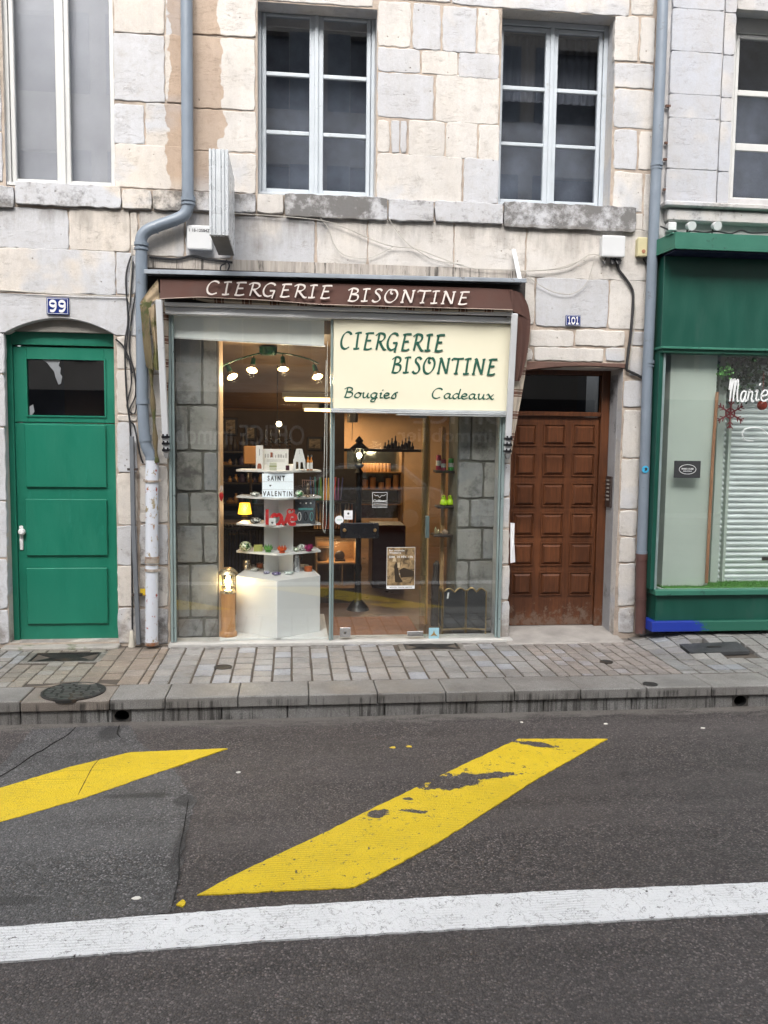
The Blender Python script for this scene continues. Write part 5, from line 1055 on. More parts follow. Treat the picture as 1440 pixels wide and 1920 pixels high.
# on the base
c = at_shelf(462, BT+.001, .62); e = empty('silver_jar', c, 'silver lidded jar on the left of the white base', 'jar'); q = MB(); q.lathe([(.032, 0), (.034, .003), (.034, .065), (.030, .07)], c, 24); q.build('jar', M('silver', (.62,.58,.52), .22, .9), e, smooth=True); q = MB(); q.lathe([(.030, .0705), (.034, .072), (.034, .085), (.026, .094), (0, .094)], c, 24); q.build('lid', M('silver', (1,1,1)), e, smooth=True)
glassball(478, BT, .52, .036, speck('silver lace', (.25,.25,.24), (.6,.6,.58), (.08,.08,.08), 110), 'silver_tangle', 'low silver lace holder beside the silver jar', 'candle holder', .5, .15, 13)
def candlejar(px, Y, r, h, mat, lab): c = at_shelf(px, BT+.001, Y); e = empty('candle_jar', c, lab, 'candle jar', 'orange candle jars on the white base'); q = MB(); q.lathe([(r*.9, 0), (r, .006), (r, h*.75), (r*.7, h*.8), (0, h*.78)], c, 22); q.build('wax', mat, e, smooth=True); q = MB(); q.lathe([(r*1.06, 0), (r*1.08, h*.9), (r*1.0, h)], c, 22); q.build('glass', CLR, e, smooth=True)
OR = M('orange wax', (.68,.13,.02), .35, bump=0)
candlejar(487, .70, .030, .06, OR, 'orange candle jar behind the silver tangle, left of the column'); candlejar(578.5, .50, .038, .062, OR, 'orange candle jar at the right end of the white base')
glassball(500, BT, .36, .030, speck('lilac stones', (.20,.17,.30), (.45,.45,.55), (.06,.05,.10), 90), 'amethyst_dish', 'pale lilac pebble tealight holder left of the purple one', 'candle holder', .45, .12, 7)
glassball(518, BT, .28, .040, speck('purple stones', (.10,.07,.20), (.38,.36,.50), (.04,.03,.08), 90), 'amethyst_dish', 'purple pebble tealight holder at the front corner of the base', 'candle holder', .42, .12, 9)
glassball(542, BT, .34, .042, speck('clear stones', (.32,.40,.38), (.6,.65,.62), (.2,.25,.24), 70), 'glass_dish', 'pale clear glass dish in front of the steel coffee pot', 'dish', .35, .08, 8)
c = at_shelf(557, BT+.001, .48); e = empty('vacuum_jug', c, 'slim silver white vacuum jug with a black handle on the base', 'jug'); q = MB(); q.lathe([(.030, 0), (.033, .01), (.033, .06), (.026, .12), (.020, .14), (.018, .15), (.0, .155)], c, 24); q.build('body', M('satin silver', (.55,.57,.60), .3, .6), e, smooth=True)
q = MB(); q.tube(smooth_pts([(c.x+.004, c.y, c.z+.155), (c.x+.03, c.y, c.z+.165), (c.x+.05, c.y, c.z+.14), (c.x+.036, c.y, c.z+.10)]), .006, 8); q.build('handle', BLK, e, smooth=True)
glassball(567, BT, .52, .022, CHR, 'steel_ball', 'little chrome ball holder beside the vacuum jug', 'candle holder', .9, .2, 7)
# wooden bollard lamp
YB_ = .12; c = Vector((X(428, 1190, YB_), YB_, .046)); e = empty('bollard_lamp', c, 'lit wooden bollard lamp with glass top and metal cap beside the white base', 'lamp')
r = wpx(13.5, YB_); zt = Z(428, 1112, YB_)-.046
q = MB(); q.lathe([(r*1.22, 0), (r*1.24, .02), (r*1.18, .035), (r*1.02, .045), (r, .05), (r, zt)], c, 32); q.build('post', wood_mat('orange pine', (.42,.19,.065), (.58,.30,.11), 'z', .4), e, smooth=True)
zb2 = Z(428, 1076, YB_)-.046; BRS = M('champagne metal', (.62,.50,.32), .25, .85)
q = MB(); q.lathe([(r*1.0, zt+.001), (r*1.06, zt+.006), (r*1.0, zt+.03), (r*.85, zt+.035)], c, 32); q.lathe([(r*1.0, zb2-.005), (r*1.42, zb2), (r*1.40, zb2+.008), (r*.95, zb2+.04), (r*.5, zb2+.058), (r*.2, zb2+.062), (0, zb2+.062)], c, 32); q.build('cap', BRS, e, smooth=True)
q = MB(); q.lathe([(r*.92, zt+.03), (r*.95, zt+.08), (r*.92, zb2-.004)], c, 28); q.build('glass', CLR, e, smooth=True)
q = MB(); [q.tube([c+Vector((r*.98*cos(a), r*.98*sin(a), zt+.02)), c+Vector((r*.98*cos(a), r*.98*sin(a), zb2+.002))], .0025, 6) for a in [pi/3*k+.3 for k in range(6)]]
[q.tube([c+Vector((r*.99*cos(a), r*.99*sin(a), zt+zz)) for a in [2*pi*k/20 for k in range(21)]], .002, 5) for zz in (.06, .11)]; q.build('cage', BRS, e)
q = MB(); q.lathe([(.012, zt+.03), (.020, zt+.06), (.026, zt+.10), (.020, zt+.14), (.010, zt+.155)], c, 16); q.build('bulb', emit('lantern bulb', (1, .78, .42), 14), e, smooth=True); pl(c+Vector((0, 0, (zt+zb2)/2+.0)), 0, e, 'lamp_light', 3.0)
# hanging red heart
c = A(415, 930, .10); e = empty('heart_ornament', c, 'red fabric heart on a white ribbon hanging by the left pier edge', 'ornament'); q = MB(); q.lathe([(.0, -.05), (.012, -.03), (.020, 0), (.015, .025), (.0, .035)], c, 14); q.build('heart', RED, e, smooth=True)
q = MB(); q.tube([c+Vector((0, 0, .03)), c+Vector((.003, 0, .09))], .002, 5); q.tube([c+Vector((-.005, 0, .09)), c+Vector((-.012, 0, .05))], .003, 5); q.tube([c+Vector((.006, 0, .09)), c+Vector((.012, 0, .045))], .003, 5); q.build('ribbon', WP, e)

# ---- further back in the shop
random.seed(21)
PINE = wood_mat('pale cabinet wood', (.36,.20,.09), (.46,.28,.13), 'x', .5); DKW = M('dark furniture', (.035,.025,.022), .5, 0, .3, 4, .1)
def taper_row(e_y, px0, px1, pyb, pyt, cols, lab, n):
    x0, x1, z0, z1 = RC(px0, pyt, px1, pyb, e_y); out = []
    for i in range(n):
        x = x0+(x1-x0)*(i+.5)/n; q = MB(); t = random.uniform(-.02, .03); q.tube([(x, e_y, z0), (x+t, e_y+.1, z1+random.uniform(-.01, .01))], [(x1-x0)/n*.42, (x1-x0)/n*.30], 8)
        cn = cols[i*len(cols)//n]; o = thing('taper_candle', q, M('wax '+cn[0], cn[1], .45, bump=0), '%s taper candle, %s from the left %s' % (cn[0], ORD[i], lab), 'candle', 'coloured taper candles in the wall rack', smooth=True)
CC = [('navy', (.03,.07,.22)), ('teal', (.02,.20,.20)), ('green', (.10,.25,.05)), ('orange', (.62,.20,.04)), ('yellow', (.62,.42,.08)), ('red', (.42,.03,.03)), ('violet', (.16,.05,.24)), ('dark blue', (.03,.04,.18))]
BB = [('tan', (.45,.26,.12)), ('brick', (.30,.07,.04)), ('brown', (.20,.09,.05)), ('cream', (.55,.43,.28)), ('rust', (.36,.13,.05))]
Yc = 2.0
taper_row(Yc, 582, 641, 938, 896, CC, 'in the upper rack beside the glazing bar', 14)
taper_row(Yc, 588, 668, 992, 946, BB, 'in the lower rack beside the glazing bar', 16)
x0, x1, z0, z1 = RC(556, 880, 672, 1000, Yc)
e = empty('candle_rack', (x0, Yc, z0), 'dark wall rack holding rows of coloured tapers behind the glazing bar', 'rack'); bx(e, x0, x1, Yc+.22, Yc+.25, z0, z1, DKW, 'back')
for py in (940, 994): zz = Z(600, py, Yc); bx(e, x0, x1, Yc-.06, Yc+.21, zz-.02, zz, DKW, 'shelf')
# pine cabinet
Yk = 1.7; x0, x1, z0, z1 = RC(592, 1012, 670, 1103, Yk); e = empty('pine_cabinet', ((x0+x1)/2, Yk, z0), 'open pale pine cabinet lit from inside, seen through the glass door', 'cabinet')
bx(e, x0, x1, Yk+.40, Yk+.42, z0, z1, PINE, 'back'); bx(e, x1-.02, x1, Yk, Yk+.40, z0, z1, PINE, 'side'); bx(e, x0, x0+.02, Yk, Yk+.40, z0, z1, PINE, 'side'); zz = Z(640, 1058, Yk)
for a in (z0, zz, z1-.02): bx(e, x0+.021, x1-.021, Yk, Yk+.399, a, a+.02, PINE, 'shelf')
bx(e, (x0+x1)/2+.06, (x0+x1)/2+.07, Yk+.01, Yk+.39, z0+.021, zz-.001, PINE, 'divider')
for k in range(9): q = MB(); q.box(x1-.05, x1-.044, Yk+.395, Yk+.4, z0+.05+k*.045, z0+.056+k*.045); q.build('peg_hole', DKW, e)
pl(Vector(((x0+x1)/2, Yk+.1, z1-.06)), 0, e, 'cabinet_light', 1.6)
bx(e, x0, x1, Yk+.02, Yk+.38, .012, z0-.001, DKW, 'plinth')
c = Vector((X(637, 1038, Yk+.1), Yk+.1, zz+.021)); q = MB(); q.lathe([(.0, -.01), (.045, -.008), (.055, .0), (.05, .03), (.0, .03)], c+Vector((0, 0, .06)), 22, 'y'); q.box(c.x-.05, c.x+.06, c.y-.03, c.y+.04, c.z, c.z+.02); thing('gong', q, DKW, 'small dark round gong standing inside the pine cabinet', 'gong', smooth=True)
c = Vector((X(605, 1045, Yk+.1), Yk+.15, zz+.021)); q = MB(); q.lathe([(.05, 0), (.06, .03), (.10, .14), (.105, .15)], c, 24); thing('bowl', q, M('grey bronze', (.16,.14,.12), .4, .4), 'large grey bowl standing inside the pine cabinet', 'bowl', smooth=True)
# street lantern standing in the shop
Yl = 1.35; c = Vector((X(673, 900, Yl), Yl, 0)); zb_ = Z(673, 868, Yl); ztp = Z(673, 822, Yl); e = empty('street_lantern', c, 'black cast iron street lantern with a lit glass head standing inside the shop', 'lantern')
IR2 = M('black iron', (.012,.012,.013), .4, .5)
q = MB(); q.lathe([(.12, .012), (.10, .05), (.04, .12), (.03, .4), (.042, .45), (.03, .5), (.030, zb_-.12), (.045, zb_-.10), (.022, zb_-.06), (.055, zb_-.02), (.02, zb_)], c, 20); q.build('post', IR2, e, smooth=True)
q = MB(); q.lathe([(.085, zb_+.145), (.10, zb_+.15), (.04, zb_+.20), (.03, zb_+.21), (.045, zb_+.225), (.02, zb_+.26), (0, zb_+.28)], c, 6); [q.tube([c+Vector((.042*cos(a), .042*sin(a), zb_)), c+Vector((.085*cos(a), .085*sin(a), zb_+.15))], .004, 5) for a in [pi/3*k for k in range(6)]]; q.build('head_frame', IR2, e)
q = MB(); q.lathe([(.040, zb_+.002), (.082, zb_+.145)], c, 6); q.build('head_glass', CLR, e); q = MB(); q.ball(c+Vector((0, 0, zb_+.08)), .028, 12); q.build('bulb', BULB, e, smooth=True); pl(c+Vector((0, -.03, zb_+.16)), 0, e, 'lantern_light', 2.2)
# hanging lantern, chandelier, yellow lamp
c = A(661, 782, .7); e = empty('hanging_lantern', c, 'small unlit hanging lantern just inside the top of the glass door', 'lantern'); q = MB(); q.lathe([(.05, -.05), (.052, .04), (.03, .06)], c, 6); q.build('body', M('pewter', (.18,.16,.13), .3, .7), e); q = MB(); q.tube([c+Vector((0, 0, .06)), Vector((c.x, c.y, ceilz(.7)))], .003, 5); q.tube([c-Vector((0, 0, .05)), c-Vector((.004, 0, .22))], .003, 5); q.build('chain', IR2, e)
c = A(520, 815, 1.9); e = empty('chandelier', c, 'dark branched chandelier with one bright bulb behind the top shelf', 'chandelier'); q = MB(); q.tube([c+Vector((0, 0, .0)), Vector((c.x, c.y, ceilz(1.9)))], .004, 5)
for k in range(9): a = 2*pi*k/9; q.tube(smooth_pts([c+Vector((0, 0, -.05)), c+Vector((.08*cos(a), .08*sin(a), -.09)), c+Vector((.14*cos(a), .14*sin(a), -.02)), c+Vector((.13*cos(a), .13*sin(a), .05))]), .006, 6); [q.ball(c+Vector((.14*cos(a), .14*sin(a), -.05-.035*j)), .011, 6) for j in range(4)]
q.build('branches', IR2, e, smooth=True); q = MB(); q.ball(A(523, 795, 1.85), .028, 12); q.build('bulb', BULB, e, smooth=True); pl(A(523, 795, 1.7), 0, e, 'chandelier_light', 4)
c = A(459, 972, 1.0); e = empty('table_lamp', c, 'lit yellow shaded table lamp at the left behind the display stand', 'lamp'); q = MB(); q.lathe([(.068, .045), (.05, .15), (.052, .152)], c, 24); q.build('lamp_shade', emit('lit yellow shade', (1, .50, .03), 1.1), e, smooth=True); q = MB(); q.lathe([(.05, -.04), (.05, -.025), (.03, .0), (.035, .02), (.012, .035), (.012, .05)], c, 16); q.build('base', DKW, e, smooth=True); pl(c+Vector((0, -.12, .12)), 0, e, 'shade_light', 1.2)
q = MB(); zz = c.z-.041; q.box(X(412, 980, 1.), X(492, 980, 1.), .86, 1.3, zz-.03, zz); e_ = tag(q.build('side_table', DKW), 'dark side table under the yellow lamp', 'table'); q = MB(); [q.bar((x_, y_, .012), (x_, y_, zz-.03), .04, .04) for x_ in (X(420, 980, 1.), X(484, 980, 1.)) for y_ in (.9, 1.26)]; o = q.build('legs', DKW, e_)
# black fire-tool rack with a row of thin bars
x0, x1, z0, z1 = RC(418, 990, 494, 1075, .8); e = empty('iron_grille', (x0, .8, z0), 'black wrought iron grille of thin upright bars behind the display stand', 'grille'); bx(e, x0, x1, .80, .82, z1-.02, z1, IR2, 'rail'); bx(e, x0, x1, .80, .82, z0, z0+.02, IR2, 'rail')
for k in range(12): x = x0+(x1-x0)*(k+.5)/12; q = MB(); q.tube([(x, .81, z0+.02), (x, .81, z1-.02)], .007, 6); q.ball((x, .81, z1+.02), .014, 8); q.build('bar', IR2, e, smooth=True)
# shelving with dark ornaments along the left and back
x0, x1 = X(410, 850, 2.6), X(500, 850, 2.6); e = empty('ornament_shelf', (x0, 2.6, 0), 'dark shelving with small dim ornaments deep in the left of the shop', 'shelving'); bx(e, x0, x1, 2.9, 2.93, .01, Z(450, 845, 2.6), M('navy panel', (.035,.035,.06), .6), 'back')
for py in (1000, 945, 905, 872, 846): zz = Z(450, py, 2.6); bx(e, x0, x1, 2.6, 2.895, zz-.02, zz, DKW, 'shelf')
def vase(px, pyb, Y, h, r, mat, lab, name='ornament', cat='ornament', group='dim ornaments deep in the shop'):
    c = A(px, pyb, Y); q = MB(); q.lathe([(r*.6, 0), (r*.9, h*.1), (r, h*.4), (r*.55, h*.7), (r*.4, h*.85), (r*.6, h)], c, 14); return thing(name, q, mat, lab, cat, group, smooth=True)
AG = M('antique amber', (.40,.22,.09), .35, .3)
for px, pb_, h, r, mt, lab in [(421,846,.20,.05,DKW,'dark bulbous vase highest at the left of the deep shelf'), (440,846,.16,.035,DKW,'slim dark vase second from the left on the deep shelf'), (456,846,.22,.05,DKW,'tall dark urn near the middle of the deep shelf'), (482,846,.18,.05,DKW,'dark urn at the right end of the deep shelf'),
                             (422,872,.04,.05,AG,'low amber bowl on the second deep shelf'), (470,905,.06,.04,AG,'amber cup on the third deep shelf'), (440,905,.05,.03,DKW,'dark cup on the third deep shelf'), (432,945,.07,.05,AG,'amber bowl on the fourth deep shelf')]: vase(px, pb_, 2.7, h, r, mt, lab)
c = A(470, 872, 1.6); e = empty('shaded_lamp', c, 'dim amber cube lamp left of the top shelf', 'lamp'); q = MB(); q.box(c.x-.07, c.x+.07, 1.55, 1.69, c.z+.01, c.z+.2); q.build('lamp_shade', emit('dim amber', (.50, .25, .10), .03), e, bevel=.01); q = MB(); q.tube([c+Vector((0, .02, .01)), Vector((c.x, 1.62, .012))], .014, 8); q.lathe([(.12, 0), (.1, .03)], (c.x, 1.62, .012), 20); q.build('stand', DKW, e)
random.seed(31)
for si, (py, nm) in enumerate(((872,'second'), (905,'third'), (945,'fourth'))):
    for k in range(6):
        h = random.uniform(.07, .16); r_ = random.uniform(.025, .045); mt = random.choice([DKW, M('dusty violet', (.07,.05,.10), .4), M('dark teal', (.02,.07,.08), .3), AG, M('pewter', (.18,.16,.13), .3, .7)])
        c = A(431+k*11.5, py, 2.72); q = MB(); q.lathe([(r_*.8, 0), (r_, h*.15), (r_*.9, h*.6), (r_*.4, h*.8), (r_*.5, h)], c, 12); thing('ornament', q, mt, '%s small dim ornament from the left on the %s deep shelf behind the lamp' % (ORD[k], nm), 'ornament', 'dim ornaments deep in the shop', smooth=True)
for k, (px, py, w_, h_) in enumerate(((432,800,26,34), (470,812,22,28), (590,832,30,26), (560,862,18,40))):
    r = RC(px-w_/2, py-h_/2, px+w_/2, py+h_/2, 3.4); e = empty('picture_frame', ((r[0]+r[1])/2, 3.4, r[2]), ('dark framed picture high at the far left of the shop', 'dark framed picture right of the far left one', 'dark framed picture behind the chandelier bulb', 'narrow dark framed picture near the glazing bar')[k], 'picture', 'dark framed pictures'); bx(e, r[0], r[1], 3.4, 3.44, r[2], r[3], DKW, 'frame', bevel=.008); bx(e, r[0]+.03, r[1]-.03, 3.385, 3.399, r[2]+.03, r[3]-.03, SEP, 'print')
mb = MB(); mb.box(X(408, 900, 3.45), X(645, 900, 3.45), 3.45, 3.55, .012, Z(500, 770, 3.45)); mb.build('partition', M('dark partition', (.12,.085,.06), .8, 0, .3, 2), b101)
# back wall display: mirror, shelves and jars
Yw = 4.6; x0, x1, z0, z1 = RC(650, 846, 752, 975, Yw); e = empty('mirror_display', ((x0+x1)/2, Yw, z0), 'tall mirrored display case with shelves at the back of the shop', 'display case')
bx(e, x0, x1, Yw+.30, Yw+.34, z0, z1, M('mirror', (.40,.44,.42), .08, .9), 'mirror'); bx(e, x0-.04, x0-.001, Yw, Yw+.34, .01, z1, PINE, 'side'); bx(e, x1+.001, x1+.04, Yw, Yw+.34, .01, z1, PINE, 'side')
WAX = M('amber candle wax', (.62,.33,.14), .5, bump=0)  # plain amber wax colour, no emission
for py in (885, 917, 945): zz = Z(700, py, Yw); bx(e, x0, x1, Yw, Yw+.29, zz-.015, zz, AG, 'shelf')
for k in range(8): c = Vector((X(682+k*6.6, 880, Yw+.1), Yw+.1, Z(700, 885, Yw)+.001)); q = MB(); q.lathe([(.034, 0), (.036, .02), (.036, .11), (.03, .12)], c, 12); thing('pillar_candle', q, WAX, ORD[k]+' amber pillar candle from the left on the upper shelf of the mirrored case', 'candle', 'amber candles in the mirrored case', smooth=True)
for k, (px, h) in enumerate(((685, .13), (699, .16), (715, .09), (728, .15), (742, .2))): c = Vector((X(px, 900, Yw+.1), Yw+.1, Z(700, 917, Yw)+.001)); q = MB(); q.lathe([(.042, 0), (.044, .02), (.04, h), (.01, h+.005)], c, 12); thing('pillar_candle', q, WAX, ORD[k]+' amber pillar candle from the left on the middle shelf of the mirrored case', 'candle', 'amber candles on the middle shelf', smooth=True)
L = bpy.data.lights.new('case', 'POINT'); L.energy = 4; L.color = (1, .75, .45); L.shadow_soft_size = .1; lo = bpy.data.objects.new('case_light', L); col.objects.link(lo); lo.parent = e; lo.location = (0, -.05, z1-z0+.05)
mb = MB(); zz = Z(740, 842, 4.0); mb.box(X(625, 842, 4.), X(790, 842, 4.), 4.0, 4.2, zz-.04, zz); thing('wall_shelf', mb, DKW, 'dark high wall shelf carrying small bottles at the back of the shop', 'shelf')
for k in range(9): c = Vector((X(722+k*6.4, 840, 4.1), 4.1, zz+.001)); q = MB(); h = .05+.03*(k % 4); q.lathe([(.025, 0), (.026, h*.7), (.01, h*.85), (.01, h+.04)], c, 10); thing('shelf_bottle', q, DKW, ORD[k]+' small dark bottle from the left on the high wall shelf', 'bottle', 'small bottles on the high wall shelf', smooth=True)
mb = MB(); x0, x1, z0, z1 = RC(698, 990, 760, 1100, 2.6); mb.box(x0, x1, 2.6, 3.1, .012, Z(730, 985, 2.6)); thing('shop_counter', mb, M('maroon counter', (.05,.012,.014), .35), 'dark maroon counter behind the glass door', 'counter', bevel=.01)
mb = MB(); mb.box(X(795, 900, .62), X(806, 900, .62), .62, .72, .012, 2.6); mb.build('timber_post', wood_mat('tan post', (.38,.22,.10), (.46,.28,.13), 'z', .5), b101)

# ---- right-hand corner shelf and what stands on it
Ye = .42; e = empty('corner_shelf', A(834, 1100, Ye), 'narrow wooden corner shelf tower behind the right glass', 'shelf'); x = X(834, 950, Ye); bx(e, x-.02, x+.02, Ye+.10, Ye+.13, .012, Z(834, 800, Ye), PINE, 'upright')
for py, a, b_ in ((882,815,852), (948,818,854), (1001,810,847)): zz = Z(834, py, Ye); bx(e, X(a, py, Ye), X(b_, py, Ye), Ye-.08, Ye+.099, zz-.022, zz, DKW, 'shelf', bevel=.006)
def bottle(px, pyb, n, h, mat, lab, cap=None):
    c = Vector((X(px, 880, Ye), Ye, Z(834, pyb, Ye)+.001)); r = wpx(n)/2; H = hpx(h); e = empty('pillar_candle', c, lab, 'candle', 'wrapped candles on the corner shelf'); q = MB(); q.lathe([(r*.95, 0), (r, .005), (r, H*.95), (r*.9, H)], c, 18); q.build('wax', mat, e, smooth=True); q = MB(); q.lathe([(r*1.03, H*.28), (r*1.03, H*.62)], c, 18); q.build('label', WP, e, smooth=True)
    q = MB(); q.tube([c+Vector((0, 0, H)), c+Vector((.002, 0, H+.015))], .0015, 5); q.build('wick', INK, e)
bottle(822, 881, 10, 28, M('raspberry', (.35,.02,.06), .4), 'tall raspberry candle at the left of the corner shelf')
bottle(831, 882, 11, 21, M('raspberry pale', (.36,.05,.09), .4), 'shorter dusky pink candle with white label in the middle of the corner shelf')
bottle(846, 882, 12, 23, M('leaf green', (.06,.34,.07), .4), 'bright green candle with white label at the right of the corner shelf')
LIME = M('lime glaze', (.42,.66,.015), .25, bump=0)
for px, lab in ((832, 'plump lime green figurine, left one of the pair on the corner shelf'), (844, 'plump lime green figurine, right one of the pair on the corner shelf')):
    c = Vector((X(px, 940, Ye), Ye, Z(834, 948, Ye)+.001)); e = empty('figurine', c, lab, 'figurine', 'lime green figurines'); q = MB(); q.lathe([(.02, 0), (.034, .01), (.037, .03), (.028, .05), (.018, .062), (.022, .075), (.02, .09), (0, .098)], c, 18); q.build('body', LIME, e, smooth=True); q = MB(); [q.ball(c+Vector((s_*.010, -.018, .083)), .006, 8) for s_ in (-1, 1)]; q.build('eyes', INK, e)
for px, h, r, mt, lab in ((817,.075,.012,BRS,'slim gold flask standing upright on the lowest corner shelf'), (822,.05,.013,BRS,'short gold flask on the lowest corner shelf'), (834,.045,.03,M('driftwood', (.28,.20,.15), .9),'lump of driftwood on the lowest corner shelf')):
    c = Vector((X(px, 1000, Ye-.03), Ye-.03, Z(834, 1001, Ye)+.001)); q = MB(); q.lathe([(r*.9, 0), (r, h*.1), (r, h*.6), (r*.4, h*.8), (r*.3, h)], c, 12, 'z', .1, 5); thing('small_ornament', q, mt, lab, 'ornament', smooth=True)
# brass fire screen
Yf = .14; fz0 = .03; BR2 = M('aged brass', (.34,.24,.11), .35, .75, .2, 8, .1); MESH = M('black mesh', (.02,.021,.024), .8)
e = empty('fire_screen', A(866, 1190, Yf), 'folding brass fire screen with scalloped top and black mesh behind the right glass', 'fire screen')
def leafp(pxa, pxb, Ya, Yb, ta, tb):
    a, b_ = Vector((X(pxa, 1150, Ya), Ya, 0)), Vector((X(pxb, 1150, Yb), Yb, 0)); zt_ = (Z(pxa, ta, Ya)+Z(pxb, tb, Yb))/2
    f = MB(); P = lambda t, z: Vector((a.x+(b_.x-a.x)*t, a.y+(b_.y-a.y)*t, z))
    f.bar(P(0, fz0), P(0, zt_), .012, .012); f.bar(P(1, fz0), P(1, zt_), .012, .012); f.bar(P(.02, fz0+.04), P(.98, fz0+.04), .010, .016)
    top = [P(0, zt_)] + [P(t/16, zt_-.012+.035*abs(sin(2*pi*t/16*1.0))) for t in range(1, 16)] + [P(1, zt_)]
    f.tube(top, .0075, 8); f.build('frame', BR2, e)
    g = MB(); vs = [P(.03, fz0+.045), P(.97, fz0+.045)] + [p-Vector((0, 0, .006)) for p in reversed(top[1:-1])]; k = len(vs); g.add(vs+[v+Vector((0, .004, 0)) for v in vs], [tuple(range(k)), tuple(range(2*k-1, k-1, -1))] + [(i, i+k, (i+1) % k+k, (i+1) % k) for i in range(k)]); g.build('mesh', MESH, e)
leafp(823, 829, .40, .14, 1105, 1108); leafp(830, 873, .14, .17, 1108, 1108); leafp(874, 911, .17, .12, 1108, 1107)
q = MB(); cc = A(841, 1111, .10); q.bar(cc, cc+Vector((-.008, 0, -.055)), .014, .002); q.build('price_tag', WP, e)
mb = MB(); c = A(820, 1100, .50); mb.lathe([(.05, .0), (.045, .2), (.05, .4), (.03, .52), (.035, .6), (.0, .64)], Vector((c.x, .56, .012)), 14, 'z', .12, 5); thing('umbrella_stand', mb, DKW, 'dark upright folded shape beside the fire screen', 'stand', smooth=True)

# ================================================================== AWNING
random.seed(5)
BRN = M('brown canvas', (.072,.032,.024), .85, 0, .12, 3, .25, 25, dirt=(.085,.035,.026), dthr=.6, dscale=2)
ZNC = M('zinc', (.36,.40,.45), .4, .5, .1, 4, .1, 40, dirt=(.16,.16,.16), dthr=.6, dscale=8)
STV, STH = stripe_mat('striped canvas', 'X', 4.4), stripe_mat('striped canvas side', 'Z', 5.2)
YV = -.18
e = empty('awning', A(635, 540, YV), 'folded brown canvas awning lettered in white above the shop window', 'awning')
p, q_ = A(271, 512, YV-.02), A(986, 529, YV-.02); q = MB(); q.bar(p+Vector((0, .085, .02)), q_+Vector((0, .085, .02)), .19, .018); q.bar(p+Vector((0, -.02, .008)), q_+Vector((0, -.02, .008)), .012, .034); q.build('hood', ZNC, e, bevel=.003)
# front valance: a sheet whose foot bows a little
tops = [(298,523),(360,524),(492,526),(603,531),(778,536),(900,540),(962,543)]; bots = [(302,560),(375,557),(492,562.5),(603,571),(778,576),(900,579),(960,581)]
def interp(pl_, x):
    for (a, b_), (c, d_) in zip(pl_[:-1], pl_[1:]):
        if x <= c: return b_+(d_-b_)*max(0, (x-a))/(c-a)
    return pl_[-1][1]
rows = []
for t in (0, .25, .5, .75, 1):
    row = []
    for i in range(41):
        px = 300+(961-300)*i/40; py = interp(tops, px)*(1-t)+interp(bots, px)*t; yy = YV-.03*t+.006*sin(px*.045+t*2)*t; row.append(A(px, py, yy))
    rows.append(row)
q = MB(); q.sheet(rows, .004); q.build('valance', BRN, e, smooth=True)
q = MB(); q.tube([v+Vector((0, -.001, 0)) for v in rows[-1]], .0035, 6); q.build('hem', M('hem tape', (.42,.33,.28), .8), e, smooth=True)
x0, x1 = X(389, 545, YV-.04), X(623, 545, YV-.04); x2, x3 = X(652, 553, YV-.04), X(880, 553, YV-.04)
CRW = M('cream lettering', (.66,.60,.56), .7, bump=0)
q = MB(); h_ = hpx(24, -.34); lettering(q, 'CIERGERIE', x0, x1, Z(500, 556, YV-.04), h_, YV-.045, .155, .35, track=.05, th=.003, zf=lambda x: -(x-(x0+x1)/2)*.006); q.build('lettering', CRW, e)
q = MB(); lettering(q, 'BISONTINE', x2, x3, Z(760, 568, YV-.04), h_, YV-.045, .155, .35, track=.05, th=.003); q.build('lettering', CRW, e)
def strip(name, left, right, mat, Yl, Yr, parent=e, th=.004, n=10):
    """cloth between two photo polylines, each point (x, y[, extra depth])"""
    L = smooth_pts([A(p[0], p[1], Yl+(p[2] if len(p) > 2 else 0)) for p in left], k=4); R_ = smooth_pts([A(p[0], p[1], Yr+(p[2] if len(p) > 2 else 0)) for p in right], k=4)
    k = min(len(L), len(R_)); L = [L[int(i*(len(L)-1)/(k-1))] for i in range(k)]; R_ = [R_[int(i*(len(R_)-1)/(k-1))] for i in range(k)]
    q = MB(); q.sheet([[a+(b_-a)*j/n+Vector((0, .008*sin(pi*j/n*3), 0)) for j in range(n+1)] for a, b_ in zip(L, R_)], th); return q.build(name, mat, parent, smooth=True)
# right-hand corner turning down
strip('corner_cloth', [(956,543),(958,560),(960,582)], [(978,549),(990,572,.02),(995,601,.03)], BRN, YV-.02, YV+.02)
strip('side_flap', [(961,583),(964,610,.02),(966,650,.03),(966,690,.03),(965,714,.03)], [(995,600),(993,630),(988,665),(982,692),(974,715)], BRN, YV, YV+.05)
strip('striped_side', [(966,585),(964,640),(962,700),(960,760),(957,820),(956,850)], [(991,612),(990,660),(982,720),(973,770),(964,820),(959,852)], STH, YV+.08, YV+.12)
# striped canvas rolled behind the valance
strip('striped_roll', [(355,560),(420,572,-.0),(492,577),(560,577),(604,571)], [(355,556),(420,558),(492,561),(560,566),(604,568)], STV, YV+.05, YV+.02)
strip('striped_roll', [(604,574),(700,582),(800,588),(900,590),(955,587)], [(604,568),(700,572),(800,574),(900,577),(955,579)], STV, YV+.05, YV+.02)
q = MB(); q.tube([A(310, 566, YV+.10), A(950, 589, YV+.10)], .03, 14); q.build('roller', M('dark roller', (.025,.02,.018), .8), e, smooth=True)
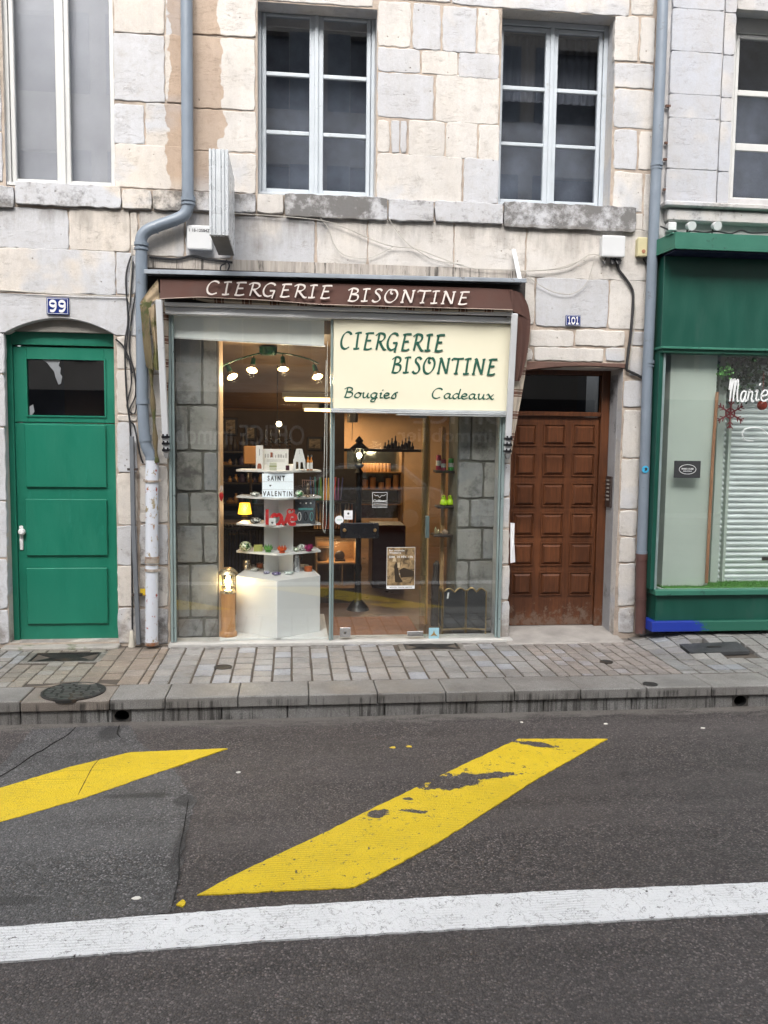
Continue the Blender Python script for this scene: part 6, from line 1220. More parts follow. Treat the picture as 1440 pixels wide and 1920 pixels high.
# left-hand corner, mouldy and torn
MOSS = M('mouldy canvas', (.11,.085,.045), .95, 0, .3, 8, .5, 30, dirt=(.055,.065,.02), dthr=.5, dscale=5)
MOS2 = M('pale mouldy canvas', (.26,.20,.13), .95, 0, .3, 10, .5, 30, dirt=(.09,.09,.03), dthr=.5, dscale=7)
strip('corner_cloth', [(296,523),(282,540),(270,556,.02),(259,573,.05)], [(299,561),(292,563),(285,567),(279,580,.03)], MOS2, YV, YV-.02)
strip('torn_flap', [(262,571),(265,600),(268,640),(273,680),(277,690)], [(285,563),(280,600),(283,640),(286,680),(287,694)], MOSS, YV+.04, YV-.02)
strip('torn_flap', [(278,578),(283,610),(288,650),(287,680),(291,694)], [(300,563),(294,600),(296,640),(299,660),(298,694)], MOS2, YV-.03, YV-.01)
strip('striped_side', [(299,566),(302,620),(304,680),(307,730)], [(316,568),(316,620),(316,680),(315,760)], STH, YV+.10, YV+.12)
q = MB(); q.tube(smooth_pts([A(283, 680, -.13), A(285, 730, -.13), A(289, 790, -.13), A(292, 840, -.12), A(294, 868, -.12)]), [.017+.006*sin(i_*.9) for i_ in range(25)], 10); q.build('rolled_cloth', MOSS, e, smooth=True)
WAL = M('white enamelled arm', (.52,.53,.55), .35, .1, .06, 4, .05, dirt=(.25,.25,.25), dthr=.66)
def arm(pt, pb, lab):
    a, b_ = A(pt[0], pt[1], -.235), A(pb[0], pb[1], -.12); q = MB(); q.bar(a, b_, .052, .04, (0, 1, 0)); o = q.build('arm', WAL, e, bevel=.006, label=lab); d_ = (b_-a).normalized()
    for k in range(3):
        c = b_-d_*(.02+.055*k); q = MB(); q.box(c.x-.03, c.x+.032, c.y-.035, c.y+.03, c.z-.012, c.z+.008); q.box(c.x-.022, c.x-.008, c.y-.042, c.y-.03, c.z+.006, c.z+.022); q.box(c.x+.010, c.x+.024, c.y-.042, c.y-.03, c.z+.006, c.z+.022); q.build('clamp', BLK, o, bevel=.003)
    c = b_+d_*.015; q = MB(); q.prism([(c.x-.024, c.z+.01), (c.x+.024, c.z+.01), (c.x+.012, c.z-.035), (c.x-.008, c.z-.035)], c.y-.03, c.y+.02); q.build('foot', M('grey cast foot', (.2,.2,.2), .5, .5), o)
arm((298,562), (312,848), None); arm((965,588), (951,850), None)
q = MB(); a = A(963, 468, -.04); b_ = A(975, 526, -.22); q.bar(a, b_, .035, .008, (0, 1, 0)); q.build('bracket', WAL, e)

# ================================================================== PIPES
PGR = M('grey plastic pipe', (.17,.205,.25), .38, 0, .08, 4, .05, 30, dirt=(.10,.11,.12), dthr=.62, dscale=6)
yp = -.09; rp = wpx(21, yp)/2
def bend(p): return smooth_pts(p, k=8)
e = empty('downpipe', A(285, 1205, yp), 'grey downpipe that bends above the awning and ends in a chipped white cast pipe', 'downpipe', 'downpipes on the facades')
q = MB(); q.tube([A(349, -140, yp), A(352, 372, yp)], rp, 20); q.tube(bend([A(353, 366, yp), A(353, 385, yp), A(346, 402, yp), A(328, 412, yp), A(295, 424, yp), A(275, 433, yp), A(265, 447, yp), A(265, 470, yp)]), rp, 20)
q.tube([A(265, 462, yp), A(267, 750, yp)], rp, 20); q.tube(bend([A(267, 746, yp), A(268, 770, yp), A(271, 815, yp), A(275, 838, yp), A(283, 855, yp), A(285, 868, yp)]), rp*.98, 20); q.build('pipe', PGR, e, smooth=True)
for a, b_, k in (((353,370),(353,378),1.22), ((353,381),(353,385),1.2), ((265,455),(265,461),1.22), ((265,465),(265,469),1.2), ((267,748),(268,758),1.12), ((272,816),(273,828),1.1), ((285,857),(285,863),1.14)): q = MB(); q.tube([A(*a, yp), A(*b_, yp)], rp*k, 20); q.build('collar', PGR, e, smooth=True)
for a, b_ in (((326,407),(330,418)), ((290,421),(294,432))):
    m1 = (A(*a, yp)+A(*b_, yp))/2; q = MB(); q.tube([m1-Vector((.006, 0, .002)), m1+Vector((.006, 0, .002))], rp*1.06, 20); q.build('joint_ring', PGR, e, smooth=True)
def chipped(name, base, under, thr=.60):
    m, n, l, b = new_mat(name); co = objco(n); k = noise(n, l, stretch(n, l, co, 1, 1, .7), 20, 7, .7); k2 = noise(n, l, co, 3, 2)
    f_ = ramp(n, l, math2(n, l, 'ADD', k, math2(n, l, 'MULTIPLY', k2, .3)), thr, thr+.02); c = mixc(n, l, f_, mixc(n, l, noise(n, l, co, 6, 5), tuple(x*.88 for x in base), base), mixc(n, l, ramp(n, l, noise(n, l, co, 4, 2), .48, .52), under[0], under[1]))
    l.new(c, b.inputs['Base Color']); b.inputs['Roughness'].default_value = .5; bumpn(n, l, k, .3, .01, b); return m
CHP = chipped('chipped white paint', (.56,.59,.65), ((.28,.04,.025), (.30,.25,.16)), .735)
q = MB(); q.tube([A(285, 862, yp), A(284.5, 1205, yp)], wpx(23, yp)/2, 24); q.build('cast_pipe', CHP, e, smooth=True)
RUSTC = M('rusty clip', (.34,.30,.26), .6, .3, .3, 20, .2, dirt=(.22,.09,.04), dthr=.52)
for i_, (a, b_, k) in enumerate(((900,904,1.18), (1043,1055,1.16), (1057,1059,1.08), (1066,1071,1.14), (1203,1209,1.1))):
    q = MB(); q.tube([A(285, a, yp), A(285, b_, yp)], wpx(23, yp)/2*k, 24)
    if i_ == 0: q.bar(A(269, 901, yp), A(302, 901, yp), .02, .02)
    if i_ == 3: q.bar(A(272, 1069, yp-.02), A(302, 1069, yp-.02), .012, .02)
    q.build('clip', RUSTC, e, smooth=True)
# second downpipe
e = empty('downpipe', A(1201, 1185, yp), 'straight grey downpipe with a rusty brown foot beside the green shopfront', 'downpipe', 'downpipes on the facades')
r2 = wpx(20, yp)/2
q = MB(); q.tube([A(1247, -140, yp), A(1241, 60, yp), A(1230, 330, yp), A(1220, 560, yp), A(1214, 690, yp), A(1206, 960, yp), A(1203, 1040, yp)], r2, 20); q.build('pipe', PGR, e, smooth=True)
for x_, a, b_, k in ((1231.5,305,312,1.15), (1231,315,318,1.1), (1216,676,682,1.14), (1215.5,685,688,1.1), (1203.5,1033,1038,1.12)): q = MB(); q.tube([A(x_, a, yp), A(x_-.3, b_, yp)], r2*k, 20); q.build('collar', PGR, e, smooth=True)
q = MB(); q.tube([A(1203, 1036, yp), A(1200.5, 1187, yp)], r2*1.06, 20); [q.tube([A(x_, a, yp), A(x_, b_, yp)], r2*k, 20) for x_, a, b_, k in ((1203,1038,1050,1.16), (1201.5,1122,1126,1.13))]; q.build('cast_foot', M('rust brown paint', (.085,.04,.035), .5, 0, .2, 5, .2, dirt=(.06,.06,.065), dthr=.55), e, smooth=True)
c = A(1210, 880, yp-r2); q = MB(); q.lathe([(.0, -.003), (.032, -.002), (.032, .004)], c+Vector((0, -.002, 0)), 24, 'y'); e_ = empty('sticker', c, 'round bright blue sticker on the right downpipe', 'sticker'); q.build('disc', M('cyan', (.05,.36,.60), .4), e_); q = MB(); q.prism([(c.x-.010, c.z-.014), (c.x+.012, c.z-.010), (c.x+.016, c.z+.008), (c.x+.004, c.z+.018), (c.x-.010, c.z+.010), (c.x-.004, c.z)], c.y-.007, c.y-.004); q.build('figure', INK, e_)
for x_, y_, lab in ((1248, 199, 'rusty hinge stub beside the right downpipe, highest of the four'), (1246, 268, 'rusty hinge stub beside the right downpipe, second from the top'), (1244, 299, 'rusty hinge stub beside the right downpipe, just above the pipe collar'), (1243, 356, 'rusty hinge stub beside the right downpipe, lowest of the four')):
    q = MB(); q.bar(A(x_, y_, -.02), A(x_+9, y_, -.02), .02, .02); thing('hinge_stub', q, M('rusty hinge', (.10,.05,.035), .8), lab, 'hinge', 'rusty hinge stubs of a lost shutter')

# ================================================================== WALL FIXTURES
def tubeo(name, pts, r, mat, lab, cat, group=None, k=6, Y=-.02): q = MB(); q.tube(smooth_pts([A(p[0], p[1], p[2] if len(p) > 2 else Y) for p in pts], k=k), r, 6); return thing(name, q, mat, lab, cat, group, smooth=True)
CBK, CWH = M('black cable', (.02,.02,.022), .5), M('grey white cable', (.40,.38,.34), .6)
e = empty('conduit', A(260, 1205, -.04), 'grey cable conduit strip left of the white cast pipe', 'conduit'); q = MB()
pc = [A(247, 818, -.05), A(250, 985, -.05), A(256, 1110, -.05), A(260, 1208, -.05)]
for a, b_ in zip(pc[:-1], pc[1:]): q.bar(a, b_+Vector((0, 0, -.001)), .036, .036, (0, 1, 0))
q.build('cover', M('grey conduit', (.13,.14,.155), .5, 0, .1, 5, .1), e, bevel=.004); q = MB(); [q.bar(A(x_-10, y_, -.05), A(x_+10, y_, -.05), .03, .02) for x_, y_ in ((249, 880), (257, 1115))]; q.build('strap', DKW, e)
tubeo('cable', [(246,480),(236,520),(240,600),(234,650),(238,750),(244,800),(246,900),(247,1000),(248,1180)], .008, CBK, 'long black cable running down the wall beside the curved downpipe', 'cable', 'cables down the wall by the downpipe')
tubeo('cable', [(256,540),(246,600),(243,660),(252,700),(254,740),(242,770),(244,790),(252,800),(262,850),(268,868)], .007, CBK, 'looping black cable left of the downpipe near the torn awning corner', 'cable', 'cables down the wall by the downpipe')
tubeo('cable', [(250,490),(246,540),(240,620),(236,665),(243,680),(246,720),(238,762),(254,772),(256,700)], .006, CBK, 'tangled black cable in a loop beside the downpipe', 'cable', 'cables down the wall by the downpipe')
tubeo('cable', [(217,636),(230,648),(240,668),(248,700)], .008, CBK, 'short black cable from the green door lintel to the cable bundle', 'cable')
tubeo('cable', [(247,460),(246,500),(243,560),(246,620)], .005, CWH, 'thin grey white cable beside the downpipe bend', 'cable')
tubeo('cable', [(-20,542),(60,548),(140,553),(200,555),(236,556),(242,566)], .0055, CWH, 'thin white cable stretched above the number 99 plate', 'cable')
tubeo('cable', [(280,482),(330,486),(360,480),(390,486),(436,492)], .010, CBK, 'thick black cable along the wall just above the awning hood', 'cable')
q = MB(); cc = A(247, 1200, -.05); q.lathe([(.03, 0), (.014, .13), (.01, .14)], Vector((cc.x, cc.y, .0)), 12); thing('cable_shield', q, M('ivory', (.50,.47,.40), .6), 'small ivory cone over the cable foot near the green door', 'cable shield', smooth=True)
q = MB(); r = RC(263, 1104, 275, 1116, -.03); q.box(r[0], r[1], -.035, -.02, r[2], r[3]); thing('warning_label', q, M('yellow label', (.62,.43,.03), .5), 'small yellow warning label between the conduit and the white pipe', 'label')
WBX = M('white plastic box', (.56,.57,.58), .4, 0, .04, 3, .03, dirt=(.35,.34,.32), dthr=.66)
def wallbox(px, d_, mat, lab, name='junction_box', txt=None, cat='junction box'):
    r = RC(*px, -d_); e = empty(name, ((r[0]+r[1])/2, -.01, r[2]), lab, cat); q = MB(); q.box(r[0]+.006, r[1]-.006, -d_*.55, .01, r[2]+.006, r[3]-.006); q.build('case', mat, e, bevel=.008, seg=2); q = MB(); q.box(r[0], r[1], -d_, -d_*.55-.001, r[2], r[3]); q.build('cover', mat, e, bevel=.012, seg=2); return e, r
e, r = wallbox((350,422,398,468), .07, WBX, 'pale grey junction box with printed number partly behind the projecting sign'); q = MB(); type_text(q, '1 18-12584Z', r[0]+.02, r[1]-.02, r[3]-.055, r[3]-.03, -.071, .001); q.build('lettering', INK, e)
e, r = wallbox((1129,441,1173,482), .08, WBX, 'white junction box above the number 101 plate')
q = MB(); [q.tube(smooth_pts([A(x_, 482, -.03), A(x_+dx, 495, -.06), A(x_+dx*2, 488, -.03)]), .006, 6) for x_, dx in ((1136,-3), (1145,4), (1153,6))]; [q.lathe([(.02, 0), (.02, -.04)], A(x_, 486, -.03), 10) for x_ in (1148, 1160)]; q.build('cable_glands', CBK, e)
e, r = wallbox((1196,444,1215,481), .07, M('yellowed plastic', (.50,.45,.27), .5), 'small yellowed alarm box between the white junction box and the right downpipe', 'alarm_box', cat='alarm box'); q = MB(); q.lathe([(0, -.004), (.016, -.003), (.018, .004)], ((r[0]+r[1])/2+.008, -.072, r[2]+.045), 16, 'y'); q.build('button', M('rust red', (.32,.14,.08), .5), e)
tubeo('cable', [(1157,488),(1160,505),(1175,525),(1186,545),(1187,570),(1183,620),(1178,660),(1175,690),(1180,696),(1195,703),(1206,710)], .012, CBK, 'black cable from the white junction box down to the brown door arch', 'cable')
tubeo('cable', [(1188,545),(1191,590),(1186,640),(1180,680),(1178,694)], .004, CWH, 'thin white wire beside the black cable right of the number 101', 'cable')
tubeo('cable', [(1217,470),(1224,478),(1222,492),(1214,498),(1206,485)], .008, CBK, 'small black cable loop under the yellowed alarm box', 'cable')
# sagging telephone wires
tubeo('wire', [(430,400),(520,405),(600,413),(640,424),(700,450),(737,462),(778,466),(830,485),(880,502),(945,506),(985,508),(1060,502),(1100,480),(1118,477),(1135,487)], .0035, CWH, 'long sagging pale wire from the first window sill to the white junction box', 'wire', 'thin wires on the stone wall', Y=-.03)
tubeo('wire', [(728,408),(742,430),(760,452),(779,467),(815,487),(870,497)], .003, CWH, 'thin wire dropping from the dark sill to the sagging wire', 'wire', 'thin wires on the stone wall', Y=-.035)
tubeo('wire', [(600,408),(617,430),(625,455),(645,478),(690,484),(737,463)], .003, CWH, 'thin wire looping down between the first and second wall stones above the awning', 'wire', 'thin wires on the stone wall', Y=-.025)
tubeo('wire', [(985,510),(1005,530),(1040,548),(1075,550),(1100,530),(1112,495),(1115,480)], .003, CWH, 'thin wire looping low over the blue grey stone above the number 101', 'wire', 'thin wires on the stone wall', Y=-.03)
tubeo('wire', [(985,508),(1040,504),(1085,490),(1105,478),(1120,478),(1134,492)], .0035, CWH, 'upper white wire reaching the white junction box from the awning bracket', 'wire', 'thin wires on the stone wall', Y=-.045)
# number plates
BLU = M('blue enamel', (.015,.03,.16), .25, 0, .06, 5, .02)
def plate(px, digits, lab):
    r = RC(*px, -.02); e = empty('number_plate', ((r[0]+r[1])/2, -.01, r[2]), lab, 'number plate'); q = MB(); q.box(r[0], r[1], -.02, 0, r[2], r[3]); q.build('plate', BLU, e, bevel=.004); W, H = r[1]-r[0], r[3]-r[2]
    q = MB(); t = H*.022; i = H*.055
    for a in ((r[0]+i, r[1]-i, r[3]-i-t, r[3]-i), (r[0]+i, r[1]-i, r[2]+i, r[2]+i+t), (r[0]+i, r[0]+i+t, r[2]+i+t, r[3]-i-t), (r[1]-i-t, r[1]-i, r[2]+i+t, r[3]-i-t)): q.box(a[0], a[1], -.0215, -.0195, a[2], a[3])
    q.build('border', WINK, e); q = MB(); lettering(q, digits, r[0]+W*.16, r[1]-W*.16, r[2]+H*.2, H*.60, -.0205, .26, .32, nib=90, track=.06); q.build('digits', WP, e)
plate((87,558,129,590), '99', 'blue enamel plate with the number 99 above the green door'); plate((1061,591,1089,611), '101', 'blue enamel plate with the number 101 above the brown door')
# projecting light-box sign seen edge on
Yf_, Yb_ = -.80, -.10; e = empty('projecting_sign', A(412, 442, Yf_), 'white projecting box sign seen edge on above the awning', 'sign')
xa, xb = X(392, 360, Yf_), X(428, 360, Yf_); z0, z1 = Z(410, 441, Yf_), Z(410, 279, Yf_)
q = MB(); wd = xb-xa
for k, (a, b_) in enumerate(((0,.12), (.17,.33), (.36,.62), (.65,.80), (.85,1))): q.box(xa+wd*a, xa+wd*b_, Yf_, Yf_+.05, z0, z1)
q.box(xa+.002, xb-.002, Yf_+.015, Yf_+.05, z0+.002, z1-.002)
q.build('edge_profile', M('white aluminium profile', (.62,.65,.68), .3, .3, .05, 4, .02), e, bevel=.003)
q = MB(); q.box(xa+.001, xb-.001, Yf_+.051, Yb_, z0+.012, z1-.003); q.build('faces', M('opal acrylic', (.62,.64,.66), .3, bump=0), e, bevel=.004)
q = MB(); q.box(xa+.006, xb-.006, Yf_+.04, Yb_-.01, z0+.001, z0+.011); q.build('bottom_plate', M('dark grey plate', (.15,.145,.135), .5, .3, .2, 6, .2), e)  # underside plate, darker grey than the side faces
q = MB(); [q.bar(((xa+xb)/2, Yb_, zz), ((xa+xb)/2, 0, zz), .03, .03) for zz in (z0+.1, z1-.1)]; q.build('bracket', WAL, e)
q = MB(); q.tube(smooth_pts([A(424, 487, -.12), A(430, 498, -.10), A(424, 510, -.1), (A(414, 507, -.1)), A(415, 498, -.1), A(423, 494, -.1)]), .006, 6); q.build('loose_cable', CBK, e)
# paper on the jamb and intercom
q = MB(); P = [(957,980),(965,981),(964,1010),(966,1054),(957,1056)]; q.add([A(a, b_, -.03+.02*(i % 2)) for i, (a, b_) in enumerate(P)] + [A(a, b_, -.03+.02*(i % 2))+Vector((0, .001, 0)) for i, (a, b_) in enumerate(P)], [(0,1,2,3,4), (9,8,7,6,5)] + [(i, (i+1) % 5, (i+1) % 5+5, i+5) for i in range(5)])
thing('paper_sheet', q, PAPER, 'white paper sheet hanging at the left edge of the brown door', 'paper')
e = empty('intercom', (BR[1], .2, 1.1), 'dark metal door intercom with button rows on the reveal right of the brown door', 'intercom'); rx = X(1136, 950, .3)
z0, z1 = Z(1145, 951, .2), Z(1145, 893, .2); xf = rx
q = MB(); q.box(xf-.020, xf-.001, .15, .28, z0, z1); q.build('panel', M('dark steel', (.10,.08,.075), .35, .6), e, bevel=.003)
for k in range(6):
    q = MB(); q.box(xf-.024, xf-.021, .25, .265, z1-.045-k*.036, z1-.030-k*.036); q.build('button', CHR, e)
q = MB(); [q.box(xf-.023, xf-.021, .185, .24, z1-.045-k*.036, z1-.030-k*.036) for k in range(6)]; q.build('name_strips', M('name strips', (.35,.33,.30), .5), e)

# ================================================================== GREEN SHOPFRONT ON THE RIGHT
GR = M('bottle green paint', (.007,.064,.045), .38, 0, .14, 2, .08, 25, dirt=(.022,.075,.058), dthr=.56, dscale=2.5, fac=.5, st=(2,1,.6))
GRL = M('weathered green paint', (.030,.145,.10), .5, 0, .15, 3, .1, 25, dirt=(.01,.04,.03), dthr=.58, dscale=9)
yf = -.20; XE = 8.3
e = empty('green_shopfront', (X(1340, 1180, yf), yf, 0), 'dark green painted wooden shopfront with glass and a blue paint patch at its base', 'shopfront')
xg = X(1243, 560, yf); x_l = X(1228, 1100, yf)
zc0, zc1 = Z(1350, 469, -.42), Z(1350, 438, -.42)
q = MB(); q.prism([(X(1266, 450, -.42), zc0), (XE, zc0), (XE, zc1), (X(1266, 450, -.42), zc1)], -.42, -.40); q.add([(X(1266, 450, -.42), -.42, zc0), (X(1266, 450, -.42), -.42, zc1), (X(1237, 460, -.2), -.12, zc1), (X(1237, 460, -.2), -.12, zc0)], [(0,1,2,3)]); q.box(X(1240, 450, -.2), XE, -.399, .02, zc1-.01, zc1); q.build('cornice', GRL, e)
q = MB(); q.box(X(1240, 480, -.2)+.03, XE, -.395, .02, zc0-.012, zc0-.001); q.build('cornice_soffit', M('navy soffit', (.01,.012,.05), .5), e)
zf0, zf1 = Z(1350, 653, yf), zc0-.012
q = MB(); q.box(xg, XE, yf, .02, zf0, zf1); q.build('fascia', GR, e, bevel=.004)
q = MB(); q.box(X(1240, 660, yf-.05), XE, yf-.06, .02, zf0-.022, zf0-.001); q.box(X(1240, 660, yf-.05)+.02, XE, yf-.035, .02, zf0-.052, zf0-.023); q.build('moulding', GRL, e, bevel=.004)
zb1, zb0 = Z(1340, 1103, yf), Z(1340, 1162, yf); zt_ = zf0-.053
q = MB(); q.box(X(1228, 1110, yf-.03), XE, yf-.05, .02, zb1-.055, zb1-.008); q.build('sill', GRL, e, bevel=.004)
q = MB(); q.box(X(1226, 1140, yf)+.01, XE, yf-.01, .02, zb0, zb1-.056); q.build('stallriser', GR, e)
def bluepatch():
    m, n, l, b = new_mat('green plinth with blue overpaint'); co = objco(n); sx = n.new('ShaderNodeSeparateXYZ'); l.new(co, sx.inputs[0])
    k = math2(n, l, 'ADD', noise(n, l, stretch(n, l, co, 2.2, 1, 7), 3.5, 9, .8), ramp(n, l, sx.outputs[0], 4.55-.1, 5.15, .42, -.30)); c = mixc(n, l, ramp(n, l, k, .58, .60), (.018,.11,.075), (.012,.035,.30))
    l.new(c, b.inputs['Base Color']); b.inputs['Roughness'].default_value = .45; return m
_xp = X(1222, 1170, yf-.05)
BPM = bluepatch(); q = MB(); q.box(_xp, XE, yf-.06, .02, Z(1340, 1183, yf-.05), zb0-.001); q.build('plinth', BPM, e, bevel=.004)
for nd in BPM.node_tree.nodes:
    if nd.type == 'MAP_RANGE' and nd.inputs['From Max'].default_value > 5: nd.inputs['From Min'].default_value = _xp+.1-origin(e).x; nd.inputs['From Max'].default_value = _xp+.85-origin(e).x
q = MB(); q.box(X(1228, 880, yf), X(1236, 880, yf), yf, .02, zb1-.008, zt_); q.build('corner_post', GR, e, bevel=.003)
q = MB(); q.box(X(1236, 880, yf)+.002, X(1241, 880, yf), yf+.01, yf+.04, zb1-.008, zt_); q.build('glazing_bar', ALUG, e)
q = MB(); q.box(X(1242, 880, yf), XE, yf+.02, yf+.028, zb1-.006, zt_); q.build('pane', SGL, e)
WPN = M('pale green-white panel', (.48,.54,.49), .6, 0, .05, 1.5, .03)
q = MB(); q.box(X(1250, 880, yf+.1), X(1336, 880, yf+.1), yf+.10, .3, zb1, zt_+.01); q.build('inner_panel', WPN, e)
q = MB(); q.box(X(1338, 900, yf+.28), X(1352, 900, yf+.28), yf+.26, .5, zb1, zt_+.01); q.box(X(1352, 900, .2)+.0, X(1357, 900, .2), .10, .5, zb1, zt_+.01); q.build('inner_jamb', WPN, e)
q = MB(); q.box(x_l+.05, XE, .42, .5, .0, 3.2); q.box(x_l+.05, XE, .03, .5, 0, .06); q.build('inner_wall', M('pale inner wall', (.30,.32,.30), .8), e)
q = MB(); q.box(x_l+.06, XE, yf+.03, .41, zb1-.04, zb1-.006); q.build('window_bed', WPN, e)
# roller shutter
ysh = .16; x0, x1 = X(1352, 900, ysh), XE-.1; z0, z1 = Z(1395, 1086, ysh), Z(1395, 672, ysh)
q = MB(); n = int((z1-z0)/.052); prof = []
for i in range(n): zz = z0+i*.052; prof += [(zz, 0), (zz+.008, .0), (zz+.014, -.014), (zz+.030, -.017), (zz+.042, -.010), (zz+.046, 0)]
for i, (a, b_) in enumerate(zip(prof[:-1], prof[1:])): q.add([(x0, ysh+a[1], a[0]), (x1, ysh+a[1], a[0]), (x1, ysh+b_[1], b_[0]), (x0, ysh+b_[1], b_[0])], [(0,1,2,3)])
q.build('roller_shutter', M('galvanised steel', (.70,.745,.745), .42, .2, .12, 3, .05), e)
q = MB(); q.box(x0, x1, ysh-.03, ysh+.02, z0-.015, z0-.001); q.build('shutter_foot', M('galvanised steel', (1,1,1)), e)
q = MB(); xx = X(1432, 1047, ysh); zz = Z(1432, 1047, ysh); q.box(xx-.03, xx+.04, ysh-.022, ysh-.017, zz-.016, zz+.016); q.build('shutter_lock', DKW, e)
# grass mat, pole, plants, lettering and small sign in the green shop window
gm = MB(); random.seed(9); xa_, xb_ = X(1243, 1095, yf+.05), 6.0
gm.box(xa_, xb_, yf+.04, ysh-.035, zb1-.005, zb1+.004)
for k in range(5200):
    x_, y_ = random.uniform(xa_, xb_), random.uniform(yf+.04, ysh-.04)
    if X(1252, 880, yf+.1) < x_ < X(1336, 880, yf+.1) and y_ > yf+.10: continue
    a = random.uniform(0, pi); d_ = Vector((cos(a), sin(a), 0))*.003; h_ = random.uniform(.012, .026); b0 = Vector((x_, y_, zb1+.003)); gm.add([b0-d_, b0+d_, b0+Vector((random.uniform(-.01, .01), random.uniform(-.01, .01), h_))], [(0,1,2)])
o = gm.build('artificial_grass', M('artificial grass', (.07,.22,.03), .8, 0, .3, 30, 0)); tag(o, 'green artificial grass strip inside the green shop window', 'artificial grass', kind='stuff')
q = MB(); q.tube([A(1324.5, 1093, yf+.07), A(1331, 960, yf+.07), A(1338, 830, yf+.07), A(1345, 735, yf+.07)], wpx(6)/2, 10); thing('wooden_pole', q, wood_mat('cane', (.40,.19,.10), (.48,.26,.15), 'z', .5), 'thin orange brown wooden pole standing in the green shop window', 'pole', smooth=True)
LF = M('plant leaves', (.08,.26,.05), .6); q = MB(); random.seed(4)
def leaves(mb, c, n, R, s):
    for k in range(n):
        p = Vector(c)+Vector((random.gauss(0, R), random.gauss(0, R*.4), random.gauss(0, R*.7))); a = Vector((random.uniform(-1, 1), random.uniform(-1, 1), random.uniform(-1, 1))).normalized()*s; b_ = a.cross(Vector((random.uniform(-1, 1), 1, random.uniform(-1, 1)))).normalized()*s*.35; mb.add([p, p+a*.5+b_, p+a, p+a*.5-b_], [(0,1,2,3)])
leaves(q, A(1358, 697, yf+.06), 60, .035, .035); thing('hanging_plant', q, LF, 'small light green artificial sprig tied to the top of the wooden pole', 'plant')
q = MB(); leaves(q, A(1400, 690, .02), 420, .16, .05); thing('garland', q, M('dark foliage', (.03,.075,.03), .7), 'dim green foliage garland behind the top of the green shop glass', 'garland')
yl_ = yf+.018
e2 = empty('window_lettering', A(1400, 740, yl_), 'white handwritten name in loops on the right shop glass, cut by the photo edge', 'lettering'); q = MB()
xa_, xb_ = X(1367, 735, yl_), X(1442, 735, yl_); lettering(q, 'Mar', xa_, xa_+(xb_-xa_)*.62, Z(1400, 753, yl_), hpx(41, yl_), yl_, .075, 1.0); lettering(q, 'ie', xa_+(xb_-xa_)*.66, xb_, Z(1400, 751, yl_), hpx(41, yl_), yl_, .075, 1.0); q.build('script', WINK, e2)
q = MB(); q.tube(smooth_pts([A(1440, 815, yl_), A(1425, 803, yl_), A(1402, 803, yl_), A(1392, 812, yl_), A(1397, 825, yl_), A(1412, 827, yl_)]), .005, 6); q.build('flourish', WINK, e2, smooth=True)
c = A(1370, 775, yf+.08); e2 = empty('snowflake', c, 'dull red cut-out snowflake hanging behind the right shop glass', 'snowflake'); q = MB(); R_ = .135
for k in range(6):
    a = pi/2+pi/3*k; d_ = Vector((cos(a), 0, sin(a))); q.bar(c+Vector((0, .001*k, 0)), c+d_*R_+Vector((0, .001*k, 0)), .012, .008, (0, 1, 0))
    for t in (.55, .8):
        for s_ in (-1, 1): aa = a+s_*.8; q.bar(c+d_*R_*t+Vector((0, .001*k, 0)), c+d_*R_*t+Vector((cos(aa), 0, sin(aa)))*R_*.28+Vector((0, .001*k, 0)), .008, .006, (0, 1, 0))
for k in range(6): a, b_ = pi/2+pi/3*k, pi/2+pi/3*(k+1); q.bar(c+Vector((cos(a), 0, sin(a)))*R_*.35+Vector((0, .008, 0)), c+Vector((cos(b_), 0, sin(b_)))*R_*.35+Vector((0, .008, 0)), .010, .008, (0, 1, 0))
q.build('arms', M('dull red felt', (.16,.02,.025), .8), e2)
c = A(1429, 760, yf+.08); q = MB(); q.ball(c, .045, 14); q.tube([c, c+Vector((0, 0, .3))], .002, 4); thing('bauble', q, M('copper red ball', (.30,.04,.02), .3), 'red ball hanging behind the end of the handwritten name', 'bauble', smooth=True)
ys_ = yf+.012; e2 = empty('oval_sign', A(1288, 895, ys_), 'small black plaque with a white oval on the pale panel of the green shop', 'sign'); r = RC(1264, 864, 1313, 896, ys_); q = MB(); q.box(r[0], r[1], ys_-.006, ys_+.006, r[2], r[3]); q.build('plaque', M('charcoal', (.03,.032,.035), .5), e2, bevel=.002)
cx, cz = (r[0]+r[1])/2, (r[2]+r[3])/2; q = MB(); q.tube([(cx+.078*cos(t), ys_-.007, cz+.042*sin(t)) for t in [2*pi*k/40 for k in range(41)]], .0022, 5); type_text(q, 'MARIE LOUISE', cx-.055, cx+.055, cz-.002, cz+.012, ys_-.006, .002); type_text(q, 'Institut de Beauté', cx-.04, cx+.04, cz-.019, cz-.010, ys_-.006, .002); q.build('emblem', WINK, e2)
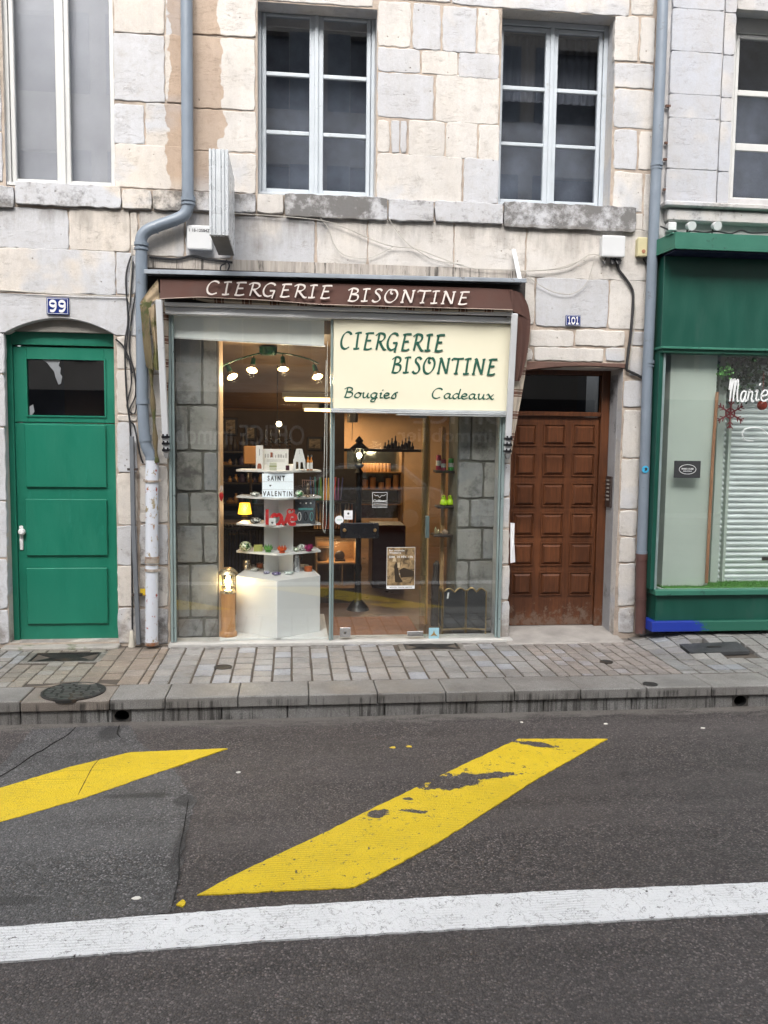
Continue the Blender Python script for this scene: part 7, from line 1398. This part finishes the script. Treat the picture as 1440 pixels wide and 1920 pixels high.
# little lamps over the cornice
e2 = empty('floodlight_box', A(1261, 432, -.05), 'small white square box above the green cornice, leftmost of the fittings', 'fitting'); r = RC(1254, 416, 1269, 432, -.08); q = MB(); q.box(r[0], r[1], -.08, .0, r[2], r[3]); q.build('body', WBX, e2, bevel=.006)
for px, lab in ((1295, 'small round white lamp above the green cornice, next to the square box'), (1343, 'small round white lamp above the green cornice, furthest right')):
    c = A(px, 423, -.12); e2 = empty('cornice_lamp', c, lab, 'lamp', 'round lamps above the green cornice'); q = MB(); q.tube([c+Vector((0, -.03, -.01)), c+Vector((0, .01, .0)), c+Vector((0, .06, .01))], [.038, .036, .022], 18); q.build('head', WBX, e2, smooth=True); q = MB(); q.tube([c+Vector((0, .05, 0)), c+Vector((.01, .09, -.05))], .008, 6); q.build('stem', DKW, e2)
tubeo('cable', [(1238,424),(1252,430),(1266,434),(1285,440,-.06),(1296,433,-.06),(1320,436,-.05),(1345,434,-.06),(1370,438,-.05),(1390,432),(1412,437),(1470,434)], .007, CBK, 'black cable sagging between the round lamps above the green cornice', 'cable', Y=-.06)
c = A(1219, 511, -.10); q = MB(); q.tube([c, c+Vector((.04, 0, 0))], .022, 14); thing('pipe_bracket', q, WBX, 'small white sensor clipped beside the right downpipe under the alarm box', 'sensor', smooth=True)

# ================================================================== ACROSS THE STREET (seen only as reflections)
YO = -13.5
e = empty('facing_building', (0, YO, ROADZ), 'house across the street, seen only as a dim reflection in the shop glass', 'building')
q = MB(); fm = {}
wins = [(-9+2.6*i, -7.9+2.6*i, 3.6+3.1*j, 5.4+3.1*j) for i in range(8) for j in range(3)]
xs = sorted(set([-14, 16]+[a for w_ in wins for a in w_[:2]])); zs = sorted(set([ROADZ, 13.1]+[a for w_ in wins for a in w_[2:]]))
core(q, xs, zs, lambda x, z: not any(inr(w_, x, z) for w_ in wins), YO-.3, YO, fm)
OPP = M('facing render', (.55,.51,.46), .85, 0, .12, .8, .1)
q.build('wall', OPP, e)
q = MB(); q.box(-14, 16, YO-6, YO+.3, 13.1, 13.3); q.add([(-14, YO+.4, 13.3), (16, YO+.4, 13.3), (16, YO-3, 15.0), (-14, YO-3, 15.0)], [(0,1,2,3)]); q.build('roof', M('facing roof', (.10,.06,.05), .8), e)
for w_ in wins:
    for sx_ in (w_[0]-.56, w_[1]+.02): q = MB(); q.box(sx_, sx_+.54, YO, YO+.05, w_[2], w_[3]); q.build('shutter', M('facing shutter', (.20,.23,.27), .6), e)
for w_ in wins: q = MB(); q.box(w_[0], w_[1], YO-.25, YO-.22, w_[2], w_[3]); q.box(w_[0]-.0, (w_[0]+w_[1])/2-.5, YO-.2, YO-.16, w_[2], w_[3]); o = q.build('window', M('facing window', (.10,.11,.13), .2), e)
q = MB(); q.box(-13, 15, YO+.02, YO+.12, ROADZ+.1, 2.9); q.build('shop_band', M('facing dark shopfront', (.05,.052,.06), .6, 0, .2, 1, .0), e)
SWH = M('white sign letters', (.42,.42,.42), .6, bump=0)
q = MB()
def opp_text(txt, xa, xb, za, zb): type_text(q, txt, xa, xb, za, zb, 0, .03); 
# letters face the shop: built facing +Y by mirroring about the wall plane
def facing(txt, xa, xb, za, zb):
    t = MB(); type_text(t, txt, xa, xb, za, zb, 0, .03, mirror=True); q.add([(x, YO+.13-y, z) for x, y, z in t.v], [tuple(f_) for f_ in t.f])
for a in (('OFFICE immobilier', -3.6, .3, 1.62, 2.12), ('OFFICE', 3.0, 5.4, 2.20, 2.62), ('immobilier', 2.6, 5.0, 1.75, 2.1)): q = MB(); facing(*a); q.build('lettering', SWH, e)
q = MB(); q.box(-60, 60, YO-.02, YO+1.4, ROADZ, 0); tag(q.build('far_pavement', M('far pavement', (.22,.21,.20), .8)), kind='structure')

# car parked behind the viewer, seen only as a reflection
e = empty('parked_car', (1.2, -10.9, ROADZ), 'silver hatchback parked across the street, seen only as a reflection in the shop glass', 'car')
def car_prof(pts): return [(1.2+x, ROADZ+z) for x, z in pts]
CP = M('silver car paint', (.42,.44,.46), .25, .5, .03, 2, 0); CGL = M('car window', (.02,.022,.025), .08, .0, 0, 1, 0)
arch = lambda cx: [(cx+.36*cos(a), .32+.36*sin(a)) for a in [pi-pi*k/10 for k in range(11)]]
q = MB(); q.prism(car_prof([(-2.0,.30),(-1.98,.62),(-1.90,.78)]+[(-1.1,.92),(-.95,.94),(1.75,.98),(1.98,.90),(2.02,.55),(2.0,.30)]+[(x, z) for x, z in reversed(arch(1.28))]+[(.85,.24),(-.85,.24)]+[(x, z) for x, z in reversed(arch(-1.25))]), -11.72, -10.08); q.build('body', CP, e, bevel=.05, seg=3)
q = MB(); q.prism(car_prof([(-1.0,.941),(-.35,1.38),(.0,1.44),(1.15,1.42),(1.70,.981)]), -11.58, -10.22); q.build('cabin', CP, e, bevel=.05, seg=3)
for yy in (-10.225, -11.575):
    for pts in ([(-.86,.97),(-.30,1.33),(.28,1.36),(.28,.98)], [(.36,.98),(.36,1.36),(1.05,1.34),(1.45,1.0)]): q = MB(); q.prism(car_prof(pts), yy-.012, yy+.012); q.build('side_window', CGL, e)
for cx in (-1.25, 1.28):
    for yy in (-10.18, -11.62):
        c = Vector((1.2+cx, yy, ROADZ+.31)); q = MB(); q.lathe([(.20, -.09), (.31, -.10), (.32, 0), (.31, .10), (.20, .09)], c, 28, 'y'); wh = q.build('wheel', M('tyre rubber', (.02,.02,.02), .8), e, smooth=True); q = MB(); q.lathe([(.04, -.105), (.19, -.095), (.20, 0), (.19, .095), (.04, .105)], c, 14, 'y', .03, 7); q.build('rim', CHR, wh, smooth=True)
